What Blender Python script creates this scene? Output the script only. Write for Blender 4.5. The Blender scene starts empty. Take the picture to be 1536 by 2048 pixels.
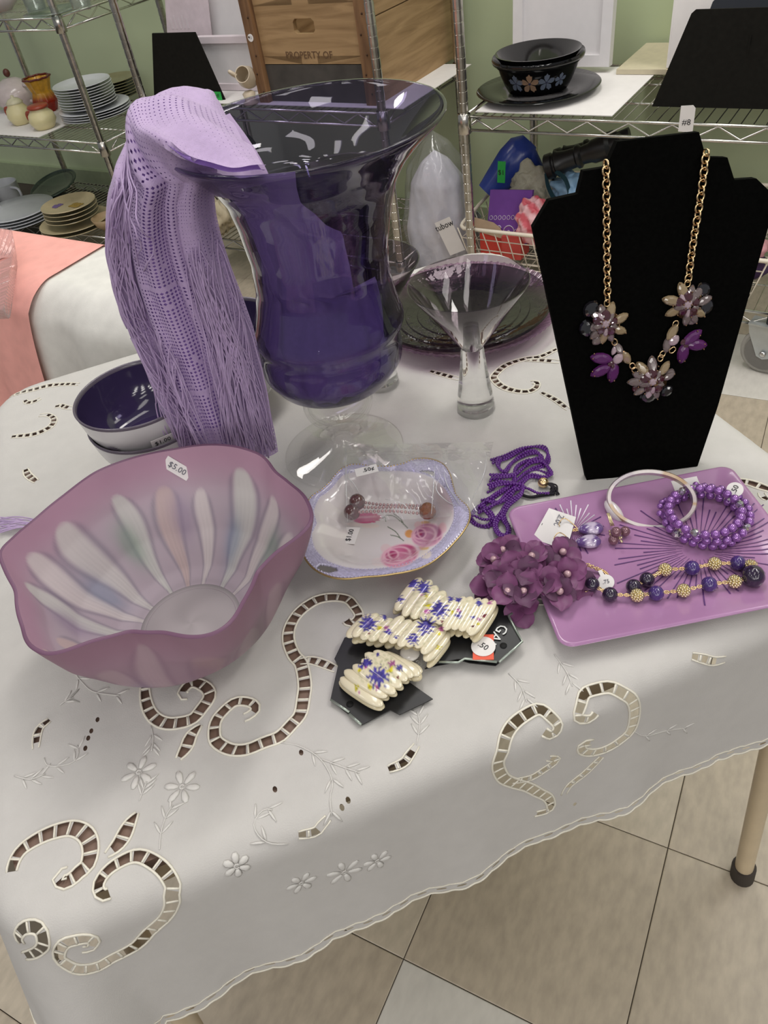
import bpy, math, random
import numpy as np
from mathutils import Vector, Matrix
from mathutils.geometry import delaunay_2d_cdt
random.seed(7); rng = np.random.default_rng(7)
PI = math.pi
SC = bpy.context.scene
COL = SC.collection

# ---------------------------------------------------------------- camera
FPX, CX, CY = 1540.0, 768.0, 1024.0          # focal length in pixels of the 1536 x 2048 frame
CAM = np.array([0.0, 0.0, 1.22])
RC = np.array([[0.92479811, -0.33401655, 0.1821576],
               [-0.35699864, -0.59632239, 0.71899345],
               [-0.13153106, -0.7299538, -0.67072127]])   # rows: world axes seen from the camera (right, down, forward)
cam_d = bpy.data.cameras.new('camera'); cam = bpy.data.objects.new('camera', cam_d); COL.objects.link(cam)
cam_d.sensor_fit = 'VERTICAL'; cam_d.sensor_height = 36.0; cam_d.sensor_width = 27.0
cam_d.lens = 36.0 * FPX / 2048.0
cam_d.clip_start = 0.02
_m = Matrix.Identity(4)
for i in range(3):
    _m[i][0] = RC[i][0]; _m[i][1] = -RC[i][1]; _m[i][2] = -RC[i][2]; _m[i][3] = CAM[i]
cam.matrix_world = _m
SC.camera = cam

# ---------------------------------------------------------------- world, lamps, exposure
wd = bpy.data.worlds.new('room_ambient'); SC.world = wd; wd.use_nodes = True
wd.node_tree.nodes['Background'].inputs[0].default_value = (0.86, 0.88, 0.92, 1)
wd.node_tree.nodes['Background'].inputs[1].default_value = 0.24
def lamp(x, y, sx=1.2, sy=0.32, power=12.5):
    d = bpy.data.lights.new('ceiling_and_fill_light', 'AREA'); d.shape = 'RECTANGLE'; d.size = sx; d.size_y = sy
    d.energy = power; d.color = (1.0, 0.965, 0.92)
    o = bpy.data.objects.new('ceiling_and_fill_light', d); COL.objects.link(o); o.location = (x, y, 2.75); o.rotation_euler = (0, 0, math.radians(42))
for lx in (-3.6, -1.8, 0.0, 1.8):
    for ly, pw in ((-7.4, 30), (-6.2, 30), (-4.9, 24), (-3.4, 13), (-1.9, 6), (-0.4, 5), (1.1, 6)):  # rearmost rows are fill, added to brighten upright faces towards the camera
        lamp(lx + 0.25 * ly, ly, power=pw)
for lx, ly in ((1.75, 0.35), (0.75, 1.55), (-0.35, 2.75)): lamp(lx, ly, power=17)      # fill row added to brighten the wall and the shelves
SC.view_settings.view_transform = 'Standard'; SC.view_settings.look = 'None'
SC.view_settings.gamma = 1.0; SC.view_settings.use_curve_mapping = False
SC.view_settings.exposure = 0.10
cy = SC.cycles
cy.max_bounces = 14; cy.transparent_max_bounces = 28; cy.transmission_bounces = 12; cy.glossy_bounces = 5
cy.caustics_reflective = False; cy.caustics_refractive = True; cy.sample_clamp_indirect = 4.0

# ---------------------------------------------------------------- measuring helpers
def ray(px, py):
    v = np.array([px - CX, py - CY, FPX]); v = RC @ v
    return v / np.linalg.norm(v)
def at(px, py, z):
    w = ray(px, py); return CAM + w * ((z - CAM[2]) / w[2])
def onplane(px, py, p0, n):
    w = ray(px, py); return CAM + w * (np.dot(np.asarray(p0, float) - CAM, n) / np.dot(w, n))
def topx(P):
    c = (np.asarray(P, float) - CAM) @ RC
    return CX + FPX * c[..., 0] / c[..., 2], CY + FPX * c[..., 1] / c[..., 2]
def depth(P): return float(((np.asarray(P, float) - CAM) @ RC)[2])
def rpx(P, hw): return hw * depth(P) / FPX
ZT = 0.69                                      # cloth surface on the card table
AS = math.radians(128.0)
S_ = np.array([math.cos(AS), math.sin(AS), 0.0]); N_ = np.array([S_[1], -S_[0], 0.0])
def F(s, d, z): return N_ * (1.93 + d) + S_ * s + np.array([0, 0, z])   # along the shelves, into the depth, up
def lin(c):
    c = np.asarray(c, float) / 255.0
    return np.where(c <= 0.04045, c / 12.92, ((c + 0.055) / 1.055) ** 2.4)
def cr(pts, n):                                # Catmull-Rom through pts, n samples
    P = np.asarray(pts, float); k = len(P)
    t = np.linspace(0, k - 1, n); out = np.zeros((n, P.shape[1]))
    for a, tt in enumerate(t):
        i = min(int(tt), k - 2); u = tt - i
        p0 = P[max(i - 1, 0)]; p1 = P[i]; p2 = P[i + 1]; p3 = P[min(i + 2, k - 1)]
        out[a] = 0.5 * ((2 * p1) + (-p0 + p2) * u + (2 * p0 - 5 * p1 + 4 * p2 - p3) * u * u + (-p0 + 3 * p1 - 3 * p2 + p3) * u ** 3)
    return out
def resample(P, step):
    P = np.asarray(P, float); d = np.r_[0, np.cumsum(np.linalg.norm(np.diff(P, axis=0), axis=1))]
    n = max(2, int(round(d[-1] / step)) + 1); t = np.linspace(0, d[-1], n)
    return np.stack([np.interp(t, d, P[:, i]) for i in range(P.shape[1])], 1)
def sstep(a, b, x):
    t = np.clip((np.asarray(x, float) - a) / (b - a), 0, 1); return t * t * (3 - 2 * t)

# ---------------------------------------------------------------- mesh builder
class MB:
    def __init__(s): s.v = []; s.f = []; s.c = []; s.mi = []
    def add(s, V, Fc, col=None, mi=0):
        o = len(s.v); V = np.asarray(V, float)
        s.v.extend(map(tuple, V)); s.f.extend(tuple(int(i) + o for i in f) for f in Fc); s.mi.extend([mi] * len(Fc))
        if col is not None:
            col = np.asarray(col, float)
            if col.ndim == 1: col = np.tile(col, (len(V), 1))
            s.c.extend(map(tuple, col))
        return s
    def grid(s, P, cu=False, cv=False, col=None, mi=0, flip=False):
        P = np.asarray(P, float); a, b = P.shape[:2]; f = []
        for i in range(a if cu else a - 1):
            for j in range(b if cv else b - 1):
                q = (i * b + j, i * b + (j + 1) % b, ((i + 1) % a) * b + (j + 1) % b, ((i + 1) % a) * b + j)
                f.append(q[::-1] if flip else q)
        return s.add(P.reshape(-1, 3), f, None if col is None else np.asarray(col).reshape(-1, 3), mi)
    def lathe(s, prof, n=40, c=(0, 0, 0), off=None, M=None, col=None):
        th = np.linspace(0, 2 * PI, n, endpoint=False); P = np.zeros((len(prof), n, 3))
        for i, (r, z) in enumerate(prof):
            o = off(z) if off else (0, 0)
            P[i, :, 0] = max(r, 1e-5) * np.cos(th) + o[0]; P[i, :, 1] = max(r, 1e-5) * np.sin(th) + o[1]; P[i, :, 2] = z
        if M is not None: P = P @ np.asarray(M, float).T
        P = P + np.asarray(c, float)
        cc = None
        if col is not None: cc = np.repeat(np.asarray(col)[:, None, :], n, 1)
        return s.grid(P, cv=True, col=cc)
    def tube(s, pts, r, n=6, closed=False, cap=True, flat=1.0, nrm=None, col=None):
        P = np.asarray(pts, float); k = len(P)
        if closed: T = np.roll(P, -1, 0) - np.roll(P, 1, 0)
        else: T = np.gradient(P, axis=0)
        T /= np.maximum(np.linalg.norm(T, axis=1, keepdims=True), 1e-12)
        R = np.full(k, r, float) if np.isscalar(r) else np.asarray(r, float)
        up = np.array([0, 0, 1.0]) if nrm is None else np.asarray(nrm, float)
        if up.ndim == 1:
            if nrm is None and abs(T[0] @ up) > 0.9: up = np.array([1.0, 0, 0])
            A = np.zeros_like(P); a = up - T[0] * (T[0] @ up); a /= max(np.linalg.norm(a), 1e-9)
            for i in range(k):
                a = a - T[i] * (T[i] @ a); a /= max(np.linalg.norm(a), 1e-9); A[i] = a
        else:
            A = up - T * np.sum(T * up, 1, keepdims=True); A /= np.maximum(np.linalg.norm(A, axis=1, keepdims=True), 1e-9)
        B = np.cross(T, A)
        th = np.linspace(0, 2 * PI, n, endpoint=False) + PI / n
        G = P[:, None, :] + R[:, None, None] * (np.cos(th)[None, :, None] * A[:, None, :] * flat + np.sin(th)[None, :, None] * B[:, None, :])
        o = len(s.v)
        s.grid(G, cu=closed, cv=True, col=None if col is None else np.tile(np.asarray(col, float), (k, n, 1)))
        if cap and not closed:
            s.f.append(tuple(o + j for j in range(n))[::-1]); s.mi.append(0)
            s.f.append(tuple(o + (k - 1) * n + j for j in range(n))); s.mi.append(0)
        return s
    def box(s, o, ex, ey, ez, col=None):      # corner o and three edge vectors
        o, ex, ey, ez = (np.asarray(a, float) for a in (o, ex, ey, ez))
        V = [o, o + ex, o + ex + ey, o + ey, o + ez, o + ex + ez, o + ex + ey + ez, o + ey + ez]
        return s.add(V, [(3, 2, 1, 0), (4, 5, 6, 7), (0, 1, 5, 4), (1, 2, 6, 5), (2, 3, 7, 6), (3, 0, 4, 7)], col)
    def prism(s, out, o, ex, ey, th, col=None):   # outline (2D) in the frame o, ex, ey; thickness th along ex x ey
        out = np.asarray(out, float); o, ex, ey = (np.asarray(a, float) for a in (o, ex, ey))
        nz = np.cross(ex, ey); nz /= np.linalg.norm(nz); k = len(out)
        a = o + out[:, :1] * ex + out[:, 1:2] * ey; b = a + nz * th
        f = [tuple(range(k))[::-1], tuple(range(k, 2 * k))] + [(i, (i + 1) % k, k + (i + 1) % k, k + i) for i in range(k)]
        return s.add(np.r_[a, b], f, col)
    def ball(s, c, r, nu=10, nv=7, M=None, col=None):
        r = np.asarray([r, r, r] if np.isscalar(r) else r, float)
        ph = np.linspace(0.001, PI - 0.001, nv); th = np.linspace(0, 2 * PI, nu, endpoint=False)
        P = np.stack([np.outer(np.sin(ph), np.cos(th)), np.outer(np.sin(ph), np.sin(th)), np.outer(np.cos(ph), np.ones(nu))], -1) * r
        if M is not None: P = P @ np.asarray(M, float).T
        return s.grid(P + np.asarray(c, float), cv=True, flip=True, col=None if col is None else np.tile(np.asarray(col, float), (nv, nu, 1)))
    def mesh(s, name, mats, org=(0, 0, 0), smooth=True):
        me = bpy.data.meshes.new(name); V = np.asarray(s.v, float) - np.asarray(org, float)
        me.from_pydata(V.tolist(), [], s.f)
        for m in (mats if isinstance(mats, (list, tuple)) else [mats]): me.materials.append(m)
        if any(s.mi): me.polygons.foreach_set('material_index', s.mi)
        if s.c:
            a = me.color_attributes.new('Col', 'FLOAT_COLOR', 'POINT')
            a.data.foreach_set('color', np.c_[np.asarray(s.c), np.ones(len(s.c))].ravel())
        me.polygons.foreach_set('use_smooth', [bool(smooth)] * len(me.polygons))
        me.update(); return me
    def build(s, name, mats, parent=None, smooth=True, sharp=None, **kw):
        org = np.array(parent['org']) if parent is not None else np.asarray(kw.pop('org', (0, 0, 0)), float)
        me = s.mesh(name, mats, org, smooth)
        o = bpy.data.objects.new(name, me); COL.objects.link(o)
        if parent is not None: o.parent = parent; o['org'] = parent['org']
        else: o.location = org; o['org'] = [float(q) for q in org]
        if smooth and sharp: me.set_sharp_from_angle(angle=math.radians(sharp))
        for k, v in kw.items(): o[k] = v
        return o
def thing(name, label, cat, org, group=None):
    o = bpy.data.objects.new(name, None); COL.objects.link(o); o.empty_display_size = 0.01
    o.location = [float(q) for q in org]; o['org'] = [float(q) for q in org]
    return tag(o, label, cat, group)
def tag(o, label, cat, group=None):
    o['label'] = label; o['category'] = cat
    if group: o['group'] = group
    return o
def inst(me, name, parent, M, **kw):           # a part that shares mesh data; M is a world matrix
    o = bpy.data.objects.new(name, me); COL.objects.link(o); o.parent = parent
    o.matrix_basis = Matrix.Translation(-Vector(parent['org'])) @ M; o['org'] = parent['org']
    for k, v in kw.items(): o[k] = v
    return o
def frame(o, ex, ey, ez=None, s=1.0):
    ex = np.asarray(ex, float); ex = ex / np.linalg.norm(ex); ey = np.asarray(ey, float); ey = ey - ex * (ex @ ey); ey /= np.linalg.norm(ey)
    ez = np.cross(ex, ey); s3 = np.ones(3) * s if np.isscalar(s) else np.asarray(s, float); M = Matrix.Identity(4)
    for i in range(3):
        M[i][0] = ex[i] * s3[0]; M[i][1] = ey[i] * s3[1]; M[i][2] = ez[i] * s3[2]; M[i][3] = float(o[i])
    return M
def text(body, size, parent, o, ex, ey, mat, name='lettering', ext=0.0001, align='CENTER', shear=0.0):
    cu = bpy.data.curves.new(name, 'FONT'); cu.body = body; cu.size = size; cu.extrude = ext; cu.align_x = align; cu.align_y = 'CENTER'; cu.shear = shear
    cu.resolution_u = 2
    cu.materials.append(mat); tmp = bpy.data.objects.new(name, cu); me = bpy.data.meshes.new_from_object(tmp); bpy.data.objects.remove(tmp); bpy.data.curves.remove(cu)
    return inst(me, name, parent, frame(o, ex, ey))

# ---------------------------------------------------------------- materials
def newmat(name):
    m = bpy.data.materials.new(name); m.use_nodes = True; nt = m.node_tree; nt.nodes.clear()
    out = nt.nodes.new('ShaderNodeOutputMaterial'); return m, nt, out
def nd(nt, t, **kw):
    n = nt.nodes.new(t)
    for k, v in kw.items():
        if k in n.inputs.keys(): n.inputs[k].default_value = v
        else: setattr(n, k, v)
    return n
def rgba(c): return tuple(float(q) for q in lin(c)) + (1.0,)
def M(name, col, rough=0.5, metal=0.0, spec=0.5, var=0.06, vs=40, bump=0.0, bs=300, sheen=0.0, coat=0.0, painted=False, trans=0.0, stretch=None, sss=0.0, bdist=0.001):
    m, nt, out = newmat(name); p = nd(nt, 'ShaderNodeBsdfPrincipled'); L = nt.links.new
    p.inputs['Roughness'].default_value = rough; p.inputs['Metallic'].default_value = metal; p.inputs['Specular IOR Level'].default_value = spec
    p.inputs['Coat Weight'].default_value = coat; p.inputs['Coat Roughness'].default_value = 0.05
    if sheen: p.inputs['Sheen Weight'].default_value = sheen
    if sss: p.inputs['Subsurface Weight'].default_value = sss; p.inputs['Subsurface Scale'].default_value = 0.004
    tc = nd(nt, 'ShaderNodeTexCoord'); vec = tc.outputs['Object']
    if stretch:
        mp = nd(nt, 'ShaderNodeMapping'); mp.inputs['Scale'].default_value = stretch; L(vec, mp.inputs['Vector']); vec = mp.outputs['Vector']
    nz = nd(nt, 'ShaderNodeTexNoise', Scale=vs, Detail=4.0); L(vec, nz.inputs['Vector'])
    mr = nd(nt, 'ShaderNodeMapRange'); mr.inputs['From Min'].default_value = 0.3; mr.inputs['From Max'].default_value = 0.7
    mr.inputs['To Min'].default_value = 1 - var; mr.inputs['To Max'].default_value = 1 + var; L(nz.outputs['Fac'], mr.inputs['Value'])
    mx = nd(nt, 'ShaderNodeVectorMath', operation='SCALE'); L(mr.outputs['Result'], mx.inputs['Scale'])
    if painted:
        at_ = nd(nt, 'ShaderNodeAttribute', attribute_name='Col'); L(at_.outputs['Color'], mx.inputs[0])
    else: mx.inputs[0].default_value = rgba(col)[:3]
    L(mx.outputs['Vector'], p.inputs['Base Color'])
    if bump:
        n2 = nd(nt, 'ShaderNodeTexNoise', Scale=bs, Detail=3.0); L(vec, n2.inputs['Vector'])
        b = nd(nt, 'ShaderNodeBump', Strength=bump, Distance=bdist); L(n2.outputs['Fac'], b.inputs['Height']); L(b.outputs['Normal'], p.inputs['Normal'])
    if trans:                                     # light passing through cloth, petals, frosted glass
        tl = nd(nt, 'ShaderNodeBsdfTranslucent'); L(mx.outputs['Vector'], tl.inputs['Color'])
        ms = nd(nt, 'ShaderNodeMixShader', Fac=trans); L(p.outputs[0], ms.inputs[1]); L(tl.outputs[0], ms.inputs[2]); L(ms.outputs[0], out.inputs[0])
    else: L(p.outputs[0], out.inputs[0])
    return m
def thin_glass(name, tint, edge=0.5, rough=0.03, ior=1.5, bump=0.0, bs=30, refl=1.0, haze=0.0, hazecol=(230, 230, 230)):
    """a thin wall of tinted glass or plastic film: passes light straight, reflects by Fresnel, deepens where seen edge-on"""
    m, nt, out = newmat(name); L = nt.links.new
    lw = nd(nt, 'ShaderNodeLayerWeight', Blend=0.5)
    pw = nd(nt, 'ShaderNodeMath', operation='POWER'); pw.inputs[1].default_value = 3.0; L(lw.outputs['Facing'], pw.inputs[0])
    mx = nd(nt, 'ShaderNodeMix', data_type='RGBA'); t = np.asarray(tint, float)
    mx.inputs[6].default_value = tuple(t) + (1,); mx.inputs[7].default_value = tuple(t * edge) + (1,)
    L(pw.outputs[0], mx.inputs[0])
    tr = nd(nt, 'ShaderNodeBsdfTransparent'); L(mx.outputs[2], tr.inputs['Color'])
    gl = nd(nt, 'ShaderNodeBsdfGlossy', Roughness=rough); gl.inputs['Color'].default_value = (refl, refl, refl, 1)
    fr = nd(nt, 'ShaderNodeFresnel', IOR=ior); ge = nd(nt, 'ShaderNodeNewGeometry'); io = nd(nt, 'ShaderNodeMix', data_type='FLOAT')
    io.inputs[2].default_value = ior; io.inputs[3].default_value = 1.0 / ior; L(ge.outputs['Backfacing'], io.inputs[0]); L(io.outputs[0], fr.inputs['IOR'])   # a thin sheet reflects alike from both sides
    if bump:
        tc = nd(nt, 'ShaderNodeTexCoord'); n2 = nd(nt, 'ShaderNodeTexNoise', Scale=bs, Detail=2.0); L(tc.outputs['Object'], n2.inputs['Vector'])
        b = nd(nt, 'ShaderNodeBump', Strength=bump, Distance=0.002); L(n2.outputs['Fac'], b.inputs['Height'])
        L(b.outputs['Normal'], gl.inputs['Normal']); L(b.outputs['Normal'], fr.inputs['Normal'])
    base = tr
    if haze:
        df = nd(nt, 'ShaderNodeBsdfDiffuse'); df.inputs['Color'].default_value = rgba(hazecol)
        m0 = nd(nt, 'ShaderNodeMixShader', Fac=haze); L(tr.outputs[0], m0.inputs[1]); L(df.outputs[0], m0.inputs[2]); base = m0
    ms = nd(nt, 'ShaderNodeMixShader'); L(fr.outputs[0], ms.inputs['Fac']); L(base.outputs[0], ms.inputs[1]); L(gl.outputs[0], ms.inputs[2]); L(ms.outputs[0], out.inputs[0])
    return m
def solid_glass(name, col, rough=0.0):
    m, nt, out = newmat(name); p = nd(nt, 'ShaderNodeBsdfPrincipled')
    p.inputs['Base Color'].default_value = tuple(col) + (1,); p.inputs['Transmission Weight'].default_value = 1.0; p.inputs['Roughness'].default_value = rough; p.inputs['IOR'].default_value = 1.5
    nt.links.new(p.outputs[0], out.inputs[0]); return m
def wood(name, c1, c2, scale=(3, 3, 40), rough=0.6):
    m, nt, out = newmat(name); L = nt.links.new; p = nd(nt, 'ShaderNodeBsdfPrincipled', Roughness=rough)
    tc = nd(nt, 'ShaderNodeTexCoord'); mp = nd(nt, 'ShaderNodeMapping'); mp.inputs['Scale'].default_value = scale; L(tc.outputs['Object'], mp.inputs['Vector'])
    nz = nd(nt, 'ShaderNodeTexNoise', Scale=1.5, Detail=6.0, Distortion=0.6); L(mp.outputs[0], nz.inputs['Vector'])
    rp = nd(nt, 'ShaderNodeValToRGB'); rp.color_ramp.elements[0].color = rgba(c2); rp.color_ramp.elements[1].color = rgba(c1)
    rp.color_ramp.elements[0].position = 0.34; rp.color_ramp.elements[1].position = 0.6; L(nz.outputs['Fac'], rp.inputs[0]); L(rp.outputs[0], p.inputs['Base Color'])
    b = nd(nt, 'ShaderNodeBump', Strength=0.3, Distance=0.001); L(nz.outputs['Fac'], b.inputs['Height']); L(b.outputs[0], p.inputs['Normal']); L(p.outputs[0], out.inputs[0])
    return m
m_wall = M('green_wall_paint', (188, 200, 164), 0.6, var=0.03, vs=3, bump=0.1, bs=200)
m_tile = [M('beige_vinyl_tile', (172, 160, 142), 0.38, var=0.12, vs=55, stretch=(0.6, 1.3, 1)),
          M('pale_grey_vinyl_tile', (198, 194, 186), 0.38, var=0.06, vs=55, stretch=(0.6, 1.3, 1)),
          M('light_beige_vinyl_tile', (182, 171, 153), 0.38, var=0.12, vs=55, stretch=(0.6, 1.3, 1))]
m_grout = M('dark_tile_seam', (70, 62, 52), 0.9)
m_vinyl = M('taupe_vinyl_tabletop', (128, 104, 90), 0.5, var=0.05)
m_legp = M('beige_enamelled_steel', (196, 178, 148), 0.35, var=0.04)
m_rubber = M('dark_brown_rubber', (52, 45, 40), 0.7)
m_linen = M('white_linen', (204, 201, 197), 0.85, var=0.02, vs=60, bump=0.25, bs=900, trans=0.12, spec=0.2)
m_thread = M('cream_embroidery_thread', (226, 221, 206), 0.7, var=0.04, vs=300, bump=0.2, bs=1500)
m_satin = M('white_satin_stitch', (210, 207, 202), 0.6, var=0.03, vs=300, bump=0.2, bs=1500)
m_chrome = M('chrome_wire', (206, 204, 198), 0.2, 1.0, var=0.08, vs=60)
m_post = M('worn_chrome_post', (196, 193, 186), 0.22, 1.0, var=0.2, vs=50)
m_white = M('white_paint', (214, 211, 212), 0.6, var=0.02)
m_pinkw = M('pale_pink_paint', (214, 203, 208), 0.6, var=0.02)
m_paper = M('white_paper', (226, 222, 220), 0.75, var=0.02)
m_ink = M('black_ink', (28, 27, 30), 0.6)
m_ink2 = M('grey_ballpoint_ink', (92, 92, 104), 0.6)
m_velvet = M('black_velvet', (7, 7, 6), 0.95, spec=0.04, var=0.3, vs=300)
m_board = M('black_display_board', (26, 25, 22), 0.9, spec=0.1, var=0.15, vs=100)
m_black = M('black_plastic', (20, 20, 22), 0.35)
m_bglaze = M('black_glazed_ceramic', (15, 15, 16), 0.08, var=0.1)
m_gold = M('gold_plated_chain', (234, 204, 156), 0.24, 1.0, var=0.1, vs=500)
m_gold2 = M('pale_gold_bead', (236, 222, 180), 0.32, 1.0, var=0.1, vs=500)
m_silver = M('silver_metal', (205, 205, 205), 0.2, 1.0, var=0.1, vs=600)
m_green = M('green_price_sticker', (38, 160, 68), 0.7)
# ================================================================ setting: floor, wall
def tile_uv(p):
    p0 = at(807, 1918, 0.0); u = np.array([math.cos(math.radians(42.4)), math.sin(math.radians(42.4)), 0]); v = np.array([-u[1], u[0], 0])
    return p0, u, v
T0, TU, TV = tile_uv(0)
TS = 0.305
fl = MB().box((-6, -6, -0.06), (13, 0, 0), (0, 11, 0), (0, 0, 0.058)).build('floor', m_grout, smooth=False); fl['kind'] = 'structure'; fl['org'] = [0.0, 0.0, 0.0]
tm = []
for m in m_tile:
    g = 0.0007; b = 0.0012; h = TS - g
    lo = [(g, g), (h, g), (h, h), (g, h)]; hi = [(g + b, g + b), (h - b, g + b), (h - b, h - b), (g + b, h - b)]
    V = [(x, y, -0.003) for x, y in lo] + [(x, y, -b * 0.5) for x, y in lo] + [(x, y, 0.0) for x, y in hi]
    Fc = [(8, 9, 10, 11)] + [(i, (i + 1) % 4, 4 + (i + 1) % 4, 4 + i) for i in range(4)] + [(4 + i, 4 + (i + 1) % 4, 8 + (i + 1) % 4, 8 + i) for i in range(4)]
    tm.append(MB().add(V, Fc).mesh('tile', m, smooth=False))
light_tiles = set()
for px, py in ((930, 2000), (1450, 780), (1400, 780), (1525, 790)):
    q = at(px, py, 0) - T0; light_tiles.add((math.floor(q @ TU / TS), math.floor(q @ TV / TS)))
extra = []
for i in range(-7, 10):
    for j in range(-9, 9):
        c = T0 + TU * (i + .5) * TS + TV * (j + .5) * TS
        if c @ N_ > 2.56 or c[1] < -0.25: continue
        X, Y = topx(c); vis = depth(c) > 0.3 and -500 < X < 2000 and -300 < Y < 2600
        if not vis: continue
        k = 1 if (i, j) in light_tiles else (2 if (i * 7 + j * 3) % 4 == 0 else 0)
        o = T0 + TU * i * TS + TV * j * TS
        inst(tm[k], 'tile', fl, frame(o, TU, TV))
wl = MB()
wl.box(F(-3.0, 0.62, 0), S_ * 8.5, N_ * 0.1, (0, 0, 2.8))
wl = wl.build('wall_back', m_wall, smooth=False); wl['kind'] = 'structure'
bb = MB().box(F(-3.0, 0.60, 0), S_ * 8.5, N_ * 0.019, (0, 0, 0.1)).build('baseboard_back', M('green_painted_base', (160, 172, 138), 0.5), smooth=False); bb['kind'] = 'structure'

# ================================================================ wire shelving
def post_bm(base, z1, r=0.0127):
    prof = []; z = 0.0
    while z < z1:
        prof += [(r, z), (r, z + 0.0215), (r * 0.93, z + 0.0222), (r * 0.93, z + 0.0247)]; z += 0.0254
    return MB().lathe(prof + [(r, z1), (0, z1)], 14, base)
def wire_shelf(s0, s1, z, dep):
    rail = MB(); deck = MB()
    for d in (0.0, dep):
        for dz in (0.0, -0.033):
            rail.tube([F(s0 + .02, d, z + dz), F(s1 - .02, d, z + dz)], 0.0036, 8)
        k = int((s1 - s0 - .06) / 0.05); zz = []
        for i in range(k + 1): zz.append(F(s0 + .03 + (s1 - s0 - .06) * i / k, d, z - (0.003 if i % 2 else 0.030)))
        rail.tube(zz, 0.0026, 6)
    for s in (s0, s1):
        for dz in (0.0, -0.033): rail.tube([F(s, .02, z + dz), F(s, dep - .02, z + dz)], 0.0036, 8)
        k = int((dep - .06) / .05)
        rail.tube([F(s, .03 + (dep - .06) * i / k, z - (0.003 if i % 2 else 0.030)) for i in range(k + 1)], 0.0026, 6)
    for d in (dep / 3, 2 * dep / 3): rail.tube([F(s0 + .01, d, z - .006), F(s1 - .01, d, z - .006)], 0.003, 6)
    k = int((s1 - s0) / 0.026)
    for i in range(1, k):
        s = s0 + (s1 - s0) * i / k; deck.tube([F(s, 0, z + .003), F(s, dep, z + .003)], 0.0016, 4, cap=False)
    return rail, deck
def shelf_unit(label, s0, s1, zs, ztop, dep=0.46, wheels=False, foot=0.0):
    t = thing('wire_shelf_unit', label, 'shelf', F((s0 + s1) / 2, dep / 2, 0))
    for s in (s0, s1):
        for d in (0.0, dep):
            p = post_bm(F(s, d, foot), ztop - foot).build('post', m_post, t, sharp=20)
            for z in zs: MB().lathe([(0.0165, -.042), (0.0185, -.04), (0.0170, .006), (.0150, .008)], 14, F(s, d, z)).build('shelf_collar', m_post, p)
    for z in zs:
        r, dk = wire_shelf(s0, s1, z, dep)
        ro = r.build('shelf_frame', m_chrome, t); dk.build('deck_wires', m_chrome, ro, kind='stuff')
    return t
ZR, ZL = 0.600, 0.468
su_r = shelf_unit('chrome wire shelf unit holding the black flowered bowl and the white basket', 0.092, 1.006, (ZR, 0.165), 1.35, foot=0.13)
su_m = shelf_unit('chrome wire shelf unit carrying the wooden crate and the white frames', 1.256, 2.175, (ZR, 0.165), 1.35, foot=0.13)
su_l = shelf_unit('chrome wire shelf unit stacked with plates and cream jugs', 2.455, 3.37, (0.855, ZL, 0.10), 1.35, foot=0.0)
# casters under the right and middle units
def caster(unit, s, d, yaw=0.0):
    c = np.cos(yaw) * S_ + np.sin(yaw) * N_; ax = np.array([-c[1], c[0], 0]); ctr = F(s, d, 0.0625) ; up = np.array([0, 0, 1.0])
    R = np.stack([c, up, ax], 1)
    w = MB().lathe([(0.012, -.012), (.05, -.013), (.051, -.011), (.0555, -.012), (.0615, -.008), (.0625, 0), (.0615, .008), (.0555, .012), (.051, .011), (.05, .013), (.012, .012)], 40, ctr, M=R)
    root = w.build('caster_wheel', [M('grey_rubber_tyre', (150, 148, 142), 0.5)], unit, sharp=30)
    MB().lathe([(0.049, -.0145), (.03, -.0160), (.012, -.0165)], 30, ctr, M=R).lathe([(0.049, .0145), (.03, .016), (.012, .0165)], 30, ctr, M=R).build('wheel_disc', M('dark_grey_wheel_disc', (112, 110, 106), 0.5), root)
    fk = MB()
    out = [(-.016, -.012), (0, -.018), (.016, -.012), (.045, .05), (.05, .075), (-.03, .075), (-.045, .058), (-.035, .045), (-.012, .03)]
    for sg in (-1, 1):
        fk.prism(out, ctr + ax * (sg * .02 - .0015), c, up, .003)
    fk.box(ctr + up * .072 - c * .03 - ax * .022, c * .08, ax * .044, up * .005)
    fk.build('caster_fork', M('zinc_plated_steel', (190, 196, 198), 0.35, 0.7), root, smooth=False)
    for sg in (-1, 1): MB().lathe([(0.0, 0), (.008, 0), (.008, .004), (.005, .006), (0, .006)], 12, ctr + ax * sg * .022, M=np.stack([c * sg, up, ax * sg], 1) if sg > 0 else np.stack([c, -up, -ax], 1)).build('axle_bolt', m_silver, root)
    MB().lathe([(0.014, 0), (0.014, .03)], 12, ctr + up * .075).build('caster_stem', m_black, root)
caster(su_r, 0.175, 0.0, 0.15); caster(su_r, 1.006, 0.0); caster(su_r, 0.092, .46); caster(su_r, 1.006, .46)
caster(su_m, 1.256, 0.0); caster(su_m, 2.175, 0.0); caster(su_m, 1.256, .46); caster(su_m, 2.175, .46)
# price tag on the shelf rail
pt = thing('shelf_price_tag', 'small white paper tag clipped to the front rail of the right-hand shelf', 'tag', at(1374, 240, ZR - .01))
o = onplane(1374, 237, F(0, -.008, 0), N_); ez = np.array([0, 0, 1.0])
MB().prism([(-.016, -.028), (.016, -.028), (.016, .022), (.01, .028), (-.016, .026)], o, -S_, ez, .001).build('paper', m_paper, pt, smooth=False)
text('#8', .018, pt, o - N_ * .0012 + ez * -.008, -S_, ez, m_ink)

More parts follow.
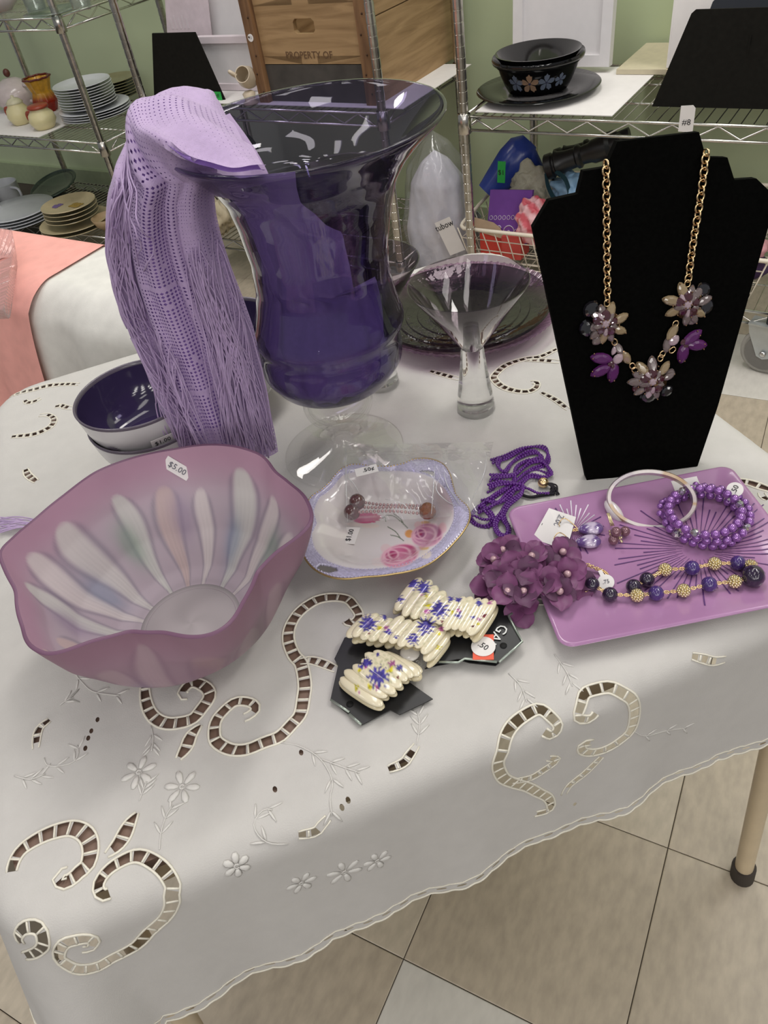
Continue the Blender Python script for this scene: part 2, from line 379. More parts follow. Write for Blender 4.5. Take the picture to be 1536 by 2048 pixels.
# ================================================================ things on the right-hand shelf
zr = ZR + .006
bd = MB().box(F(.62, .015, zr), S_ * .36, N_ * .40, (0, 0, .002)).build('shelf_liner', m_paper, org=F(.8, .2, zr), smooth=False); tag(bd, 'white sheet lying under the black flowered bowl and its plate', 'liner')
bd = MB().box(F(.10, .34, zr + .003), S_ * .62, N_ * .26, (0, 0, .012)).build('backing_board', M('beige_cardboard', (196, 186, 160), 0.8), org=F(.4, .45, zr), smooth=False); tag(bd, 'beige board lying flat along the back of the right-hand shelf', 'board')
c = at(1076, 183, zr + .006); rp = rpx(c, 122)
pl = MB().lathe([(0, .002), (rp * .55, .002), (rp * .62, .006), (rp * .97, .016), (rp, .018), (rp * .985, .020), (rp * .62, .011), (rp * .55, .007), (0, .007)], 64, c - [0, 0, .004]).build('dinner_plate', m_bglaze, org=c, sharp=50)
tag(pl, 'black glossy dinner plate under the flowered bowl on the wire shelf', 'plate')
cb = c + [0, 0, .006]; rb = rpx(c, 62); rt = rpx(c + [0, 0, .1], 93)
t = thing('soup_bowl', 'black glossy bowl with a band of painted flowers and a second bowl nested inside', 'bowl', cb)
hb = 0.084
prof = [(0, 0), (rb * .8, 0), (rb * .95, .004), (rb * 1.06, .02), (rt * .82, .045), (rt * .88, .062), (rt * .985, .072), (rt, .079), (rt * .985, hb), (rt * .93, hb - .004), (rt * .8, .048), (rb, .018), (0, .012)]
MB().lathe(prof, 64, cb).build('bowl_body', m_bglaze, t, sharp=60)
prof2 = [(rt * .80, .072), (rt * .90, .088), (rt * .92, .092), (rt * .89, .092), (rt * .6, .05), (0, .036)]
nb = thing('soup_bowl', 'second black bowl nested inside the flowered black bowl on the shelf', 'bowl', cb + [0, 0, .03])
MB().lathe([(0, .022), (rt * .5, .026), (rt * .74, .056)] + prof2, 56, cb).build('bowl_body', m_bglaze, nb, sharp=60)
# flowers painted on the bowl: thin raised decals following its wall
fm = [M('blue_grey_petal_paint', (104, 114, 132), 0.4), M('peach_petal_paint', (150, 122, 100), 0.4), M('flower_eye_paint', (60, 60, 84), 0.4)]
a_cam = math.atan2(CAM[1] - cb[1], CAM[0] - cb[0])
for (da, mi, sz) in ((-.62, 0, 1.0), (-.22, 1, 1.1), (.22, 0, 1.0), (.62, 0, .8)):
    ang = a_cam + da; zc = .037; r0 = np.interp(zc, [p[1] for p in prof[3:6]], [p[0] for p in prof[3:6]])
    def wallpt(u, v):
        zz = zc + v; r = np.interp(zz, [.004, .02, .045, .062], [rb * .95, rb * 1.06, rt * .82, rt * .88]) + .0008; aa = ang + u / r0
        return cb + np.array([r * math.cos(aa), r * math.sin(aa), zz])
    b = MB()
    for k in range(5):
        th = k * 2 * PI / 5 + .3; V = [wallpt(0, 0)]
        for q in np.linspace(-1, 1, 7): rr_ = .021 * sz * (1 - .38 * q * q) * (1 + .10 * math.sin(q * 9 + k)); V.append(wallpt(rr_ * math.cos(th + q * .52), rr_ * math.sin(th + q * .52)))
        b.add(V, [(0, i, i + 1) for i in range(1, 7)])
    e = [wallpt(.0032 * sz * math.cos(x), .0026 * sz * math.sin(x)) + (CAM - cb) / np.linalg.norm(CAM - cb) * .0006 for x in np.linspace(0, 2 * PI, 10, endpoint=False)]
    b.add(e, [tuple(range(10))], mi=1)
    b.build('painted_flower', [fm[mi], fm[2]], t)
def panel(name, label, cat, s0, s1, d, z0, h, th, mfr, min_, bw=.03, lean=.06, group=None, rec=.012):
    o = F(s1, d, z0); t = thing(name, label, cat, F((s0 + s1) / 2, d, z0), group); w = s1 - s0
    up = np.array([0, 0, 1.0]) + N_ * lean; up /= np.linalg.norm(up); ex = -S_; nz = np.cross(ex, up)
    b = MB()
    for x0, y0, x1, y1 in ((0, 0, w, bw), (0, h - bw, w, h), (0, bw, bw, h - bw), (w - bw, bw, w, h - bw)):
        b.box(o + ex * x0 + up * y0 - nz * 0, ex * (x1 - x0), up * (y1 - y0), nz * th)
    b.build('frame', mfr, t, smooth=False)
    MB().box(o + ex * bw + up * bw, ex * (w - 2 * bw), up * (h - 2 * bw), nz * (th - rec)).build('back_panel', min_, t, smooth=False)
    return t, o, ex, up, nz
panel('shadow_box_frame', 'white shallow frame leaning on the wall behind the black flowered bowl', 'frame', .745, 1.025, .38, zr + .016, .40, .028, m_white, m_white, .028)
t, o, ex, up, nz = panel('poster_board', 'white board with a faint yellow flower print behind the black display board', 'board', .10, .592, .36, zr + .016, .42, .012, m_paper, m_paper, .004, rec=.0005)
b = MB()
for k in range(6):
    th = k * PI / 3; b.add([o + ex * (.36 + .022 * math.cos(th + q) * math.cos(q)) + up * (.195 + .022 * math.sin(th + q)) + nz * .0128 for q in np.linspace(-.5, .5, 6)] + [o + ex * .36 + up * .195 + nz * .0128], [tuple(range(7))])
b.build('flower_print', M('pale_yellow_print', (206, 196, 140), .7), t)
def trapezoid_board(label, pts, d, lean, mat, th=.006, zb=zr, name='display_board'):
    o = F(0, d, zb); up = np.array([0, 0, 1.0]) + N_ * lean; up /= np.linalg.norm(up)
    t = thing(name, label, 'display board', F(np.mean([p[0] for p in pts]), d, zb))
    b = MB().prism([(-p[0], p[1]) for p in pts], o, -S_, up, th); b.build('board', mat, t, smooth=False)
    s_mid = np.mean([p[0] for p in pts]); h = max(p[1] for p in pts)
    MB().prism([(0, 0), (.09, 0), (0, h * .75)], F(s_mid, d, zb), N_, np.array([0, 0, 1.0]), .004).build('easel_back', mat, t, smooth=False)
    return t, o, up
trapezoid_board('large black trapezoid display board standing on the right-hand shelf', [(.55, 0), (.10, 0), (.17, .195), (.478, .195), (.486, .188)], .10, .06, m_board)
trapezoid_board('second black display board, its top edge just showing behind the large one', [(.52, 0), (.12, 0), (.19, .20), (.455, .20), (.470, .185)], .22, .06, M('blue_black_board', (38, 42, 50), .8))

# ================================================================ basket and its contents, lower right shelf
zb = .175; BZ = .292
m_bwire = M('white_coated_wire', (224, 214, 196), 0.45, var=.03)
bk = thing('wire_basket', 'white coated wire basket of odds and ends on the bottom shelf', 'basket', F(.63, .2, zb))
s0, s1, d0, d1 = .215, 1.055, .015, .40
rim = [F(s0, d0, BZ), F(s1 - .02, d0, BZ), F(s1, d0 + .02, BZ), F(s1, d1, BZ + .03), F(s0, d1, BZ + .03)]
MB().tube(resample(np.array(rim + [rim[0]]), .02), .0055, 8, cap=False).build('rim', m_bwire, bk)
b = MB()
for i in range(23):
    s = s0 + (s1 - s0) * i / 22; si = .63 + (s - .63) * .93
    b.tube([F(s, d0, BZ), F(si, d0 + .025, zb + .004), F(si, d1 - .02, zb + .004), F(s, d1, BZ + .03)], .0018, 5)
for i in range(11):
    d = d0 + (d1 - d0) * i / 10; di = .2 + (d - .2) * .9
    b.tube([F(s0, d, BZ), F(s0 + .03, di, zb + .004), F(s1 - .03, di, zb + .004), F(s1, d, BZ + .0)], .0018, 5)
for z in (.26, .225, .19):
    k = (BZ - z) / (BZ - zb); e = .03 * k
    b.tube([F(s0 + e, d0 + e, z), F(s1 - e, d0 + e, z), F(s1 - e, d1 - e, z), F(s0 + e, d1 - e, z), F(s0 + e, d0 + e, z)], .0018, 5)
b.build('basket_wires', m_bwire, bk, kind='stuff')
def crumple(label, name, cat, c, size, mat, seed, n=40, amp=.18, col=None, M3=None):
    r_ = np.random.default_rng(seed); ph = np.linspace(.02, PI - .02, n); th = np.linspace(0, 2 * PI, 2 * n, endpoint=False); PH, TH = np.meshgrid(ph, th, indexing='ij')
    R = np.ones_like(PH)
    for k in range(9):
        a = r_.normal(size=3) * (1.5 + k * .9); x = np.stack([np.sin(PH) * np.cos(TH), np.sin(PH) * np.sin(TH), np.cos(PH)], -1)
        R += amp / (1 + .5 * k) * np.sin(x @ a * 2 + r_.uniform(0, 6)) 
    x = x * R[..., None] * np.asarray(size)
    if M3 is not None: x = x @ np.asarray(M3).T
    o = MB().grid(x + np.asarray(c), cv=True, flip=True, col=None if col is None else col(x, R)).build(name, mat, org=c); tag(o, label, cat); return o
BM = np.stack([-S_, N_, [0, 0, 1.0]], 1)
# purple bandana, folded flat
c = onplane(1022, 422, F(0, .10, 0), N_); t = thing('bandana', 'folded purple bandana with a white paisley border in the white basket', 'bandana', c)
exb, eyb = -S_ * .97 + np.array([0, 0, .10]), np.array([0, 0, 1.0]) + N_ * .25
eyb = eyb / np.linalg.norm(eyb); exb = exb / np.linalg.norm(exb)
m_ban = M('purple_cotton', (112, 66, 150), .9, var=.06, bump=.3, bs=500); m_wpr = M('white_paisley_print', (206, 196, 214), .9)
MB().prism([(-.068, -.085), (.06, -.09), (.066, .055), (-.064, .06)], c, exb, eyb, .012).build('folded_cloth', m_ban, t, smooth=False)
b = MB(); zf = np.cross(exb, eyb); zf /= np.linalg.norm(zf)
for k in range(9):
    x = -.056 + k * .0138; b.tube([c + exb * (x + .005 * math.cos(a)) + eyb * (-.016 + .006 * math.sin(a)) + zf * .0125 for a in np.linspace(0, 2 * PI, 9)[:-1]], .0009, 4, closed=True)
for (x0, y0, r0) in ((.0, -.055, .02), (-.03, -.045, .008), (.035, -.05, .008)):
    b.tube([c + exb * (x0 + r0 * (1 - a / 9) * math.cos(a)) + eyb * (y0 + r0 * (1 - a / 9) * math.sin(a)) + zf * .0125 for a in np.linspace(0, 8, 26)], .0016, 4)
for k in range(10): b.tube([c + exb * (-.055 + k * .012 + q) + eyb * (-.075 + .02 * math.sin(k * 2.3) + q) + zf * .0125 for q in (0, .008)], .0012, 4)
b.build('paisley_print', m_wpr, t)
# gift boxes
c = onplane(978, 470, F(0, .06, 0), N_)
t = thing('gift_box', 'small orange-red box with an open brown card flap in the white basket', 'box', c)
MB().box(c - exb * .03 + [0, 0, -.07], exb * .085, N_ * .06, (0, 0, .075)).build('box_body', M('orange_red_card', (206, 66, 52), .7), t, smooth=False)
MB().prism([(-.045, .012), (.052, -.012), (.035, .02), (.012, .035), (-.05, .05)], c, exb, eyb, .0015).build('lid_flap', M('brown_card', (176, 152, 126), .8), t, smooth=False)
c = onplane(1022, 487, F(0, .04, 0), N_)
bx = MB().box(c - exb * .03 + [0, 0, -.05], exb * .06, N_ * .06, (0, 0, .07)).build('gift_box', M('coral_red_card', (196, 74, 66), .7), org=c, smooth=False); tag(bx, 'plain coral red box beside the orange box, low in the white basket', 'box')
def tie(x, R):
    w = sstep(-.25, .5, np.sin(x[..., 0] * 150 + x[..., 2] * 80) + .5 * np.sin(x[..., 1] * 210)); return lin((206, 92, 104)) * w[..., None] + lin((226, 178, 182)) * (1 - w[..., None])
m_paint = M('painted_surface', (200, 200, 200), .6, painted=True, var=.04)
crumple('pink and white tie-dyed cloth bunched in the white basket', 'tie_dye_cloth', 'cloth', onplane(1068, 442, F(0, .08, 0), N_), (.045, .05, .062), m_paint, 3, 36, .1, tie, BM)
m_film = thin_glass('clear_plastic_film', (.93, .93, .93), .8, .12, 1.45, bump=.8, bs=60, haze=.10)
crumple('clear plastic bag of beige oddments at the back of the white basket', 'plastic_bag', 'bag', onplane(1068, 385, F(0, .22, 0), N_), (.075, .06, .075), M('beige_bagged_fabric', (168, 164, 146), .5, bump=.6, bs=60, bdist=.01), 5, 36, .12, None, BM)
crumple('pale blue packet behind the black binoculars', 'packet', 'packet', onplane(1150, 385, F(0, .2, 0), N_), (.07, .05, .05), M('pale_blue_plastic', (140, 176, 206), .4), 8, 24, .12, None, BM)
crumple('dark maroon pouch low in the white basket', 'pouch', 'pouch', F(.60, .16, .235), (.09, .09, .045), M('maroon_cloth', (96, 52, 58), .9), 9, 24, .1, None, BM)
crumple('pink folded cloth at the right-hand end of the white basket', 'folded_cloth', 'cloth', F(.31, .12, .262), (.075, .09, .035), M('pink_cloth', (206, 150, 156), .9, bump=.3, bs=100), 11, 24, .1, None, BM)
crumple('dark purple cloth under the pink one in the white basket', 'folded_cloth', 'cloth', F(.31, .13, .212), (.075, .09, .03), M('dark_purple_cloth', (70, 48, 84), .9), 12, 24, .1, None, BM)
# blue plastic scoop standing over the basket
c = onplane(1015, 330, F(0, .24, 0), N_); t = thing('watering_scoop', 'translucent blue plastic scoop with a green price sticker leaning over the basket', 'scoop', c)
a0 = onplane(985, 375, F(0, .20, 0), N_); a1 = onplane(1045, 300, F(0, .26, 0), N_); ax = (a1 - a0); Ln = np.linalg.norm(ax); ax /= Ln
bx_ = np.cross(ax, N_); bx_ /= np.linalg.norm(bx_); nx = np.cross(bx_, ax)
P = []
for q in np.linspace(0, 1, 14):
    w = np.interp(q, [0, .25, .6, .85, 1], [.036, .043, .052, .048, .026]); h = w * .8
    P.append([a0 - ax * .02 + ax * (Ln + .05) * q + bx_ * w * math.cos(a) + nx * h * math.sin(a) for a in np.linspace(0, 2 * PI, 28, endpoint=False)])
m_blue = M('blue_translucent_plastic', (52, 74, 160), .22, var=.06, trans=.25)
MB().grid(P, cv=True).build('scoop_body', m_blue, t)
MB().tube(cr([a1 - bx_ * .0, onplane(1060, 318, F(0, .26, 0), N_), onplane(1076, 345, F(0, .26, 0), N_), onplane(1070, 352, F(0, .24, 0), N_)], 14), np.linspace(.034, .013, 14), 12).build('handle', m_blue, t)
o = onplane(1003, 345, F(0, .155, 0), N_)
MB().prism([(-.012, -.028), (.012, -.028), (.012, .03), (-.012, .03)], o, -S_, np.array([.1, .05, 1.0]), .001).build('price_sticker', m_green, t, smooth=False)
text('$1', .02, t, o - N_ * .002, -S_, np.array([0, 0, 1.0]), m_ink)
# binoculars
c = onplane(1150, 320, F(0, .20, 0), N_); t = thing('binoculars', 'black binoculars with a teal strap lying on the basket behind the velvet bust', 'binoculars', c)
e0 = onplane(1092, 335, F(0, .18, 0), N_); e1 = onplane(1240, 285, F(0, .22, 0), N_); ax = e1 - e0; Ln = np.linalg.norm(ax); ax /= Ln
R = np.stack([np.cross(N_, ax) / np.linalg.norm(np.cross(N_, ax)), N_ - ax * (N_ @ ax), ax], 1)
prof = [(0, 0), (.030, 0), (.034, .003), (.034, .02), (.030, .024), (.030, .028), (.036, .032), (.031, .04), (.027, .06), (.026, .085), (.031, .09), (.031, .098), (.024, .104), (.026, .125), (.031, .135), (.031, .17), (.022, .18), (.024, .21), (0, .21)]
MB().lathe(prof, 26, e0, M=R).build('barrel', m_black, t, sharp=40)
MB().lathe([(q[0] * .9, q[1]) for q in prof], 26, e0 + N_ * .07 - np.array([0, 0, .006]), M=R).build('barrel', m_black, t, sharp=40)
MB().box(e0 + ax * .09 + N_ * .01 + [0, 0, -.01], ax * .06, N_ * .05, (0, 0, .025)).build('bridge', m_black, t, smooth=False)
stp = [onplane(*q, F(0, .15, 0), N_) for q in ((1092, 345), (1096, 372), (1110, 398), (1128, 402), (1138, 385), (1130, 358), (1112, 342))]
b = MB(); Q = cr(stp, 40); b.grid(np.stack([Q + N_ * .012, Q - N_ * .012], 1)); b.build('strap', M('teal_webbing', (24, 60, 70), .9), t)
# ================================================================ middle shelf: crate, frames, board, mug
UP = np.array([0, 0, 1.0])
ln = MB().box(F(1.20, .02, zr), S_ * .96, N_ * .42, (0, 0, .002)).build('shelf_liner', m_paper, org=F(1.7, .2, zr), smooth=False); tag(ln, 'white sheet under the wooden crate and the frames', 'liner')
m_w1 = wood('weathered_pine', (166, 136, 98), (132, 104, 70), (3, 3, 30)); m_w2 = wood('brown_batten_wood', (134, 100, 68), (92, 64, 42), (30, 30, 3)); m_wd = M('worn_dark_board_paint', (64, 60, 56), .8, var=.25, vs=20, bump=.3)
zc = zr + .002; s0, s1, d0, d1 = 1.292, 1.712, .035, .56; H = .42
t = thing('wooden_crate', 'old wooden crate stencilled PROPERTY OF with a dark lower board', 'crate', F(1.5, .3, zc))
m_nail = M('rusty_nail', (70, 48, 34), .6, .5)
# front end boards: lower dark board, lettered board with the hand hole
def fbox(s_a, s_b, z_a, z_b, da, db, name, mat, par=None, **k): return MB().box(F(s_b, da, zc + z_a), -S_ * (s_b - s_a), N_ * (db - da), (0, 0, z_b - z_a)).build(name, mat, par or t, smooth=False, **k)
fbox(s0 + .03, s1 - .03, .0, .098, d0 + .018, d0 + .034, 'board', m_wd)
hw, hz0, hz1 = .036, .175, .212; mid = (s0 + s1) / 2 + .0
b = MB(); o = F(s1 - .03, d0 + .018, zc + .1); W_ = s1 - s0 - .06; hx0, hx1 = W_ * .5 - hw - .01, W_ * .5 + hw - .01
HH = .165
def octo(w0, w1, z0, z1, e): return [(w0 + e, z0), (w1 - e, z0), (w1, z0 + e), (w1, z1 - e), (w1 - e, z1), (w0 + e, z1), (w0, z1 - e), (w0, z0 + e)]
inn = octo(hx0, hx1, hz0 - .1, hz1 - .1, .008); outr = [(hx0, 0), (hx1, 0), (W_, 0), (W_, HH), (hx1, HH), (hx0, HH), (0, HH), (0, 0)]
outr = [(hx0 + .008, 0), (hx1 - .008, 0), (W_, .02), (W_, HH - .02), (hx1 - .008, HH), (hx0 + .008, HH), (0, HH - .02), (0, .02)]
V = [o - S_ * x + UP * z + N_ * dd for dd in (0, .016) for ring in (outr, inn) for x, z in ring]
Fc = []
for i in range(8):
    j = (i + 1) % 8; Fc += [(i, j, 8 + j, 8 + i), (16 + j, 16 + i, 24 + i, 24 + j), (8 + i, 8 + j, 24 + j, 24 + i), (j, i, 16 + i, 16 + j)]
b.add(V, Fc)
for x0, x1, z0, z1 in ((0, hx0 + .008, 0, .0202), (hx1 - .008, W_, 0, .0202), (0, hx0 + .008, HH - .0202, HH), (hx1 - .008, W_, HH - .0202, HH)):
    b.box(o - S_ * x0 + UP * z0, -S_ * (x1 - x0), N_ * .016, UP * (z1 - z0))
b.build('board', m_w1, t, smooth=False)
fbox(s0 + .03, s1 - .03, .267, H, d0 + .018, d0 + .034, 'board', m_w1)
for sa in (s0, s1 - .035): 
    bt = fbox(sa, sa + .035, 0, H, d0, d0 + .018, 'corner_batten', m_w2)
    nb = MB()
    for k in range(8): nb.ball(F(sa + .012 + .011 * (k % 2), d0 - .0005, zc + .03 + k * .048), .0032, 6, 4)
    nb.build('nail_heads', m_nail, bt, kind='stuff')
for sa in (s0, s1 - .016):
    for za, zb_ in ((0, .205), (.208, H)): fbox(sa, sa + .016, za, zb_, d0 + .018, d1, 'side_board', m_w1)
fbox(s0 + .016, s1 - .016, 0, .012, d0 + .034, d1, 'bottom_board', m_w1); fbox(s0 + .016, s1 - .016, .012, H, d1 - .016, d1, 'end_board', m_w1)
text('PROPERTY OF', .026, t, F(mid + .01, d0 + .0172, zc + .122), -S_, UP, M('brown_stencil_ink', (96, 70, 48), .8), ext=.0003)
st = MB().lathe([(0, 0), (.010, 0), (.010, .0008), (0, .0008)], 20, F(s1 - .017, d0 - .0002, zc + .172), M=np.stack([-S_, UP, -N_], 1)).build('price_sticker', m_paper, t, smooth=False)
text('15', .010, t, F(s1 - .017, d0 - .0012, zc + .172), -S_, UP, m_ink2)
panel('shadow_box_frame', 'low pale pink shallow frame standing behind the small black display board', 'frame', 1.735, 2.145, .17, zc, .150, .03, m_pinkw, m_white, .018, lean=.05)
panel('shadow_box_frame', 'tall pale pink frame with two white panels standing behind the low pink frame', 'frame', 1.735, 2.185, .26, zc, .46, .03, m_pinkw, m_white, .026, lean=.06)
c0 = onplane(333, 0, F(0, .23, 0), N_); t = thing('greeting_card', 'pale pink card propped between the two pink frames', 'card', c0)
q = [onplane(*p, F(0, .235, 0), N_) for p in ((328, -40), (412, -40), (425, 74), (372, 66), (335, 66))]
o = q[4]; MB().prism([((v - o) @ -S_, (v - o) @ UP) for v in q], o, -S_, UP, .002).build('paper', M('pale_pink_card', (212, 198, 204), .7), t, smooth=False)
for k in range(5):
    MB().box(o - S_ * (.03 + .018 * k) + UP * .012 - N_ * .003, -S_ * .006, N_ * .0008, UP * (.03 + .008 * (k % 2))).build('embossed_bar', m_pinkw, t, smooth=False)
q = [onplane(*p, F(0, .055, 0), N_) for p in ((311, 197), (452, 201), (392, 66), (306, 66))]
o = q[0]; t = thing('display_board', 'small black trapezoid display board with a green price sticker before the pink frames', 'display board', F(1.95, .06, zc))
out = [((v - o) @ -S_, (v - o) @ UP) for v in q]; out[2] = (out[2][0], out[3][1]); dz = zc - q[0][2]
out = [(x, max(z + .0, dz)) for x, z in out]; out[0] = (0, dz); out[1] = (out[1][0], dz)
MB().prism(out, o, -S_, UP, .005).build('board', m_board, t, smooth=False)
MB().prism([(0, 0), (.06, 0), (0, .12)], F(1.98, .055, zc), N_, UP, .004).build('easel_back', m_board, t, smooth=False)
g = onplane(430, 193, F(0, .046, 0), N_); MB().box(g + S_ * .030 - UP * .010, -S_ * .058, -N_ * .0008, UP * .024).build('price_sticker', m_green, t, smooth=False)
text('$2 off', .016, t, g - N_ * .0014 + UP * .002, -S_, UP, M('dark_green_ink', (16, 90, 36), .6))
# two cream mugs / jug lying on its side
c = at(490, 185, zr + .03); t = thing('cream_jug', 'small cream jug lying on its side by the crate', 'jug', c)
ax = -N_ * .8 - S_ * .25 + UP * .45; ax /= np.linalg.norm(ax); bx_ = np.cross(ax, UP); bx_ /= np.linalg.norm(bx_); R = np.stack([bx_, np.cross(ax, bx_), ax], 1)
m_cream = M('cream_ceramic', (196, 182, 160), .35, var=.04)
c2 = onplane(490, 152, F(0, .02, 0), N_)
MB().lathe([(0, -.05), (.02, -.05), (.028, -.03), (.03, -.01), (.024, .012), (.023, .02), (.021, .02), (.026, -.01), (.02, -.042), (0, -.042)], 36, c2, M=R).build('jug_body', m_cream, t, sharp=60)
hp = [c2 + ax * .012 + bx_ * .022, c2 + ax * .018 + bx_ * .038 + UP * .01, c2 - ax * .01 + bx_ * .046 + UP * .012, c2 - ax * .03 + bx_ * .028]
MB().tube(cr(hp, 20), .005, 8).build('handle', m_cream, t)
MB().lathe([(.0, 0), (.02, 0), (.024, .004), (.016, .012), (.02, .03), (.012, .036), (0, .036)], 28, [c2[0], c2[1], zc]).build('foot_stand', m_cream, t)
# lower shelf of the middle unit: dark bag and a cream thing glimpsed beside the vase
crumple('black bag on the bottom shelf glimpsed between the scarf and the vase', 'handbag', 'bag', F(2.06, .16, .165 + .16), (.13, .13, .15), M('black_fabric', (18, 17, 17), .8, bump=.4, bs=80), 21, 30, .1, None, BM)
crumple('cream purse on the bottom shelf in front of the black bag', 'purse', 'purse', onplane(440, 428, F(0, .06, 0), N_), (.06, .05, .06), M('cream_leather', (190, 178, 150), .6), 22, 24, .12, None, BM)

# ================================================================ pillow in a clear bag between the units
c = F(1.19, .15, 0.22); t = thing('bagged_pillow', 'pale grey pillow in a clear plastic bag with a white tubow tag', 'pillow', F(1.19, .15, 0))
def pillow(sx, sy, sz, off, amp, seed, n=50):
    r_ = np.random.default_rng(seed); A = np.linspace(0, 2 * PI, 2 * n, endpoint=False); Z = np.linspace(0, 1, n)
    zz, aa = np.meshgrid(Z, A, indexing='ij')
    w = np.interp(zz, [0, .03, .2, .5, .8, .93, 1], [.0, .75, .98, 1, .78, .42, .0])
    w2 = w * (1 + amp * np.sin(aa * 3 + zz * 7 + r_.uniform(0, 6)) + amp * .6 * np.sin(aa * 7 - zz * 13) + amp * .35 * np.sin(aa * 13 + zz * 21))
    P = np.stack([np.sign(np.cos(aa)) * np.abs(np.cos(aa)) ** .8 * sx * w2, np.sign(np.sin(aa)) * np.abs(np.sin(aa)) ** .8 * sy * w2, zz * sz], -1)
    return P @ np.stack([-S_, N_, UP], 1).T + off
MB().grid(pillow(.098, .088, .44, F(1.20, .17, .01), .03, 4), cv=True).build('pillow', M('pale_lilac_grey_cotton', (214, 212, 222), .9, bump=.4, bs=40, bdist=.006, var=.03), t)
MB().grid(pillow(.105, .095, .50, F(1.20, .17, .004), .06, 9), cv=True).build('bag_film', thin_glass('crinkled_clear_bag', (.95, .95, .96), .85, .10, 1.6, bump=1.0, bs=40, haze=.10), t)
o = onplane(896, 466, F(0, .055, 0), N_); ex = -S_ * .9 + UP * .42; ex /= np.linalg.norm(ex); ey = np.cross(-N_, ex); ey = -ey if ey[2] < 0 else ey
nz = -N_
MB().prism([(-.028, -.065), (.030, -.065), (.030, .042), (-.028, .042)], o, ex, ey, .0008).build('paper_tag', m_paper, t, smooth=False)
text('tubow', .026, t, o + nz * .0015 + ey * .024, ex, ey, m_ink, ext=.0002)

# ================================================================ left shelf unit
zl = ZL + .006
ln = MB().box(F(2.80, .0, zl), S_ * .57, N_ * .44, (0, 0, .002)).build('shelf_liner', m_paper, org=F(3.1, .2, zl), smooth=False); tag(ln, 'white sheet under the cream jugs on the left shelf', 'liner')
m_china = M('white_china', (202, 204, 208), .18, var=.02); m_cjug = M('cream_glazed_jug', (214, 204, 158), .3, var=.03); m_redb = M('red_brown_glaze', (150, 62, 40), .3)
def stack(label, c, r, n, pitch, mat, group, name='dinner_plate', rim_up=.012):
    me = MB().lathe([(0, 0), (r * .6, 0), (r * .66, .003), (r * .97, rim_up), (r, rim_up + .0015), (r * .985, rim_up + .003), (r * .66, .006), (r * .6, .004), (0, .004)], 48).mesh(name, mat)
    me.set_sharp_from_angle(angle=math.radians(50))
    for k in range(n):
        o = bpy.data.objects.new(name, me); COL.objects.link(o); o.location = c + np.array([rng.uniform(-.002, .002), rng.uniform(-.002, .002), k * pitch])
        o['org'] = list(o.location)
        nm = ['bottom', 'second from bottom', 'third from bottom', 'fourth from bottom', 'fifth from bottom', 'sixth from bottom', 'seventh from bottom', 'eighth from bottom', 'ninth from bottom', 'tenth from bottom'][k] if k < n - 1 else 'top'
        tag(o, label % nm, 'plate', group)
    return c + np.array([0, 0, n * pitch])
c = at(197, 232, zl); r1 = rpx(c, 70)
c2_ = stack('white china dinner plate, %s of the wide lower plates on the left shelf', c, r1, 4, .0085, m_china, 'wide white plates on the left shelf')
r2 = rpx(c2_, 57)
c3_ = stack('white china side plate, %s of the tall pile on the wide plates', c2_ + F(0.028, 0, 0) - N_ * 1.93, r2, 9, .0092, m_china, 'small white plates piled on the wide ones', 'side_plate')
c = at(235, 196, zl); stack('olive green plate, %s of the stack behind the white plates', c, rpx(c, 48), 7, .010, M('olive_green_glaze', (128, 124, 92), .3), 'olive plates behind the white ones')
def jug(label, px, py, w, h, lidmat, spout=True, lid=True):
    c = at(px, py, zl + .002); r = rpx(c, w); k = h
    t = thing('cream_jug', label, 'jug', c)
    MB().lathe([(0, 0), (r * .62, 0), (r * .72, .003), (r * 1.0, k * .4), (r * .9, k * .72), (r * .66, k * .9), (r * .64, k), (r * .58, k), (r * .6, k * .88), (r * .8, k * .6), (0, k * .2)], 40, c).build('jug_body', m_cjug, t, sharp=60)
    if lid:
        MB().lathe([(r * .66, k * 1.0), (r * .7, k * 1.04), (r * .45, k * 1.2), (r * .12, k * 1.28), (r * .16, k * 1.34), (0, k * 1.4)], 32, c).build('lid', lidmat, t)
    hd = cr([c + S_ * r * .95 + UP * k * .75, c + S_ * r * 1.55 + UP * k * .7, c + S_ * r * 1.5 + UP * k * .35, c + S_ * r * .95 + UP * k * .3], 16)
    MB().tube(hd, r * .13, 8).build('handle', m_redb, t)
    return t
jug('cream jug with a domed cream and silver lid, left of the red-lidded jar', 46, 247, 24, .075, M('cream_lid_glaze', (206, 200, 170), .25))
jug('cream sugar jar with a flat red rim beside the domed cream jug', 92, 256, 27, .072, m_redb, lid=False)
c = at(92, 256, zl + .002); r = rpx(c, 27)
rt_ = MB().lathe([(r * .60, .0725), (r * .75, .0725), (r * .78, .078), (r * .70, .083), (r * .2, .085), (0, .085)], 36, c).build('jar_lid', m_redb, org=c); tag(rt_, 'flat red-brown lid sitting on the right-hand cream sugar jar', 'lid')
c = at(42, 216, zl + .002); r = rpx(c, 43); t = thing('teapot', 'large white teapot with a brown lid knob behind the cream jugs', 'teapot', c)
MB().lathe([(0, 0), (r * .55, 0), (r * .9, .03), (r, .055), (r * .85, .085), (r * .5, .105), (r * .3, .114), (0, .118)], 40, c).build('pot_body', M('white_teapot_glaze', (196, 184, 182), .2), t)
MB().ball(c + UP * .135, [.014, .014, .016], 14, 10).build('lid_knob', M('brown_knob', (88, 44, 34), .4), t)
MB().tube(cr([c + S_ * r * .9 + UP * .05, c + S_ * r * 1.35 + UP * .075, c + S_ * r * 1.6 + UP * .105], 12), np.linspace(.016, .008, 12), 10).build('spout', M('red_painted_spout', (156, 70, 66), .3), t)
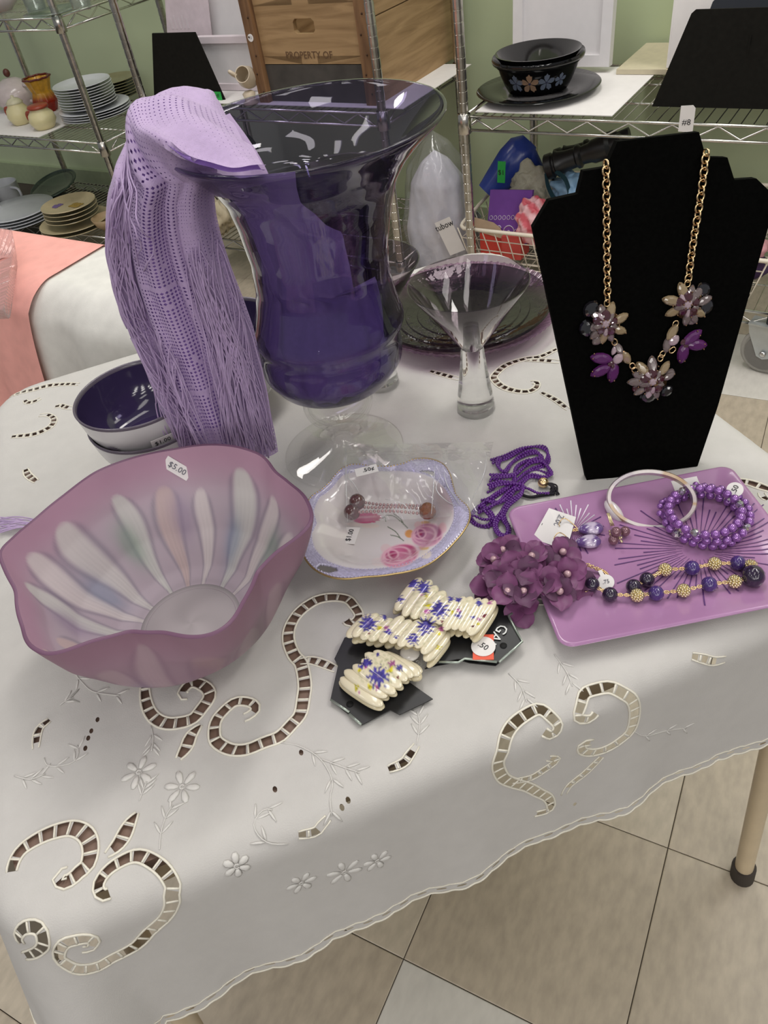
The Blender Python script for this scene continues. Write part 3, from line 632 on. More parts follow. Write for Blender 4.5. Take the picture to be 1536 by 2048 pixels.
MB().tube(cr([c - S_ * r * .85 + UP * .09, c - S_ * r * 1.4 + UP * .08, c - S_ * r * 1.35 + UP * .035, c - S_ * r * .9 + UP * .03], 14), .006, 8).build('handle', M('white_teapot_glaze', (196, 184, 182), .2), t)
c = at(98, 222, zl + .002); r = rpx(c, 23); t = thing('glass_vase', 'amber and red glass vase between the cream jugs and the white plates', 'vase', c)
n_ = 40; th = np.linspace(0, 2 * PI, n_, endpoint=False); P = []; cc = []
for q in np.linspace(0, 1, 24):
    rr = r * np.interp(q, [0, .08, .3, .6, .85, 1], [.7, .8, 1.05, .75, .95, 1.1]); P.append([c + [rr * (1 + .08 * math.cos(9 * a)) * math.cos(a), rr * (1 + .08 * math.cos(9 * a)) * math.sin(a), q * .125] for a in th])
    cc.append(np.tile(lin((150, 40, 22)) * (1 - sstep(.35, .6, q)) + lin((206, 156, 52)) * sstep(.35, .6, q), (n_, 1)))
MB().grid(P, cv=True, col=np.array(cc)).build('vase_body', M('amber_red_glass', (200, 100, 40), .08, painted=True, trans=.25, var=.2, vs=60), t)
MB().tube(np.array(P[-1]), .004, 6, closed=True).build('rim', M('dark_red_glass', (96, 32, 24), .1), t)
# upper shelf of the left unit
zu = .861
c = at(20, 22, zu); r = rpx(c, 55); o = MB().lathe([(0, 0), (r * .4, 0), (r * .8, .03), (r, .07), (r * .97, .07), (r * .75, .032), (0, .006)], 40, c + S_ * .05).build('serving_bowl', M('pinkish_white_glass', (206, 198, 200), .15), org=c); tag(o, 'pinkish white bowl at the left end of the top left shelf', 'bowl')
c = at(110, 30, zu); r = rpx(c, 60); o = MB().lathe([(0, 0), (r, .012), (r * .99, .015), (0, .004)], 48, c).build('glass_platter', thin_glass('green_tinted_glass', (.72, .80, .76), .6, .06, 1.5, haze=.25, hazecol=(150, 160, 154)), org=c); tag(o, 'pale green glass platter lying on the top left shelf', 'platter')
for k, (px, py, h) in enumerate(((75, 22, .10), (165, 16, .085))):
    c = at(px, py, zu + .016); r = rpx(c, 24); o = MB().lathe([(0, 0), (r * .8, 0), (r, h), (r * .96, h), (r * .75, .005), (0, .005)], 32, c).build('glass_tumbler', thin_glass('clear_glass', (.86, .9, .88), .6, .04, 1.5, haze=.12), org=c); tag(o, ['clear glass tumbler on the green platter, nearer the pinkish bowl', 'clear glass tumbler on the right side of the green platter'][k], 'tumbler')
# lower shelf of the left unit
z2 = .106
def mug(label, px, py, w, h, mat):
    c = at(px, py, z2); r = rpx(c, w); t = thing('mug', label, 'mug', c)
    MB().lathe([(0, 0), (r * .9, 0), (r, .006), (r, h), (r * .93, h), (r * .9, .008), (0, .008)], 40, c).build('mug_body', mat, t, sharp=50)
    MB().tube(cr([c - S_ * r * .95 + UP * h * .85, c - S_ * r * 1.65 + UP * h * .8, c - S_ * r * 1.65 + UP * h * .35, c - S_ * r * .97 + UP * h * .2], 18), .006, 8).build('handle', mat, t)
mug('white mug with its handle to the right, on the low left shelf', 16, 404, 32, .085, m_china)
mug('second white mug in front, half out of view at the low left shelf', -30, 428, 36, .075, m_china)
c = at(45, 440, z2); stack('white dinner plate, %s of the wide stack on the low left shelf', c, rpx(c, 72), 4, .012, m_china, 'white plates on the low left shelf', 'dinner_plate', .014)
m_tan = M('tan_stoneware', (186, 172, 136), .3, var=.06)
c = at(156, 455, z2); r1 = rpx(c, 70); c2_ = stack('tan stoneware plate, %s of the wide pair on the low left shelf', c, r1, 2, .016, m_tan, 'wide tan plates', 'stoneware_plate', .016)
c2_ = c2_ + [0, 0, .006]; r2 = rpx(c2_, 54); c3_ = stack('tan stoneware side plate, %s of the small pile on the wide pair', c2_, r2, 3, .016, m_tan, 'small tan plates', 'stoneware_plate', .016)
t = thing('fruit_plate', 'tan plate painted with purple and yellow fruit, on top of the small tan pile', 'plate', c3_)
MB().lathe([(0, 0), (r2 * .6, 0), (r2, .016), (r2 * .985, .019), (r2 * .6, .005), (0, .005)], 48, c3_).build('plate_body', m_tan, t, sharp=50)
b1 = MB(); b2 = MB()
for k in range(8): b1.ball(c3_ + S_ * (.045 + .013 * (k % 3)) + N_ * (-.03 + .014 * (k // 3)) + UP * .0065, [.009, .009, .0012], 12, 5)
for k in range(6): b2.ball(c3_ - S_ * (.015 + .016 * (k % 3)) + N_ * (.0 + .02 * (k // 3)) + UP * .0065, [.014, .012, .0012], 12, 5)
b1.build('grape_painting', M('purple_fruit_paint', (112, 92, 140), .4), t); b2.build('pear_painting', M('ochre_fruit_paint', (150, 124, 56), .4), t)
c = at(214, 455, z2); o = MB().lathe([(0, 0), (.03, 0), (.05, .02), (.062, .05), (.059, .05), (.046, .022), (0, .008)], 36, c - S_ * .02).build('stoneware_bowl', M('brown_stoneware', (170, 146, 112), .35), org=c); tag(o, 'brown stoneware bowl beside the tan plates, half behind the scarf', 'bowl')
c = at(116, 388, z2 + .02); r = rpx(c, 48); t = thing('glass_plate', 'smoky green glass plate propped on a stand at the back of the low left shelf', 'plate', c)
ax = UP + N_ * -.25; ax /= np.linalg.norm(ax); e1 = np.cross(ax, S_); e1 /= np.linalg.norm(e1); e2 = np.cross(ax, e1)
MB().lathe([(0, 0), (r * .7, 0), (r, .014), (r * .98, .017), (r * .7, .005), (0, .005)], 48, c + UP * .03, M=np.stack([e1, e2, ax], 1)).build('plate_body', thin_glass('smoky_green_glass', (.42, .5, .44), .5, .05, 1.5, haze=.3, hazecol=(120, 130, 116)), t)
MB().tube(np.array([c + UP * .03 + (e1 * math.cos(a) + e2 * math.sin(a)) * r + ax * .0155 for a in np.linspace(0, 2 * PI, 60, endpoint=False)]), .0028, 6, closed=True).build('rim', M('dark_green_glass_edge', (66, 84, 74), .15), t)
MB().lathe([(.05, -.02), (.03, .01), (.03, .02), (.04, .026)], 24, c).build('stand', m_black, t)

# ================================================================ narrow side table with white cloth and peach runner
st = thing('side_table', 'narrow side table wholly covered by a white cloth and a peach runner', 'table', F(0, 0, 0) + N_ * (-1.93 + .79) + S_ * 1.35)
G = lambda s, n_, z: N_ * n_ + S_ * s + UP * z
TZ = .70; n0, n1, sA, sB = .70, .865, .90, 2.0
MB().box(G(sA + .03, n0 + .055, TZ - .03), S_ * (sB - sA - .06), N_ * (n1 - n0 - .07), UP * .026).build('tabletop', m_vinyl, st, smooth=False)
for s in (sA + .05, sB - .05):
    for n_ in (n0 + .075, n1 - .03): MB().tube([G(s, n_, 0), G(s, n_, TZ - .03)], .012, 10).build('leg', m_legp, st)
def drape_side(s_a, s_b, lift, ns, seed, zend):
    rows = []
    for s in np.linspace(s_a, s_b, ns):
        pts = [G(s, n1 + .004 + lift, TZ - .25)]
        pts += [G(s, n1 + .002 + lift, TZ - .01), G(s, n1 - .006, TZ + lift)]
        for q in np.linspace(n1 - .02, n0 + .03, 8): pts.append(G(s, q, TZ + lift))
        w = math.sin(s * 31 + seed) * .5 + math.sin(s * 53 + 1.7 * seed) * .4
        for k in range(1, 32):
            a = (k / 31) ** 1.3; dn = .03 - .03 * min(1, a * 6) ; drop = (a ** 1.6) * (TZ - zend)
            out = .0 + .09 * a ** .8 + .016 * w * a ** .6
            pts.append(G(s, n0 + .03 * (1 - min(1, a * 5)) - out - lift * min(1, a * 8), TZ + lift - drop))
        rows.append(pts)
    return np.array(rows)
P = drape_side(sA, sB, 0.004, 90, 1.0, .06)
MB().grid(P).build('white_tablecloth', M('white_side_cloth', (216, 214, 208), .85, bump=.2, bs=600), org=G(1.4, .78, TZ))
o = bpy.data.objects['white_tablecloth']; tag(o, 'plain white cloth draped over the narrow table behind the bowls', 'tablecloth')
P = drape_side(1.185, 1.95, 0.008, 70, 1.0, .25)
o = MB().grid(P).build('peach_runner', M('peach_cloth', (234, 168, 158), .85, bump=.2, bs=600), org=G(1.5, .78, TZ)); tag(o, 'peach coloured runner over the white cloth at the left', 'runner')
# cut glass dish standing on the runner
c = at(-22, 560, TZ + .01); t = thing('cut_glass_dish', 'cut crystal dish with a sawtooth rim on the peach runner', 'dish', c)
m_cut = thin_glass('cut_crystal', (.88, .84, .84), .6, .05, 1.55, bump=1.0, bs=60, haze=.22, hazecol=(214, 190, 190))
q = [at(*p, TZ + .03) for p in ((-90, 470), (30, 474), (36, 500), (22, 600), (16, 638), (-90, 640))]
P = []; ctr = np.mean(q, 0)
out = resample(np.array(q + [q[0]]), .006)[:-1]
for k, q_ in enumerate(np.linspace(0, 1, 9)):
    sc = .72 + .28 * q_; ring = ctr + (out - ctr) * sc; ring = ring.copy(); ring[:, 2] = TZ + .008 + .035 * q_ ** 1.5 + (.004 * (np.arange(len(out)) % 2) if k == 8 else .002 * ((np.arange(len(out)) + k) % 2)); P.append(ring)
b = MB().grid(P, cv=True); b.f.append(tuple(range(len(out)))[::-1]); b.mi.append(0)
b.build('dish_body', m_cut, t, smooth=False)
# ================================================================ card table and cutwork tablecloth
TX0, TX1, TY0, TY1 = -0.24, 0.511, 0.305, 1.055
ct = thing('card_table', 'square folding card table with taupe vinyl top under the white cutwork cloth', 'table', ((TX0 + TX1) / 2, (TY0 + TY1) / 2, 0))
RCN = 0.05
def rrect(x0, x1, y0, y1, r, n=8):
    o = []
    for cx_, cy_, a0 in ((x1 - r, y1 - r, 0), (x0 + r, y1 - r, 90), (x0 + r, y0 + r, 180), (x1 - r, y0 + r, 270)):
        o += [(cx_ + r * math.cos(math.radians(a0 + 90 * k / n)), cy_ + r * math.sin(math.radians(a0 + 90 * k / n))) for k in range(n + 1)]
    return o
MB().prism(rrect(TX0 + .004, TX1 - .004, TY0 + .004, TY1 - .004, RCN), (0, 0, ZT - .016), (1, 0, 0), (0, 1, 0), .0135).build('tabletop', m_vinyl, ct, smooth=False)
MB().prism(rrect(TX0 + .008, TX1 - .008, TY0 + .008, TY1 - .008, RCN), (0, 0, ZT - .045), (1, 0, 0), (0, 1, 0), .0285).build('apron', m_legp, ct, smooth=False)
foot = at(1484, 1752, 0.0)
mx_, my_ = (TX0 + TX1) / 2, (TY0 + TY1) / 2
for sx in (-1, 1):
    for sy in (-1, 1):
        f_ = np.array([mx_ + sx * abs(foot[0] - mx_), my_ + sy * abs(foot[1] - my_), 0.0]); tp = np.array([mx_ + sx * (TX1 - mx_ - .045), my_ + sy * (TY1 - my_ - .045), ZT - .045])
        if sx > 0 and sy < 0:
            tp = onplane(1618, 1310, (0, TY0 + .035, 0), np.array([0, 1.0, 0])); tp[2] = ZT - .045; tp[0] = min(tp[0], TX1 - .03)
        lg = MB().tube([f_ + (tp - f_) * .004, tp], .0125, 18).build('leg', m_legp, ct, sharp=60)
        ax = (tp - f_) / np.linalg.norm(tp - f_)
        MB().tube([f_, f_ + ax * .032], .0165, 18).build('foot_cap', m_rubber, lg, sharp=60)
HANG = 0.19; RE = 0.024
def drape(u, v, lift=0.0):
    u = np.asarray(u, float); v = np.asarray(v, float)
    qx = np.clip(u, TX0 + RCN, TX1 - RCN); qy = np.clip(v, TY0 + RCN, TY1 - RCN)
    dx, dy = u - qx, v - qy; d = np.hypot(dx, dy); dd = np.maximum(d, 1e-9); nx, ny = dx / dd, dy / dd
    s = np.maximum(d - RCN, 0); arc = RE * PI / 2; a = np.minimum(s, arc) / RE
    h = np.maximum(s - arc, 0)
    corner = np.abs(nx * ny) * 2                       # 1 on the diagonal
    per = (qx - TX0) * 21 + (qy - TY0) * 23 + np.arctan2(ny, nx) * 3.0
    ang = np.arctan2(ny, nx)
    fold = np.sin(per * 2.1 + .6) * .6 + np.sin(per * 3.7 + 2.0) * .4
    flare = h * (0.06 + 0.30 * corner) + (h / .19) ** 1.3 * (.007 * fold + corner * .03 * np.sin(ang * 6 + 1.0))
    out = RE * np.sin(a) - RE * (0) + flare
    drop = RE * (1 - np.cos(a)) + h * np.sqrt(np.maximum(1 - (0.06 + .30 * corner) ** 2, .2))
    on = np.minimum(d, RCN)
    x = qx + nx * (on + out); y = qy + ny * (on + out)
    rip = .0017 * np.sin(u * 27 + v * 11) * np.sin(v * 19 - u * 7 + 1) + .0011 * np.sin(u * 51 - v * 43) + .0008 * np.sin(u * 17 + v * 83 + 2 * np.sin(u * 13))
    z = ZT - drop + np.where(s <= 0, np.abs(rip) * .6, 0)
    P = np.stack([x, y, z], -1)
    if lift:
        e = .002
        A = drape(u + e, v) - drape(u - e, v); B = drape(u, v + e) - drape(u, v - e); N = np.cross(A, B); N /= np.maximum(np.linalg.norm(N, axis=-1, keepdims=True), 1e-12)
        P = P + N * lift
    return P
U0, U1, V0, V1 = TX0 - HANG, TX1 + HANG, TY0 - HANG, TY1 + HANG
# which spot of the flat cloth does a point of the photograph show?
_gu, _gv = np.meshgrid(np.arange(U0, U1, .003), np.arange(V0 - .04, V1, .003), indexing='ij')
_gp = drape(_gu, _gv); _gx, _gy = topx(_gp); _gd = (_gp - CAM) @ RC[:, 2]
_ga = drape(_gu + .003, _gv) - _gp; _gb = drape(_gu, _gv + .003) - _gp; _face = np.sum(np.cross(_ga, _gb) * (CAM - _gp), -1) > 0
def uv(px, py):
    e = np.hypot(_gx - px, _gy - py) + np.where(_face, 0, 1e4); i = np.unravel_index(np.argmin(e), e.shape)
    return np.array([_gu[i], _gv[i]])
SCROLLS = [  # traced centre lines (photograph pixels), greatest half width in mm
 ([(690, 1240), (705, 1248), (716, 1232), (711, 1212), (692, 1199), (662, 1196), (630, 1204), (600, 1222), (582, 1250), (578, 1282), (589, 1308), (600, 1330), (608, 1368), (606, 1400), (597, 1430), (582, 1452), (558, 1471), (528, 1486), (490, 1499), (460, 1499), (437, 1486), (427, 1466), (429, 1446), (441, 1425), (465, 1408), (490, 1402), (508, 1408), (510, 1422), (500, 1433), (484, 1438)], 4.6),
 ([(600, 1322), (622, 1318), (648, 1330), (674, 1342)], 3.2),
 ([(296, 1362), (287, 1385), (291, 1412), (305, 1433), (325, 1446), (350, 1448), (380, 1438), (405, 1420), (416, 1397), (414, 1377), (399, 1367), (380, 1368), (366, 1377), (364, 1390), (377, 1392)], 4.6),
 ([(401, 1448), (385, 1470), (369, 1495), (353, 1519)], 4.2),
 ([(277, 1624), (258, 1650), (236, 1683), (213, 1716)], 4.8),
 ([(20, 1745), (28, 1716), (50, 1695), (82, 1675), (115, 1659), (148, 1656), (170, 1668), (181, 1694), (176, 1725), (163, 1744), (142, 1756), (126, 1764), (119, 1756), (130, 1744)], 5.2),
 ([(222, 1787), (212, 1792), (199, 1784), (200, 1765), (215, 1742), (240, 1725), (270, 1716), (300, 1720), (325, 1740), (341, 1768), (344, 1790), (341, 1812), (328, 1838), (300, 1865), (270, 1890), (240, 1910), (200, 1930), (160, 1938), (132, 1930), (119, 1910), (128, 1892), (150, 1881), (172, 1877), (187, 1884), (184, 1896), (167, 1899)], 4.6),
 ([(45, 1884), (38, 1872), (50, 1860), (70, 1855), (82, 1868), (85, 1890), (70, 1903), (48, 1912)], 4.0),
 ([(1088, 1465), (1106, 1470), (1117, 1452), (1104, 1432), (1078, 1421), (1053, 1426), (1028, 1445), (1011, 1472), (1002, 1500), (998, 1530), (1004, 1553), (1028, 1565), (1053, 1574), (1078, 1583), (1098, 1595), (1105, 1610), (1093, 1621), (1068, 1628)], 4.2),
 ([(1030, 1563), (1058, 1557), (1088, 1540), (1110, 1518), (1093, 1517)], 3.0),
 ([(1192, 1426), (1176, 1438), (1158, 1434), (1160, 1410), (1170, 1390), (1193, 1380), (1223, 1377), (1248, 1385), (1266, 1400), (1271, 1428), (1260, 1460), (1233, 1485), (1208, 1500), (1183, 1505), (1163, 1500), (1168, 1488), (1184, 1484)], 4.0),
 ([(1201, 1515), (1168, 1545), (1138, 1570), (1128, 1593)], 3.0),
 ([(1115, 697), (1082, 712), (1047, 720), (1012, 732), (992, 746), (987, 758), (1003, 773), (1030, 782), (1056, 783), (1071, 776), (1073, 767), (1062, 767)], 3.4),
 ([(1049, 722), (1085, 723), (1121, 724)], 3.0),
 ([(1081, 786), (1110, 801), (1139, 819)], 2.6),
 ([(860, 742), (888, 752), (920, 757)], 3.0),
 ([(20, 790), (62, 780), (108, 770), (160, 769)], 3.2), ([(48, 800), (56, 805), (68, 804), (80, 798)], 3.0), ([(112, 814), (122, 812), (128, 815), (150, 817)], 3.0),
 ([(25, 874), (67, 869), (100, 855), (108, 840), (98, 830), (79, 832)], 3.2), ([(52, 940), (56, 952), (74, 964)], 3.4),
 ([(1474, 961), (1500, 968), (1540, 980)], 3.6), ([(1536, 1000), (1528, 992), (1520, 984)], 2.4),
 ([(118, 1316), (140, 1320), (150, 1332)], 2.0), ([(98, 1440), (80, 1460), (74, 1496)], 2.6), ([(780, 1538), (805, 1527), (820, 1515), (830, 1490)], 2.6),
 ([(595, 1672), (630, 1660), (648, 1650), (656, 1636)], 2.8), ([(1384, 1311), (1408, 1318), (1430, 1321), (1452, 1316)], 3.0), ([(1046, 1188), (1072, 1200), (1098, 1206)], 2.6),
]
holes = []; edge_lines = []; bars = []
for pts, wmm in SCROLLS:
    q = np.array([uv(*p) for p in pts]); C_ = resample(cr(q, len(q) * 14), .0018)
    k = len(C_)
    if k < 6: continue
    T = np.gradient(C_, axis=0); T /= np.maximum(np.linalg.norm(T, axis=1, keepdims=True), 1e-9); Nn = np.stack([-T[:, 1], T[:, 0]], 1)
    x = np.linspace(0, 1, k); w = wmm * .001 * (.5 + .5 * np.sin(np.clip(x, .02, .98) * PI) ** .6)
    if len(pts) == 4 and wmm > 4: w = wmm * .001 * np.sin(x * PI) ** .8 + .0004
    A = C_ + Nn * w[:, None]; B = C_ - Nn * w[:, None]
    L_ = int(round(.0108 / .0018)) if wmm > 3.5 else int(round(.009 / .0018)); gap = 1
    small = wmm < 3.3
    i = 0
    while i + L_ <= k - 1:
        j = i + L_ - gap - (1 if small else 0)
        holes.append(np.r_[A[i:j + 1:2] if (j - i) % 2 == 0 else np.r_[A[i:j:2], A[j:j + 1]], (B[i:j + 1:2] if (j - i) % 2 == 0 else np.r_[B[i:j:2], B[j:j + 1]])[::-1]])
        if i: bars.append((A[i - 1] * .98 + C_[i - 1] * .02, B[i - 1]))
        i += L_
    edge_lines.append((C_ + Nn * (w + .0009)[:, None], .0010 if not small else .0007)); edge_lines.append((C_ - Nn * (w + .0009)[:, None], .0010 if not small else .0007))
for px, py in ((197, 1439 + 1), (180, 1461), (176, 1476), (174, 1497), (600, 1507), (550, 1577), (782, 1534), (683, 1612), (692, 1600), (1148, 1608), (1170, 1726 - 20)):
    c = uv(px, py); holes.append(np.array([c + .0018 * np.array([math.cos(a), 1.5 * math.sin(a)]) for a in np.linspace(0, 2 * PI, 8, endpoint=False)]))
# scalloped hem
def side_out(t, L):                              # outward bulge of the hem along one side
    x = t * L; return .010 * np.abs(np.sin(PI * x / .1935)) ** .7 + .0028 * np.abs(np.sin(PI * x / .0185)) - .006
hem = []
for a, b, n in (((U0, V0), (U1, V0), (0, -1)), ((U1, V0), (U1, V1), (1, 0)), ((U1, V1), (U0, V1), (0, 1)), ((U0, V1), (U0, V0), (-1, 0))):
    a = np.array(a); b = np.array(b); L_ = np.linalg.norm(b - a); t = np.arange(0, L_, .003) / L_
    w = np.minimum(1, np.minimum(t, 1 - t) * L_ / .05)
    hem.append(a + (b - a) * t[:, None] + np.array(n) * (side_out(t, L_) * w - (1 - w) * .02 * (1 - w))[:, None])
hem = np.concatenate(hem)
# small eyelets just inside the hem
cum = resample(np.r_[hem, hem[:1]], .0185)
ctr_ = np.array([(U0 + U1) / 2, (V0 + V1) / 2])
for i in range(1, len(cum) - 1):
    tdir = cum[i + 1] - cum[i - 1]; tdir /= np.linalg.norm(tdir); nin = np.array([-tdir[1], tdir[0]])
    c = cum[i] + nin * .0065
    if cum[i][1] < TY0 or cum[i][0] < TX0 - .1:
        holes.append(np.array([c + tdir * .0048 * math.cos(a) + nin * .0014 * math.sin(a) for a in np.linspace(0, 2 * PI, 8, endpoint=False)]))
def ccw(h):
    x, y = h[:, 0], h[:, 1]; return h if np.sum(x * np.roll(y, -1) - np.roll(x, -1) * y) > 0 else h[::-1]
def cdt_sheet(boundary, holes, step, margin, jitter=.15):
    boundary = ccw(np.asarray(boundary)); holes = [ccw(h) for h in holes]
    vs = [tuple(p) for p in boundary]; faces = [list(range(len(vs)))]; kept = []
    occ = {}
    cell = .02
    for h in holes:
        c = h.mean(0); key = (int(c[0] // cell), int(c[1] // cell))
        occ.setdefault(key, []).append(h)
    hv = []
    for h in holes:
        faces.append(list(range(len(vs) + len(hv), len(vs) + len(hv) + len(h)))); hv += [tuple(p) for p in h]
    vs += hv
    allh = np.array(vs)
    gx, gy = np.meshgrid(np.arange(boundary[:, 0].min(), boundary[:, 0].max(), step), np.arange(boundary[:, 1].min(), boundary[:, 1].max(), step), indexing='ij')
    g = np.stack([gx.ravel(), gy.ravel()], 1) + rng.uniform(-jitter, jitter, (gx.size, 2)) * step
    bins = {}
    for p in allh: bins.setdefault((int(p[0] // margin), int(p[1] // margin)), []).append(p)
    ok = []
    for p in g:
        a, b = int(p[0] // margin), int(p[1] // margin); good = True
        for i in (-1, 0, 1):
            for j in (-1, 0, 1):
                for q in bins.get((a + i, b + j), ()):
                    if (q[0] - p[0]) ** 2 + (q[1] - p[1]) ** 2 < margin * margin: good = False; break
                if not good: break
            if not good: break
        if good: ok.append(p)
    V = [Vector(p) for p in vs] + [Vector(p) for p in ok]
    r = delaunay_2d_cdt(V, [], faces, 1, 1e-7, True)
    W = np.array([tuple(v) for v in r[0]]); tri = [f for f, src in zip(r[2], r[5]) if not any(q > 0 for q in src)]
    cen = np.array([W[list(f)].mean(0) for f in tri]); x0, y0 = boundary[:, 0], boundary[:, 1]; x1, y1 = np.roll(x0, -1), np.roll(y0, -1)
    ins = np.zeros(len(cen), bool)
    for a, b, c, d in zip(x0, y0, x1, y1):
        if b == d: continue
        ins ^= ((b > cen[:, 1]) != (d > cen[:, 1])) & (cen[:, 0] < (c - a) * (cen[:, 1] - b) / (d - b) + a)
    return W, [f for f, q in zip(tri, ins) if q]
CV, CF = cdt_sheet(hem, holes, .009, .0035)
cl = thing('tablecloth', 'white cutwork linen tablecloth with scalloped hem draped over the card table', 'tablecloth', ((TX0 + TX1) / 2, (TY0 + TY1) / 2, ZT))
CP = drape(CV[:, 0], CV[:, 1])
CF2 = []
for f in CF:
    a, b, c = CV[f[0]], CV[f[1]], CV[f[2]]
    CF2.append(f if (b[0] - a[0]) * (c[1] - a[1]) - (b[1] - a[1]) * (c[0] - a[0]) > 0 else f[::-1])
MB().add(CP, CF2).build('linen_sheet', m_linen, cl)
emb = MB()
def raised(Q, r, n=5, flat=.7, lift=.0004):
    P = drape(Q[:, 0], Q[:, 1], lift); e = .002
    A = drape(Q[:, 0] + e, Q[:, 1]) - drape(Q[:, 0] - e, Q[:, 1]); B = drape(Q[:, 0], Q[:, 1] + e) - drape(Q[:, 0], Q[:, 1] - e); N = np.cross(A, B)
    emb.tube(P, r, n, flat=flat, nrm=N)
for L_, r in edge_lines: raised(L_[::2], r)
for a, b in bars: raised(np.linspace(a, b, 4), .0009, 5)
raised(np.r_[hem, hem[:1]][::1], .0011, 5)
inner_hem = []
for i in range(0, len(hem), 2):
    t_ = hem[(i + 2) % len(hem)] - hem[i - 2]; t_ /= np.linalg.norm(t_); inner_hem.append(hem[i] + np.array([-t_[1], t_[0]]) * .011)
raised(np.array(inner_hem + inner_hem[:1]), .0008, 4)
emb.build('embroidery', m_thread, cl, kind='stuff')
emb = MB()
# satin-stitch flowers, leaves and stems
for px, py, sz in ((275, 1545, .014), (364, 1574, .014), (690, 1743, .015), (755, 1722, .012), (600, 1765, .012), (470, 1612 + 120, .010)):
    c = uv(px, py); a0 = rng.uniform(0, 1)
    for k in range(6):
        a = a0 + k * PI / 3; d_ = np.array([math.cos(a), math.sin(a)]); raised(np.array([c + d_ * sz * q for q in (.22, .45, .75, 1.0)]), np.array([.0012, .0024, .0030, .0015]), 6, .4)
    raised(np.array([c + .0018 * np.array([math.cos(q), math.sin(q)]) for q in np.linspace(0, 5.5, 7)]), .0008, 4)
STEMS = [[(275, 1600), (298, 1558)], [(140, 1322), (150, 1345), (165, 1368), (190, 1382), (240, 1392)], [(118, 1409), (135, 1400), (148, 1398)], [(85, 1515), (100, 1530), (140, 1528), (160, 1510), (155, 1490)], [(303, 1450), (306, 1475), (300, 1500)],
         [(320, 1700), (320, 1670), (335, 1630), (345, 1612)], [(560, 1485), (600, 1492), (640, 1520), (662, 1560), (664, 1600), (660, 1632)], [(640, 1520), (680, 1535), (720, 1545)], [(575, 1688), (540, 1690), (515, 1665), (510, 1640), (525, 1620), (545, 1618)],
         [(1018, 1350), (1040, 1370), (1052, 1405)], [(1110, 1310), (1130, 1340), (1148, 1372)], [(1265, 1460), (1290, 1470), (1330, 1462), (1370, 1455)], [(830, 1490), (836, 1450), (838, 1425)], [(30, 1550), (60, 1558), (90, 1545)]]
for s_ in STEMS:
    q = np.array([uv(*p) for p in s_]); C_ = resample(cr(q, 40), .004); 
    if len(C_) < 3: continue
    raised(C_, .0006, 4)
    for f_ in (.35, .7, .98):
        i = min(int(f_ * (len(C_) - 1)), len(C_) - 2); t_ = C_[i + 1] - C_[i]; t_ /= max(np.linalg.norm(t_), 1e-9)
        for sg in (-1, 1):
            d_ = t_ * .8 + sg * .6 * np.array([-t_[1], t_[0]]); raised(np.array([C_[i] + d_ * q for q in (.001, .004, .008, .012)]), np.array([.0004, .0011, .0010, .0003]), 5, .5)
emb.build('satin_stitch', m_satin, cl, kind='stuff')
# ================================================================ big purple glass vase
vc = at(688, 900, ZT); VL = np.array([.933, -.36]) * .068
def voff(z): return (VL[0] * z, VL[1] * z)
vs_ = thing('urn_vase', 'tall dark purple glass urn vase with a flared rim on a clear knob stem', 'vase', vc)
vz = [.0775, .0800, .0900, .0996, .1177, .1352, .1438, .1500, .155, .1600, .1633, .1690, .1849, .2056, .2353, .2725, .2944, .3113, .3276, .3375, .3445]
vr = [.0160, .0280, .0470, .0606, .0725, .0728, .0710, .0722, .0750, .0768, .0765, .0740, .0694, .0650, .0648, .0709, .0769, .0873, .1028, .1143, .1209]
zz = np.concatenate([np.linspace(.0775, .17, 34), np.linspace(.172, .3445, 60)])
def vrad(z): return np.interp(z, vz, vr)
rr = vrad(zz); k = np.array([.25, .5, .25]); rs = np.convolve(np.r_[rr[0], rr, rr[-1]], k, 'valid')
th_g = .0028
prof = [(0, .0765)] + [(r, z) for r, z in zip(rs, zz)] + [(rs[-1] - .0005, .3462), (rs[-1] - th_g, .3458)] + [(r - th_g, z + .0006) for r, z in zip(rs[::-1], zz[::-1]) if z > .088] + [(0, .088)]
m_vase = thin_glass('purple_vase_glass', (.57, .54, .69), .42, .02, 1.5)
MB().lathe(prof, 96, vc, off=voff).build('vase_body', m_vase, vs_)
m_clear = solid_glass('clear_glass_solid', (.985, .99, .985))
m_clear_thin = thin_glass('clear_glass_thin', (.99, .99, .985), .86, .02, 1.5)
kn = [(0, .0765), (.0150, .0765), (.0235, .0760), (.0330, .0735), (.0375, .0685), (.0380, .0640), (.0355, .0560), (.0290, .0480), (.0215, .0420), (.0165, .0360), (.0150, .0310), (.0155, .0270), (.0200, .0200), (.0330, .0120), (.0500, .0068), (.0640, .0040), (.0678, .0022), (.0676, .0004), (.064, 0), (.050, .0015), (.0300, .0065), (.0130, .0130), (.0090, .0190), (.0095, .0300), (.0120, .0370), (.0180, .0440), (.0300, .0560), (.0335, .0640), (.0310, .0700), (.020, .0735), (0, .0740)]
MB().lathe(cr(kn, 90), 72, vc, off=voff).build('stem_and_foot', m_clear_thin, vs_)
MB().lathe([(0, .0768), (.0225, .0772), (.0250, .0800), (.0235, .0835), (0, .0838)], 48, vc, off=voff).build('vase_base', M('deep_purple_glass_base', (30, 24, 48), .05), vs_)

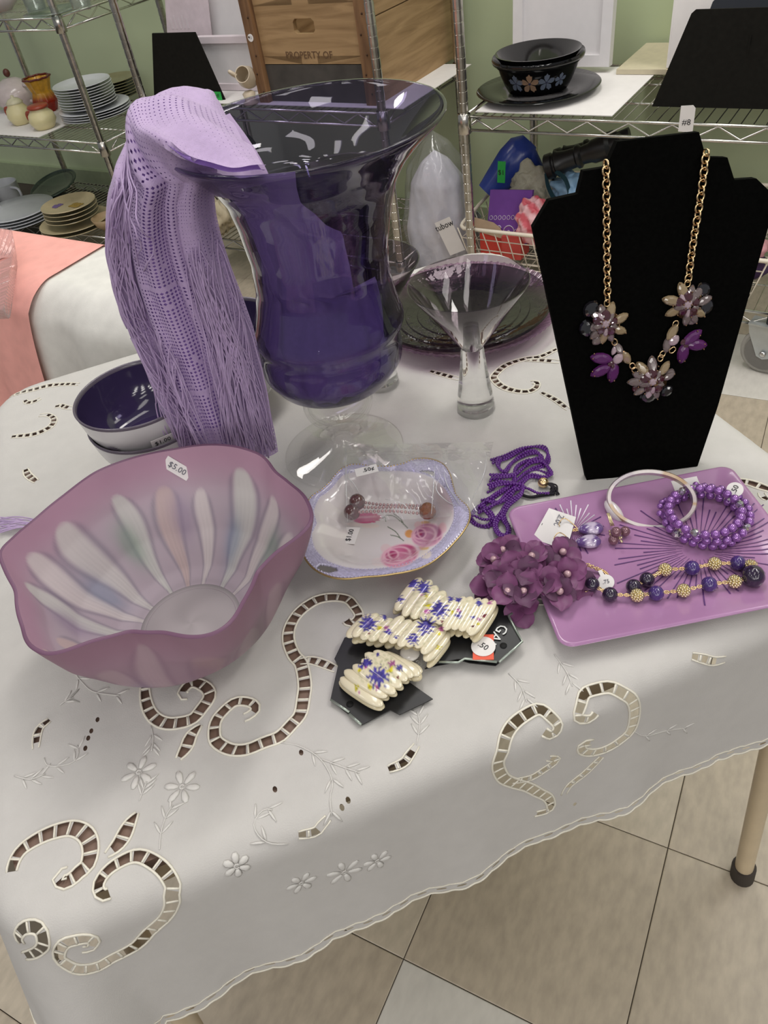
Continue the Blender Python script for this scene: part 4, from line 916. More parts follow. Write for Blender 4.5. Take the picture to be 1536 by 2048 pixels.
# ================================================================ lilac shawl hanging over the rim
sc_ = thing('crochet_shawl', 'lilac openwork crochet shawl with long fringe hung over the purple vase rim', 'shawl', vc + [-.09, .04, .34])
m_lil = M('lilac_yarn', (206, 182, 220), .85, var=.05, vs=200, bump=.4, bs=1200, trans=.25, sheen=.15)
m_lil2 = M('lilac_yarn_shaded_layer', (150, 118, 190), .9, var=.06, vs=120, bump=.4, bs=900, trans=.2)  # deeper than the yarn: shade behind the net holes put into the colour
HD = np.array([.933, -.36, 0]); DD = np.array([-.36, -.933, 0])         # across the view, and out towards the room
rc = np.array([vc[0] + VL[0] * .3445, vc[1] + VL[1] * .3445, ZT + .3455])
def rimpt(phi, r=.1209, dz=0.0): return rc + np.array([r * math.cos(phi), r * math.sin(phi), dz])
def phi_of(px, py):
    q = at(px, py, rc[2]) - rc; return math.atan2(q[1], q[0])
pL = phi_of(405, 214); pF = phi_of(434, 328); pE = phi_of(556, 319)
if pF < pL: pF += 2 * PI
while pE < pF: pE += 2 * PI
# outer fall: rows given by the left and right outline where it hangs (photograph pixels) at its own distance
plane0 = rc + HD * -.098 + DD * .050
ROW = [(352, 232, 424), (400, 217, 415), (450, 213, 420), (500, 215, 432), (560, 224, 452), (620, 240, 476), (680, 262, 498), (740, 288, 512), (800, 312, 524), (860, 340, 536), (900, 356, 545), (925, 368, 549)]
NU = 72
def fallrow(y, xl, xr, t):
    a = onplane(xl, y, plane0, DD); b = onplane(xr, y - 8, plane0, DD); pts = []
    for u in np.linspace(0, 1, NU):
        c = a + (b - a) * u; bul = .030 * math.sin(PI * u) ** .8 * (1 - .35 * t)
        f = .0052 * math.sin(u * 17 + 1.4 * t + .5) + .0036 * math.sin(u * 31 - 2.0 * t) - .013 * math.exp(-((u - (.70 + .02 * t)) / .035) ** 2) * min(1, t * 3) - .006 * math.exp(-((u - .24) / .05) ** 2)
        pts.append(c + DD * (bul + f - .012))
    return np.array(pts)
fr = np.array(ROW, float); yy = np.linspace(352, 925, 64); fall = []
for y in yy: fall.append(fallrow(y, np.interp(y, fr[:, 0], fr[:, 1]), np.interp(y, fr[:, 0], fr[:, 2]), (y - 352) / 573))
for row in fall:                                # it lies on bowls and cloth at the bottom
    row[:, 2] = np.maximum(row[:, 2], ZT + .012)
# from the inside of the mouth over the rim to the fall
top = []
rimrow = np.array([rimpt(pL + (pF - pL) * u, .1225, .010 + .010 * math.sin(PI * u) + .004 * math.sin(u * 19)) for u in np.linspace(0, 1, NU)])
chord = np.array([rimpt(pL, .119, .004) * (1 - u) + rimpt(pE, .1195, .002) * u + np.array([0, 0, -.004 * math.sin(PI * u) + .0030 * math.sin(u * 19 + .5)]) for u in np.linspace(0, 1, NU)])
rim2 = rimrow.copy()
for i, u in enumerate(np.linspace(0, 1, NU)):   # right end of the rim row reaches along the front rim
    w = sstep(.72, 1.0, u); rim2[i] = rimpt(pL + (pF + .04 - pL) * u, .1235, .012 + .016 * math.sin(PI * min(1, u * 1.05)) + .003 * math.sin(u * 17))
e_in = []
for q in np.linspace(0, 1, 14)[:-1]:
    e_in.append(chord * (1 - q) + rim2 * q + np.array([0, 0, 1.0])[None] * (.012 * math.sin(PI * q) * np.sin(np.linspace(0, 1, NU) * PI))[:, None] + np.array([0, 0, .004])[None] * np.sin(np.linspace(0, 9, NU) + q * 4)[:, None] * math.sin(PI * q))
e_out = []
f0, f1 = fall[0], fall[3]
for q in np.linspace(0, 1, 12)[:-1]:            # roll over the rim
    h = (1 - q) ** 2 * (1 + 2 * q); h2 = q * q * (3 - 2 * q); p = rim2 * h + f0 * h2
    outw = np.stack([np.cos(np.linspace(pL, pF, NU)), np.sin(np.linspace(pL, pF, NU)), np.zeros(NU)], 1)
    p = p + outw * (.018 * math.sin(PI * q)) * np.linspace(1.15, .3, NU)[:, None] + np.array([0, 0, .010 * math.sin(PI * min(1, q * 1.3))]); e_out.append(p)
SH = np.array(e_in + e_out + fall)
for _ in range(2): SH[1:-1, :] = (SH[:-2] + 2 * SH[1:-1] + SH[2:]) / 4
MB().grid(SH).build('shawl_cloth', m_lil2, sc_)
# the knitted net on top: real openwork, a lattice of yarn with holes
def netmesh(P, mu, mv, lift, skip=0.0, holef=None):
    a, b = P.shape[:2]; nb_ = MB()
    iu = np.linspace(0, a - 1, mu + 1); iv = np.linspace(0, b - 1, mv + 1)
    def smp(x, y):
        x = np.clip(x, 0, a - 1.001); y = np.clip(y, 0, b - 1.001); i = x.astype(int); j = y.astype(int); fx = (x - i)[..., None]; fy = (y - j)[..., None]
        return (P[i, j] * (1 - fx) + P[i + 1, j] * fx) * (1 - fy) + (P[i, j + 1] * (1 - fx) + P[i + 1, j + 1] * fx) * fy
    X, Y = np.meshgrid(iu, iv, indexing='ij'); G0 = smp(X, Y)
    du = np.gradient(G0, axis=0); dv = np.gradient(G0, axis=1); N = np.cross(du, dv); N /= np.maximum(np.linalg.norm(N, axis=-1, keepdims=True), 1e-9)
    sgn = np.sign(np.sum(N * (CAM - G0), -1).mean()); G1 = G0 + N * sgn * lift
    V = list(G1.reshape(-1, 3)); Fc = []
    r_ = np.random.default_rng(3)
    for i in range(mu):
        for j in range(mv):
            q = [i * (mv + 1) + j, i * (mv + 1) + j + 1, (i + 1) * (mv + 1) + j + 1, (i + 1) * (mv + 1) + j]
            band = (i % 30) == 0
            hole = holef(i / mu, j / mv)
            if r_.uniform() < skip or band or hole < .12: Fc.append(q); continue
            c = (G1[i, j] + G1[i, j + 1] + G1[i + 1, j + 1] + G1[i + 1, j]) / 4
            mids = [(G1[i, j] + G1[i, j + 1]) / 2, (G1[i, j + 1] + G1[i + 1, j + 1]) / 2, (G1[i + 1, j + 1] + G1[i + 1, j]) / 2, (G1[i + 1, j] + G1[i, j]) / 2]
            k = len(V); V.extend([c + (m - c) * hole * 1.25 for m in mids])
            Fc += [[q[0], q[1], k], [q[1], q[2], k + 1], [q[2], q[3], k + 2], [q[3], q[0], k + 3], [q[1], k + 1, k], [q[2], k + 2, k + 1], [q[3], k + 3, k + 2], [q[0], k, k + 3]]
    return nb_.add(V, Fc)
def holef(t, u):
    mid = math.exp(-((u - .47) / .20) ** 4); h = .24 + .34 * mid + .06 * math.sin(t * 40 + u * 9)
    return h * (.55 + .45 * min(1, max(0, (t - .12) / .2))) if t < .9 else .3
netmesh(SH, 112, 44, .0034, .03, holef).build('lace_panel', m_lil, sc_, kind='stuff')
# long fringe
fb = MB()
def hangs(i0, u0, i1, u1, wob, seed, bulge=.006):
    r_ = np.random.default_rng(seed); n = 16; pts = []
    w1, w2 = r_.normal(0, wob, 2)
    for q in np.linspace(0, 1, n):
        i = i0 + (i1 - i0) * q; u = np.clip(u0 + (u1 - u0) * q + w1 * math.sin(PI * q) + w2 * math.sin(2 * PI * q), -.06, 1.06); ii = min(max(int(i), 0), len(SH) - 1); uu = np.clip(u, 0, .999) * (NU - 1)
        j = int(uu); p = SH[ii, j] * (1 - uu + j) + SH[ii, min(j + 1, NU - 1)] * (uu - j)
        ex = (u - np.clip(u, 0, 1)); p = p + HD * ex * .12 + DD * (.0055 + bulge * math.sin(PI * q) + .002 * r_.uniform()); pts.append(p)
    fb.tube(cr(pts, 26), .00075, 4)
nS = len(SH); iF = len(e_in) + len(e_out)
for k in range(46): hangs(iF + rng.integers(-3, 12), rng.uniform(-.02, .27), iF + rng.integers(24, 40), rng.uniform(-.03, .22), .02, 100 + k)
for k in range(40): hangs(iF + rng.integers(33, 40), rng.uniform(-.03, .40), nS - 1, rng.uniform(-.05, .45), .025, 200 + k)
for k in range(66): hangs(iF + rng.integers(14, 30), rng.uniform(.70, 1.0), nS - 1 - rng.integers(0, 6), rng.uniform(.52, 1.02), .03, 300 + k)
for k in range(6): hangs(iF - 6, .20 + .03 * k, iF + 14 + k, .16 + .04 * k, .08, 500 + k, .02)
fb.build('fringe', m_lil, sc_, kind='stuff')
# the part inside the vase, hugging the front left wall
inn = []
for z in np.linspace(.3415, .092, 46):
    y = topx(np.array([vc[0] + VL[0] * z, vc[1] + VL[1] * z, ZT + z]))[1]
    xr = np.interp(y, [247, 300, 340, 400, 430, 500, 545, 552, 590, 640, 690, 730, 760], [575, 580, 590, 640, 684, 698, 704, 758, 764, 766, 770, 745, 690])
    ctr = np.array([vc[0] + VL[0] * z, vc[1] + VL[1] * z, ZT + z]); r = vrad(z) - .0075
    acam = math.atan2(*(CAM - ctr)[1::-1]); hw = r * FPX / depth(ctr); s_ = np.clip((xr - topx(ctr)[0]) / hw, -.98, .95); aR = acam + math.asin(s_) * .96
    aL = acam - 2.5
    inn.append([ctr + np.array([math.cos(a), math.sin(a), 0]) * (r - .004 + .0030 * math.sin(a * 7 + z * 34) + .0022 * math.sin(a * 15 - z * 22) - .004 * math.exp(-((a - aR + .30 + (z - .2) * 1.2) / .05) ** 2)) for a in np.linspace(aL, aR, 56)])
MB().grid(np.array(inn)).build('shawl_inside_vase', m_lil, sc_)
# end of fringe peeping out left of the frosted bowl
b = MB()
for k in range(16):
    p0 = at(70 + rng.uniform(0, 20), 1040 + rng.uniform(0, 22), ZT + .004); p1 = at(-6 + rng.uniform(-4, 10), 1034 + k * 2.2, ZT + .004); pm = (p0 + p1) / 2 + [0, 0, .004]; b.tube(cr([p0, pm, p1], 10), .0007, 4)
b.build('fringe', m_lil, sc_, kind='stuff')

# ================================================================ martini glasses
m_mart = thin_glass('smoky_amethyst_glass', (.66, .61, .64), .55, .02, 1.52)
def martini(label, c):
    t = thing('martini_glass', label, 'glass', c, 'smoky martini glasses')
    cup = [(.0125, .0840), (.0630, .1590), (.0634, .1598), (.0622, .1600), (.0112, .0862), (0, .0856)]
    MB().lathe([(0, .0838)] + cup, 72, c).build('cup', m_mart, t, sharp=60)
    MB().lathe([(0, 0), (.0205, 0), (.0222, .0015), (.0220, .006), (.0200, .022), (.0165, .048), (.0138, .070), (.0126, .0838), (0, .0838)], 48, c).build('stem', m_clear, t, sharp=60)
    MB().lathe([(0, .0068), (.0185, .0066), (.0195, .0074), (0, .0078)], 40, c).build('base_disc', m_clear_thin, t)
martini('smoky martini glass with a thick clear stem in front of the dark platters', at(952, 818, ZT))
martini('second smoky martini glass mostly hidden behind the big purple vase', at(764, 768, ZT))

# ================================================================ amethyst platters
c = at(930, 628, ZT + .01); c[2] = ZT + .001; Rp = .128
m_lavp = thin_glass('lavender_pressed_glass', (.84, .72, .82), .7, .05, 1.5, haze=.12, hazecol=(190, 160, 186))
n_ = 240; th = np.linspace(0, 2 * PI, n_, endpoint=False)
P = []
for r, z, a in ((.001, .002, 0), (.08, .002, 0), (.098, .004, .0), (.108, .010, .0012), (Rp * .94, .016, .002), (Rp, .022, .002), (Rp * .99, .024, .0016), (.108, .0135, .001), (.096, .0075, 0), (.08, .005, 0), (.001, .005, 0)):
    P.append(np.stack([r * np.cos(th), r * np.sin(th), z + a * np.sign(np.sin(th * 80)) * .5], 1) + c)
o = MB().grid(np.array(P), cv=True).build('glass_platter', m_lavp, org=c, sharp=40); tag(o, 'wide lavender glass platter with a ribbed rim, under the dark one', 'platter')
c2 = c + [-.004, -.002, .008]
m_dkp = thin_glass('dark_amethyst_glass', (.38, .32, .37), .55, .03, 1.5, bump=.45, bs=70)
prof = [(0, 0), (.070, 0), (.074, .002), (.098, .006), (.116, .0145), (.118, .017), (.1165, .0195), (.099, .0115), (.090, .0095), (.089, .011), (.078, .0085), (.077, .0095), (.062, .0065), (.061, .0075), (.046, .006), (.045, .007), (.03, .006), (0, .006)]
o = MB().lathe(prof, 110, c2).build('glass_platter', m_dkp, org=c2, sharp=35); tag(o, 'dark amethyst glass platter with concentric rings behind the martini glass', 'platter')

# ================================================================ white bowls with purple insides
m_bw = M('white_bowl_glaze', (206, 203, 204), .22, var=.02); m_bp = M('deep_purple_glaze', (56, 46, 78), .08, var=.05); m_brim = M('grey_brown_rim', (96, 88, 100), .2)
m_fd = M('grey_purple_flower_decal', (122, 112, 128), .5)
def cereal(label, c, r, h, flowers=(), group=None):
    t = thing('cereal_bowl', label, 'bowl', c, group)
    out = [(0, .004), (r * .5, .004), (r * .54, 0), (r * .58, 0), (r * .60, .005), (r * .80, .020), (r * .935, .042), (r * .99, h - .004)]
    MB().lathe(cr(out, 40), 72, c).build('outer_wall', m_bw, t)
    MB().lathe(cr([(r * .955, h - .004), (r * .90, .042), (r * .76, .023), (r * .5, .011), (0, .009)], 30), 72, c).build('glazed_inside', m_bp, t)
    MB().lathe([(r * .988, h - .0045), (r, h - .001), (r * .985, h), (r * .962, h - .001), (r * .953, h - .0045)], 72, c).build('rim', m_brim, t)
    for ang, zc_ in flowers:
        b = MB()
        rw = lambda z: np.interp(z, [.005, .02, .042, h], [r * .61, r * .81, r * .945, r * 1.0])
        def wp(u, v):
            z = zc_ + v; R_ = rw(z) + .0012; a = ang + u / R_; return c + np.array([R_ * math.cos(a), R_ * math.sin(a), z])
        pts = []
        for k in range(48):
            rad_ = .0085 if k % 3 == 0 else (.0045 if k % 3 == 1 else .0062); a = k * 2 * PI / 48; pts.append(wp(rad_ * 1.1 * math.cos(a), rad_ * math.sin(a)))
        b.add([wp(0, 0)] + pts, [(0, i + 1, (i + 1) % 48 + 1) for i in range(48)]); b.build('flower_decal', m_fd, t)
    return t
cr_ = at(272, 784, ZT + .105); r_b = .0680
def camang(px, py, z, c):
    q = at(px, py, z) - c; return math.atan2(q[1], q[0])
cb = np.array([cr_[0], cr_[1], ZT])
cereal('white cereal bowl at the bottom of the pair left of the frosted bowl', cb + [.004, -.004, .012], r_b, .066, [(camang(300, 905, ZT + .05, cb), .04)], 'white bowls with purple insides')
tb = cereal('white cereal bowl with a one dollar sticker, on top of the front pair', cb + [0, 0, .040], r_b, .066, [(camang(252, 884, ZT + .07, cb), .034), (camang(252, 884, ZT + .07, cb) + 2.1, .034), (camang(252, 884, ZT + .07, cb) - 2.1, .034)], 'white bowls with purple insides')
a = camang(318, 872, ZT + .075, cb); o = cb + [0, 0, .079] + np.array([math.cos(a), math.sin(a), 0]) * (r_b * .965); ex = np.array([-math.sin(a), math.cos(a), 0]); ey = np.array([-.22 * math.cos(a) * -1, .22 * math.sin(a), 1.0]); nz = np.cross(ex, ey)
ey = np.array([.3 * math.cos(a), .3 * math.sin(a), 1.0]); ey /= np.linalg.norm(ey); nz = np.cross(ex, ey)
MB().prism([(-.012, -.006), (.012, -.006), (.012, .006), (-.012, .006)], o + nz * .0008, ex, ey, .0005).build('price_sticker', m_paper, tb, smooth=False)
text('$1.00', .0078, tb, o + nz * .0016, ex, ey, m_ink)
c = at(442, 655, ZT + .10); c[2] = ZT
cereal('white cereal bowl at the bottom of the pair behind the shawl', c + [.003, -.003, .012], .066, .066, [], 'white bowls with purple insides')
cereal('white cereal bowl on top of the pair behind the shawl', c + [0, 0, .040], .066, .066, [(camang(516, 692, ZT + .07, c), .036)], 'white bowls with purple insides')

# ================================================================ frosted fluted bowl
BC = at(380, 1242, ZT + .008); BC[2] = ZT + .001
RIM = [(0, 1100), (10, 1130), (35, 1175), (48, 1250), (65, 1290), (100, 1306), (180, 1277), (260, 1256), (330, 1258), (390, 1270), (430, 1263), (460, 1240), (482, 1200), (510, 1140), (550, 1098), (600, 1066), (622, 1040), (610, 1000), (580, 970), (545, 943), (525, 912), (480, 896), (420, 890), (350, 899), (270, 915), (190, 945), (130, 990), (70, 1040), (20, 1083)]
RH = .112
A_, R_, Z_ = [], [], []
for p in RIM:
    z = RH
    for it in range(3):
        d = at(p[0], p[1], ZT + z) - BC; a = math.atan2(d[1], d[0]); z = RH + .006 * math.cos(6 * (a - math.radians(43)))
    A_.append(a); R_.append(math.hypot(d[0], d[1])); Z_.append(z)
A_ = np.unwrap(np.array(A_)); i = np.argsort(A_ % (2 * PI)); aa_, ra_, za_ = (A_ % (2 * PI))[i], np.array(R_)[i], np.array(Z_)[i]
n_ = 360; TH = np.linspace(0, 2 * PI, n_, endpoint=False)
rimr = np.interp(TH, np.r_[aa_ - 2 * PI, aa_, aa_ + 2 * PI], np.tile(ra_, 3)); rimz = np.interp(TH, np.r_[aa_ - 2 * PI, aa_, aa_ + 2 * PI], np.tile(za_, 3))
kern = np.hanning(15); kern /= kern.sum()
rimr = np.convolve(np.r_[rimr[-20:], rimr, rimr[:20]], kern, 'same')[20:-20]; rimz = np.convolve(np.r_[rimz[-20:], rimz, rimz[:20]], kern, 'same')[20:-20]
nt_ = 110; t_ = np.linspace(0, 1, nt_)
base_r = .046
def bowl_rt(t, th_i):
    """radius and height along the wall from the foot ring (t = 0) to the rim (t = 1)"""
    rm = rimr[th_i]; smooth_r = base_r + (.118 - base_r) * np.interp(t, [0, .15, .4, .7, 1], [0, .27, .62, .86, 1.0])
    w = sstep(.25, 1.0, t); return smooth_r + (rm - .118) * w, np.interp(t, [0, .15, .4, .7, 1], [0, .055, .30, .64, 1.0]) * (rimz[th_i] - .006) + .006
P = np.zeros((nt_, n_, 3))
for j in range(nt_):
    r, z = bowl_rt(t_[j], np.arange(n_)); P[j, :, 0] = BC[0] + r * np.cos(TH); P[j, :, 1] = BC[1] + r * np.sin(TH); P[j, :, 2] = ZT + z
kp = np.hanning(9); kp /= kp.sum()
for ax_ in range(3):
    pad = np.r_[P[:1, :, ax_].repeat(4, 0), P[:, :, ax_], P[-1:, :, ax_].repeat(4, 0)]; P[:, :, ax_] = np.apply_along_axis(lambda q: np.convolve(q, kp, 'valid'), 0, pad)
TT, AA = np.meshgrid(t_, TH, indexing='ij')
mauve = lin((204, 164, 186)); pale = lin((204, 190, 200)); colr = mauve * sstep(.55, .95, TT)[..., None] + pale * (1 - sstep(.55, .95, TT))[..., None]
r_ = np.random.default_rng(12)
petals = []
for k in range(17): petals.append((k * 2 * PI / 17 + r_.uniform(-.08, .08), r_.uniform(.10, .17), r_.uniform(.62, .90), r_.integers(0, 4)))
pc = [lin((238, 230, 228)), lin((230, 226, 222)), lin((222, 200, 196)), lin((230, 230, 224))]
for a0, w, tp, ci in petals:
    da = (AA - a0 + PI) % (2 * PI) - PI + .022 * np.sin(TT * 9 + a0 * 5)
    x = np.clip((TT - .02) / (tp - .02), 0, 1); half = w * (.35 + .65 * np.sin(np.clip(x, 0, 1) * PI * .62)) * np.sqrt(np.clip(1 - x ** 6, 0, 1)) * 1.0
    e = np.abs(da) / np.maximum(half, 1e-4); m = (1 - sstep(.55, 1.08, e)) * (1 - sstep(tp - .05, tp + .02, TT))
    line = np.exp(-((e - 1.02) / .20) ** 2) * (1 - sstep(tp - .12, tp, TT))
    streak = .5 + .5 * np.sin(da * 140 + a0 * 9 + TT * 3)
    pcx = pc[ci] * (1 - .16 * streak[..., None] * (1 - x[..., None]))
    colr = colr * (1 - m[..., None] * .85) + pcx * m[..., None] * .85
    colr = colr * (1 - line[..., None] * .40) + lin((112, 106, 130)) * line[..., None] * .40
for k in range(11):                              # green and blue washes near the petals' middles
    a0 = k * 2 * PI / 11 + .2; da = (AA - a0 + PI) % (2 * PI) - PI; g = np.exp(-(da / .10) ** 2 - ((TT - .42 + .1 * math.sin(k * 2.0)) / .16) ** 2)[..., None]
    g = np.clip(g * 1.35, 0, 1); colr = colr * (1 - g * .55) + lin(((142, 174, 152), (144, 162, 188), (170, 150, 178))[k % 3]) * g * .55
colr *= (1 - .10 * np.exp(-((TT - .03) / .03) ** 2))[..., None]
m_frost = M('frosted_painted_glass', (180, 160, 175), .42, painted=True, var=.03, vs=20, trans=.34, spec=.4)
fb_ = thing('frosted_bowl', 'large frosted mauve glass bowl with a fluted rim and painted petals', 'bowl', BC)
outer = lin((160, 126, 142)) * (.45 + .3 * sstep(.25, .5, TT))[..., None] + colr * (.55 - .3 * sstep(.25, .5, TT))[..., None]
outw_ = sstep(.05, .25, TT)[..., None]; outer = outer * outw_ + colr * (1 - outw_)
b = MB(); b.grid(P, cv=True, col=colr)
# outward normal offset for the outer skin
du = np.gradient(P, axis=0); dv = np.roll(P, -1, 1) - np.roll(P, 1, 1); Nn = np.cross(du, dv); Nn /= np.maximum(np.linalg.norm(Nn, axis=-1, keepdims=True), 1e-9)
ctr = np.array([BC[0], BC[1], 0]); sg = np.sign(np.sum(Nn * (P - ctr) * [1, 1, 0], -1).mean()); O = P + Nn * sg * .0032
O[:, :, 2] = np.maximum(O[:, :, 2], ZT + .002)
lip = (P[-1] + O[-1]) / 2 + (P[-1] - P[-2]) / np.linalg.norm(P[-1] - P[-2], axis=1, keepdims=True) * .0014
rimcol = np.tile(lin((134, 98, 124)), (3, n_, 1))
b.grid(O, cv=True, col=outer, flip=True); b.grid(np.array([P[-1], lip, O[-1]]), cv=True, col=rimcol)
# floor of the bowl and its foot
fr_ = np.linspace(0, 1, 14); FP = np.array([[[BC[0] + q * (P[0, i, 0] - BC[0]), BC[1] + q * (P[0, i, 1] - BC[1]), ZT + .0048 + (P[0, i, 2] - ZT - .0048) * q ** 8] for i in range(n_)] for q in fr_[:]])
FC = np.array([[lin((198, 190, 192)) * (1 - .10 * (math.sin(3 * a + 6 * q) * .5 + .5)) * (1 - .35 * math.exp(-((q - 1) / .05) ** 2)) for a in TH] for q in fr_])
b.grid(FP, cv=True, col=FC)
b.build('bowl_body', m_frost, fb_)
MB().lathe([(base_r - .004, .0045), (base_r + .001, .003), (base_r, 0), (base_r - .006, 0)], 90, BC - [0, 0, .001] + [0, 0, .001]).build('foot_ring', M('mauve_glass_foot', (146, 112, 140), .4, trans=.3), fb_)
# price sticker on the far inner wall
d = onplane(355, 937, BC + [0, .098, 0], np.array([.1, .9, -.42]) / 1.0)
i0 = np.unravel_index(np.argmin(np.hypot(topx(P)[0] - 355, topx(P)[1] - 937) + 1e4 * (np.sum(-sg * Nn * (CAM - P), -1) < 0)), P.shape[:2]); o = P[i0]; nz = -sg * Nn[i0]
e1 = at(384, 950, o[2]) - o; e1 = onplane(380, 951, o, nz) - o; e1 /= np.linalg.norm(e1); e2 = np.cross(nz, e1)
MB().prism([(-.0135, -.0062), (.0135, -.0062), (.0135, .0062), (-.0135, .0062)], o + nz * .0009, e1, e2, .0005).build('price_sticker', m_paper, fb_, smooth=False)
text('$5.00', .0082, fb_, o + nz * .0018, e1, e2, m_ink2)
# ================================================================ velvet necklace bust
dl = np.array([.344, .508, ZT + .001]); dr = np.array([.450, .473, ZT + .001]); dt = (dr - dl) / np.linalg.norm(dr - dl)
dn = np.array([dt[1], -dt[0], 0]); dn = dn if dn @ (CAM - dl) > 0 else -dn
LEAN = math.radians(12); du_ = UP * math.cos(LEAN) - dn * math.sin(LEAN); dpn = np.cross(dt, du_); dpn = dpn if dpn @ dn > 0 else -dpn
OUT = [(1174, 963), (1395, 934), (1436, 812), (1545, 425), (1537, 380), (1513, 357), (1469, 360), (1455, 315), (1412, 314), (1398, 264), (1235, 283), (1212, 335), (1167, 342), (1156, 388), (1098, 401), (1066, 455)]
def dpt(px, py, off=0.0):                       # spot on the front of the bust
    return onplane(px, py, dl + dpn * off, dpn)
out2 = [((dpt(*p) - dl) @ dt, (dpt(*p) - dl) @ du_) for p in OUT]; out2[1] = (out2[1][0], 0.0)
bust = thing('necklace_bust', 'black velvet necklace display bust leaning back on the lace cloth', 'display bust', (dl + dr) / 2)
ob = MB().prism(out2, dl - dpn * .010, dt, du_, .010).build('bust_panel', m_velvet, bust, smooth=False)
MB().prism([(0, 0), (.085, 0), (.055, .19)], dl + (dr - dl) * .5 - dpn * .010 - dt * .002, -dn, UP, .004).build('easel_back', m_velvet, bust, smooth=False)

# ---------------------------------------------------------------- the jewelled necklace
nk = thing('statement_necklace', 'gold chain necklace with three jewelled flower clusters and purple petals on the velvet bust', 'necklace', dpt(1305, 770))
def ring_mesh(name, L_, W_, r, mat, n=16):
    t = np.linspace(0, 2 * PI, n, endpoint=False); x = np.sign(np.cos(t)) * np.abs(np.cos(t)) ** .8 * W_ / 2; y = np.sin(t) * L_ / 2
    return MB().tube(np.stack([x, y, 0 * t], 1), r, 6, closed=True, nrm=(0, 0, 1)).mesh(name, mat)
link = ring_mesh('chain_link', .0104, .0060, .00100, m_gold)
def chain(pts, n, off=.0035):
    P = resample(cr([dpt(*p, off) for p in pts], 60), 1e-3); d = np.linspace(0, len(P) - 1, n + 1)
    for k in range(n):
        a = P[int(d[k])]; b = P[int(d[k + 1])]; ey = (b - a) / np.linalg.norm(b - a); sx = np.cross(ey, dpn)
        ex = sx * math.cos(.12) + dpn * math.sin(.12) if k % 2 else sx * math.cos(1.2) - dpn * math.sin(1.2); inst(link, 'chain_link', nk, frame((a + b) / 2, ex, ey, s=(1, np.linalg.norm(b - a) * 1.42 / .0104, 1)))
chain([(1212, 322), (1213, 420), (1214, 520), (1215, 602)], 23)
chain([(1413, 300), (1400, 400), (1387, 480), (1376, 562)], 22)
def gemcol(n, c, rough=.04, tr=0.12): return M(n, c, rough, spec=.9, coat=.8, var=.15, vs=300, trans=tr)
m_gsm = gemcol('smoky_grey_crystal', (124, 110, 108)); m_gch = gemcol('champagne_crystal', (160, 140, 108)); m_gga = gemcol('garnet_crystal', (70, 30, 40), .05, .05)
m_gbl = gemcol('black_crystal', (24, 22, 26), .04, 0); m_gpk = gemcol('pale_pink_crystal', (186, 164, 172)); m_gpu = M('purple_resin_petal', (92, 34, 98), .35, coat=.3, var=.1, trans=.15)
m_claw = M('antique_gold_setting', (150, 120, 92), .3, 1.0, var=.1)
def gem_mesh(name, mat, a=1.0, b=.52, h=.34):
    """a pointed marquise with a flat table and two rows of facets"""
    n = 12; th = np.linspace(0, 2 * PI, n, endpoint=False)
    def rg(s, z): 
        x = np.cos(th); y = np.sin(th) * (1 - np.abs(np.cos(th)) ** 3 * .35); return np.stack([x * a * s, y * b * s, np.full(n, z)], 1)
    return MB().grid(np.array([rg(.6, -h * .5), rg(1, 0), rg(.82, h * .62), rg(.48, h)]), cv=True, flip=False).add(rg(.48, h), [tuple(range(n))]).mesh(name, mat, smooth=False)
GM = {k: gem_mesh('gem_stone', m) for k, m in dict(sm=m_gsm, ch=m_gch, ga=m_gga, bl=m_gbl, pk=m_gpk, pu=m_gpu).items()}
GO = {k: gem_mesh('gem_stone', m, 1, .82, .4) for k, m in dict(sm=m_gsm, ga=m_gga, bl=m_gbl, pk=m_gpk).items()}
PXM = depth(dpt(1300, 700)) / FPX               # metres per photograph pixel on the bust
def gem(px, py, ang, size, kind, lift, oval=False, tilt=.25):
    """ang in photograph degrees (0 = right, 90 = up); size = half length in pixels"""
    p = dpt(px, py, lift); a = math.radians(ang); d = dt * math.cos(a) + du_ * math.sin(a); d = d - dpn * tilt; e2 = np.cross(dpn, d); s = size * PXM * 1.22
    inst((GO if oval else GM)[kind], 'gem_stone', nk, frame(p, d, e2, s=(s, s, s)))
def claws(pts):
    b = MB()
    for px, py, l in pts: b.ball(dpt(px, py, l), .0009, 6, 4)
    return b
cl_all = []
def cluster(cx_, cy_, spec, bigs):
    for k, (ang, r0, size, kind, lift) in enumerate(spec):
        a = math.radians(ang); gem(cx_ + r0 * math.cos(a), cy_ - r0 * math.sin(a), ang, size, kind, lift); tip = r0 + size
        cl_all.append((cx_ + tip * math.cos(a), cy_ - tip * math.sin(a), lift)); cl_all.append((cx_ + (r0 - 3) * math.cos(a + .35), cy_ - (r0 - 3) * math.sin(a + .35), lift + .003))
    for px, py, ang, size, kind in bigs: gem(px, py, ang, size, kind, .004, True, 0); 
    for k in range(10):
        a = k * 2 * PI / 10 + .3; gem(cx_ + 17 * math.cos(a), cy_ - 17 * math.sin(a), math.degrees(a), 8 + (k % 3), ('ga', 'sm', 'ga', 'pk')[k % 4], .0095, k % 2 == 0, .5)
    gem(cx_, cy_, 45, 8, 'pk', .012, True, 0)
    for k in range(6): a = k * PI / 3; cl_all.append((cx_ + 8 * math.cos(a), cy_ - 8 * math.sin(a), .0145))
cluster(1212, 648, [(70, 28, 15, 'ch', .006), (20, 31, 15, 'ch', .006), (-25, 30, 14, 'ch', .006), (105, 25, 13, 'sm', .006), (140, 26, 12, 'sm', .006), (195, 24, 13, 'sm', .006), (225, 28, 13, 'sm', .006), (260, 27, 13, 'ch', .006), (290, 26, 12, 'sm', .006)], [(1182, 618, 50, 15, 'bl'), (1173, 657, 95, 15, 'bl'), (1195, 680, 40, 10, 'sm')])
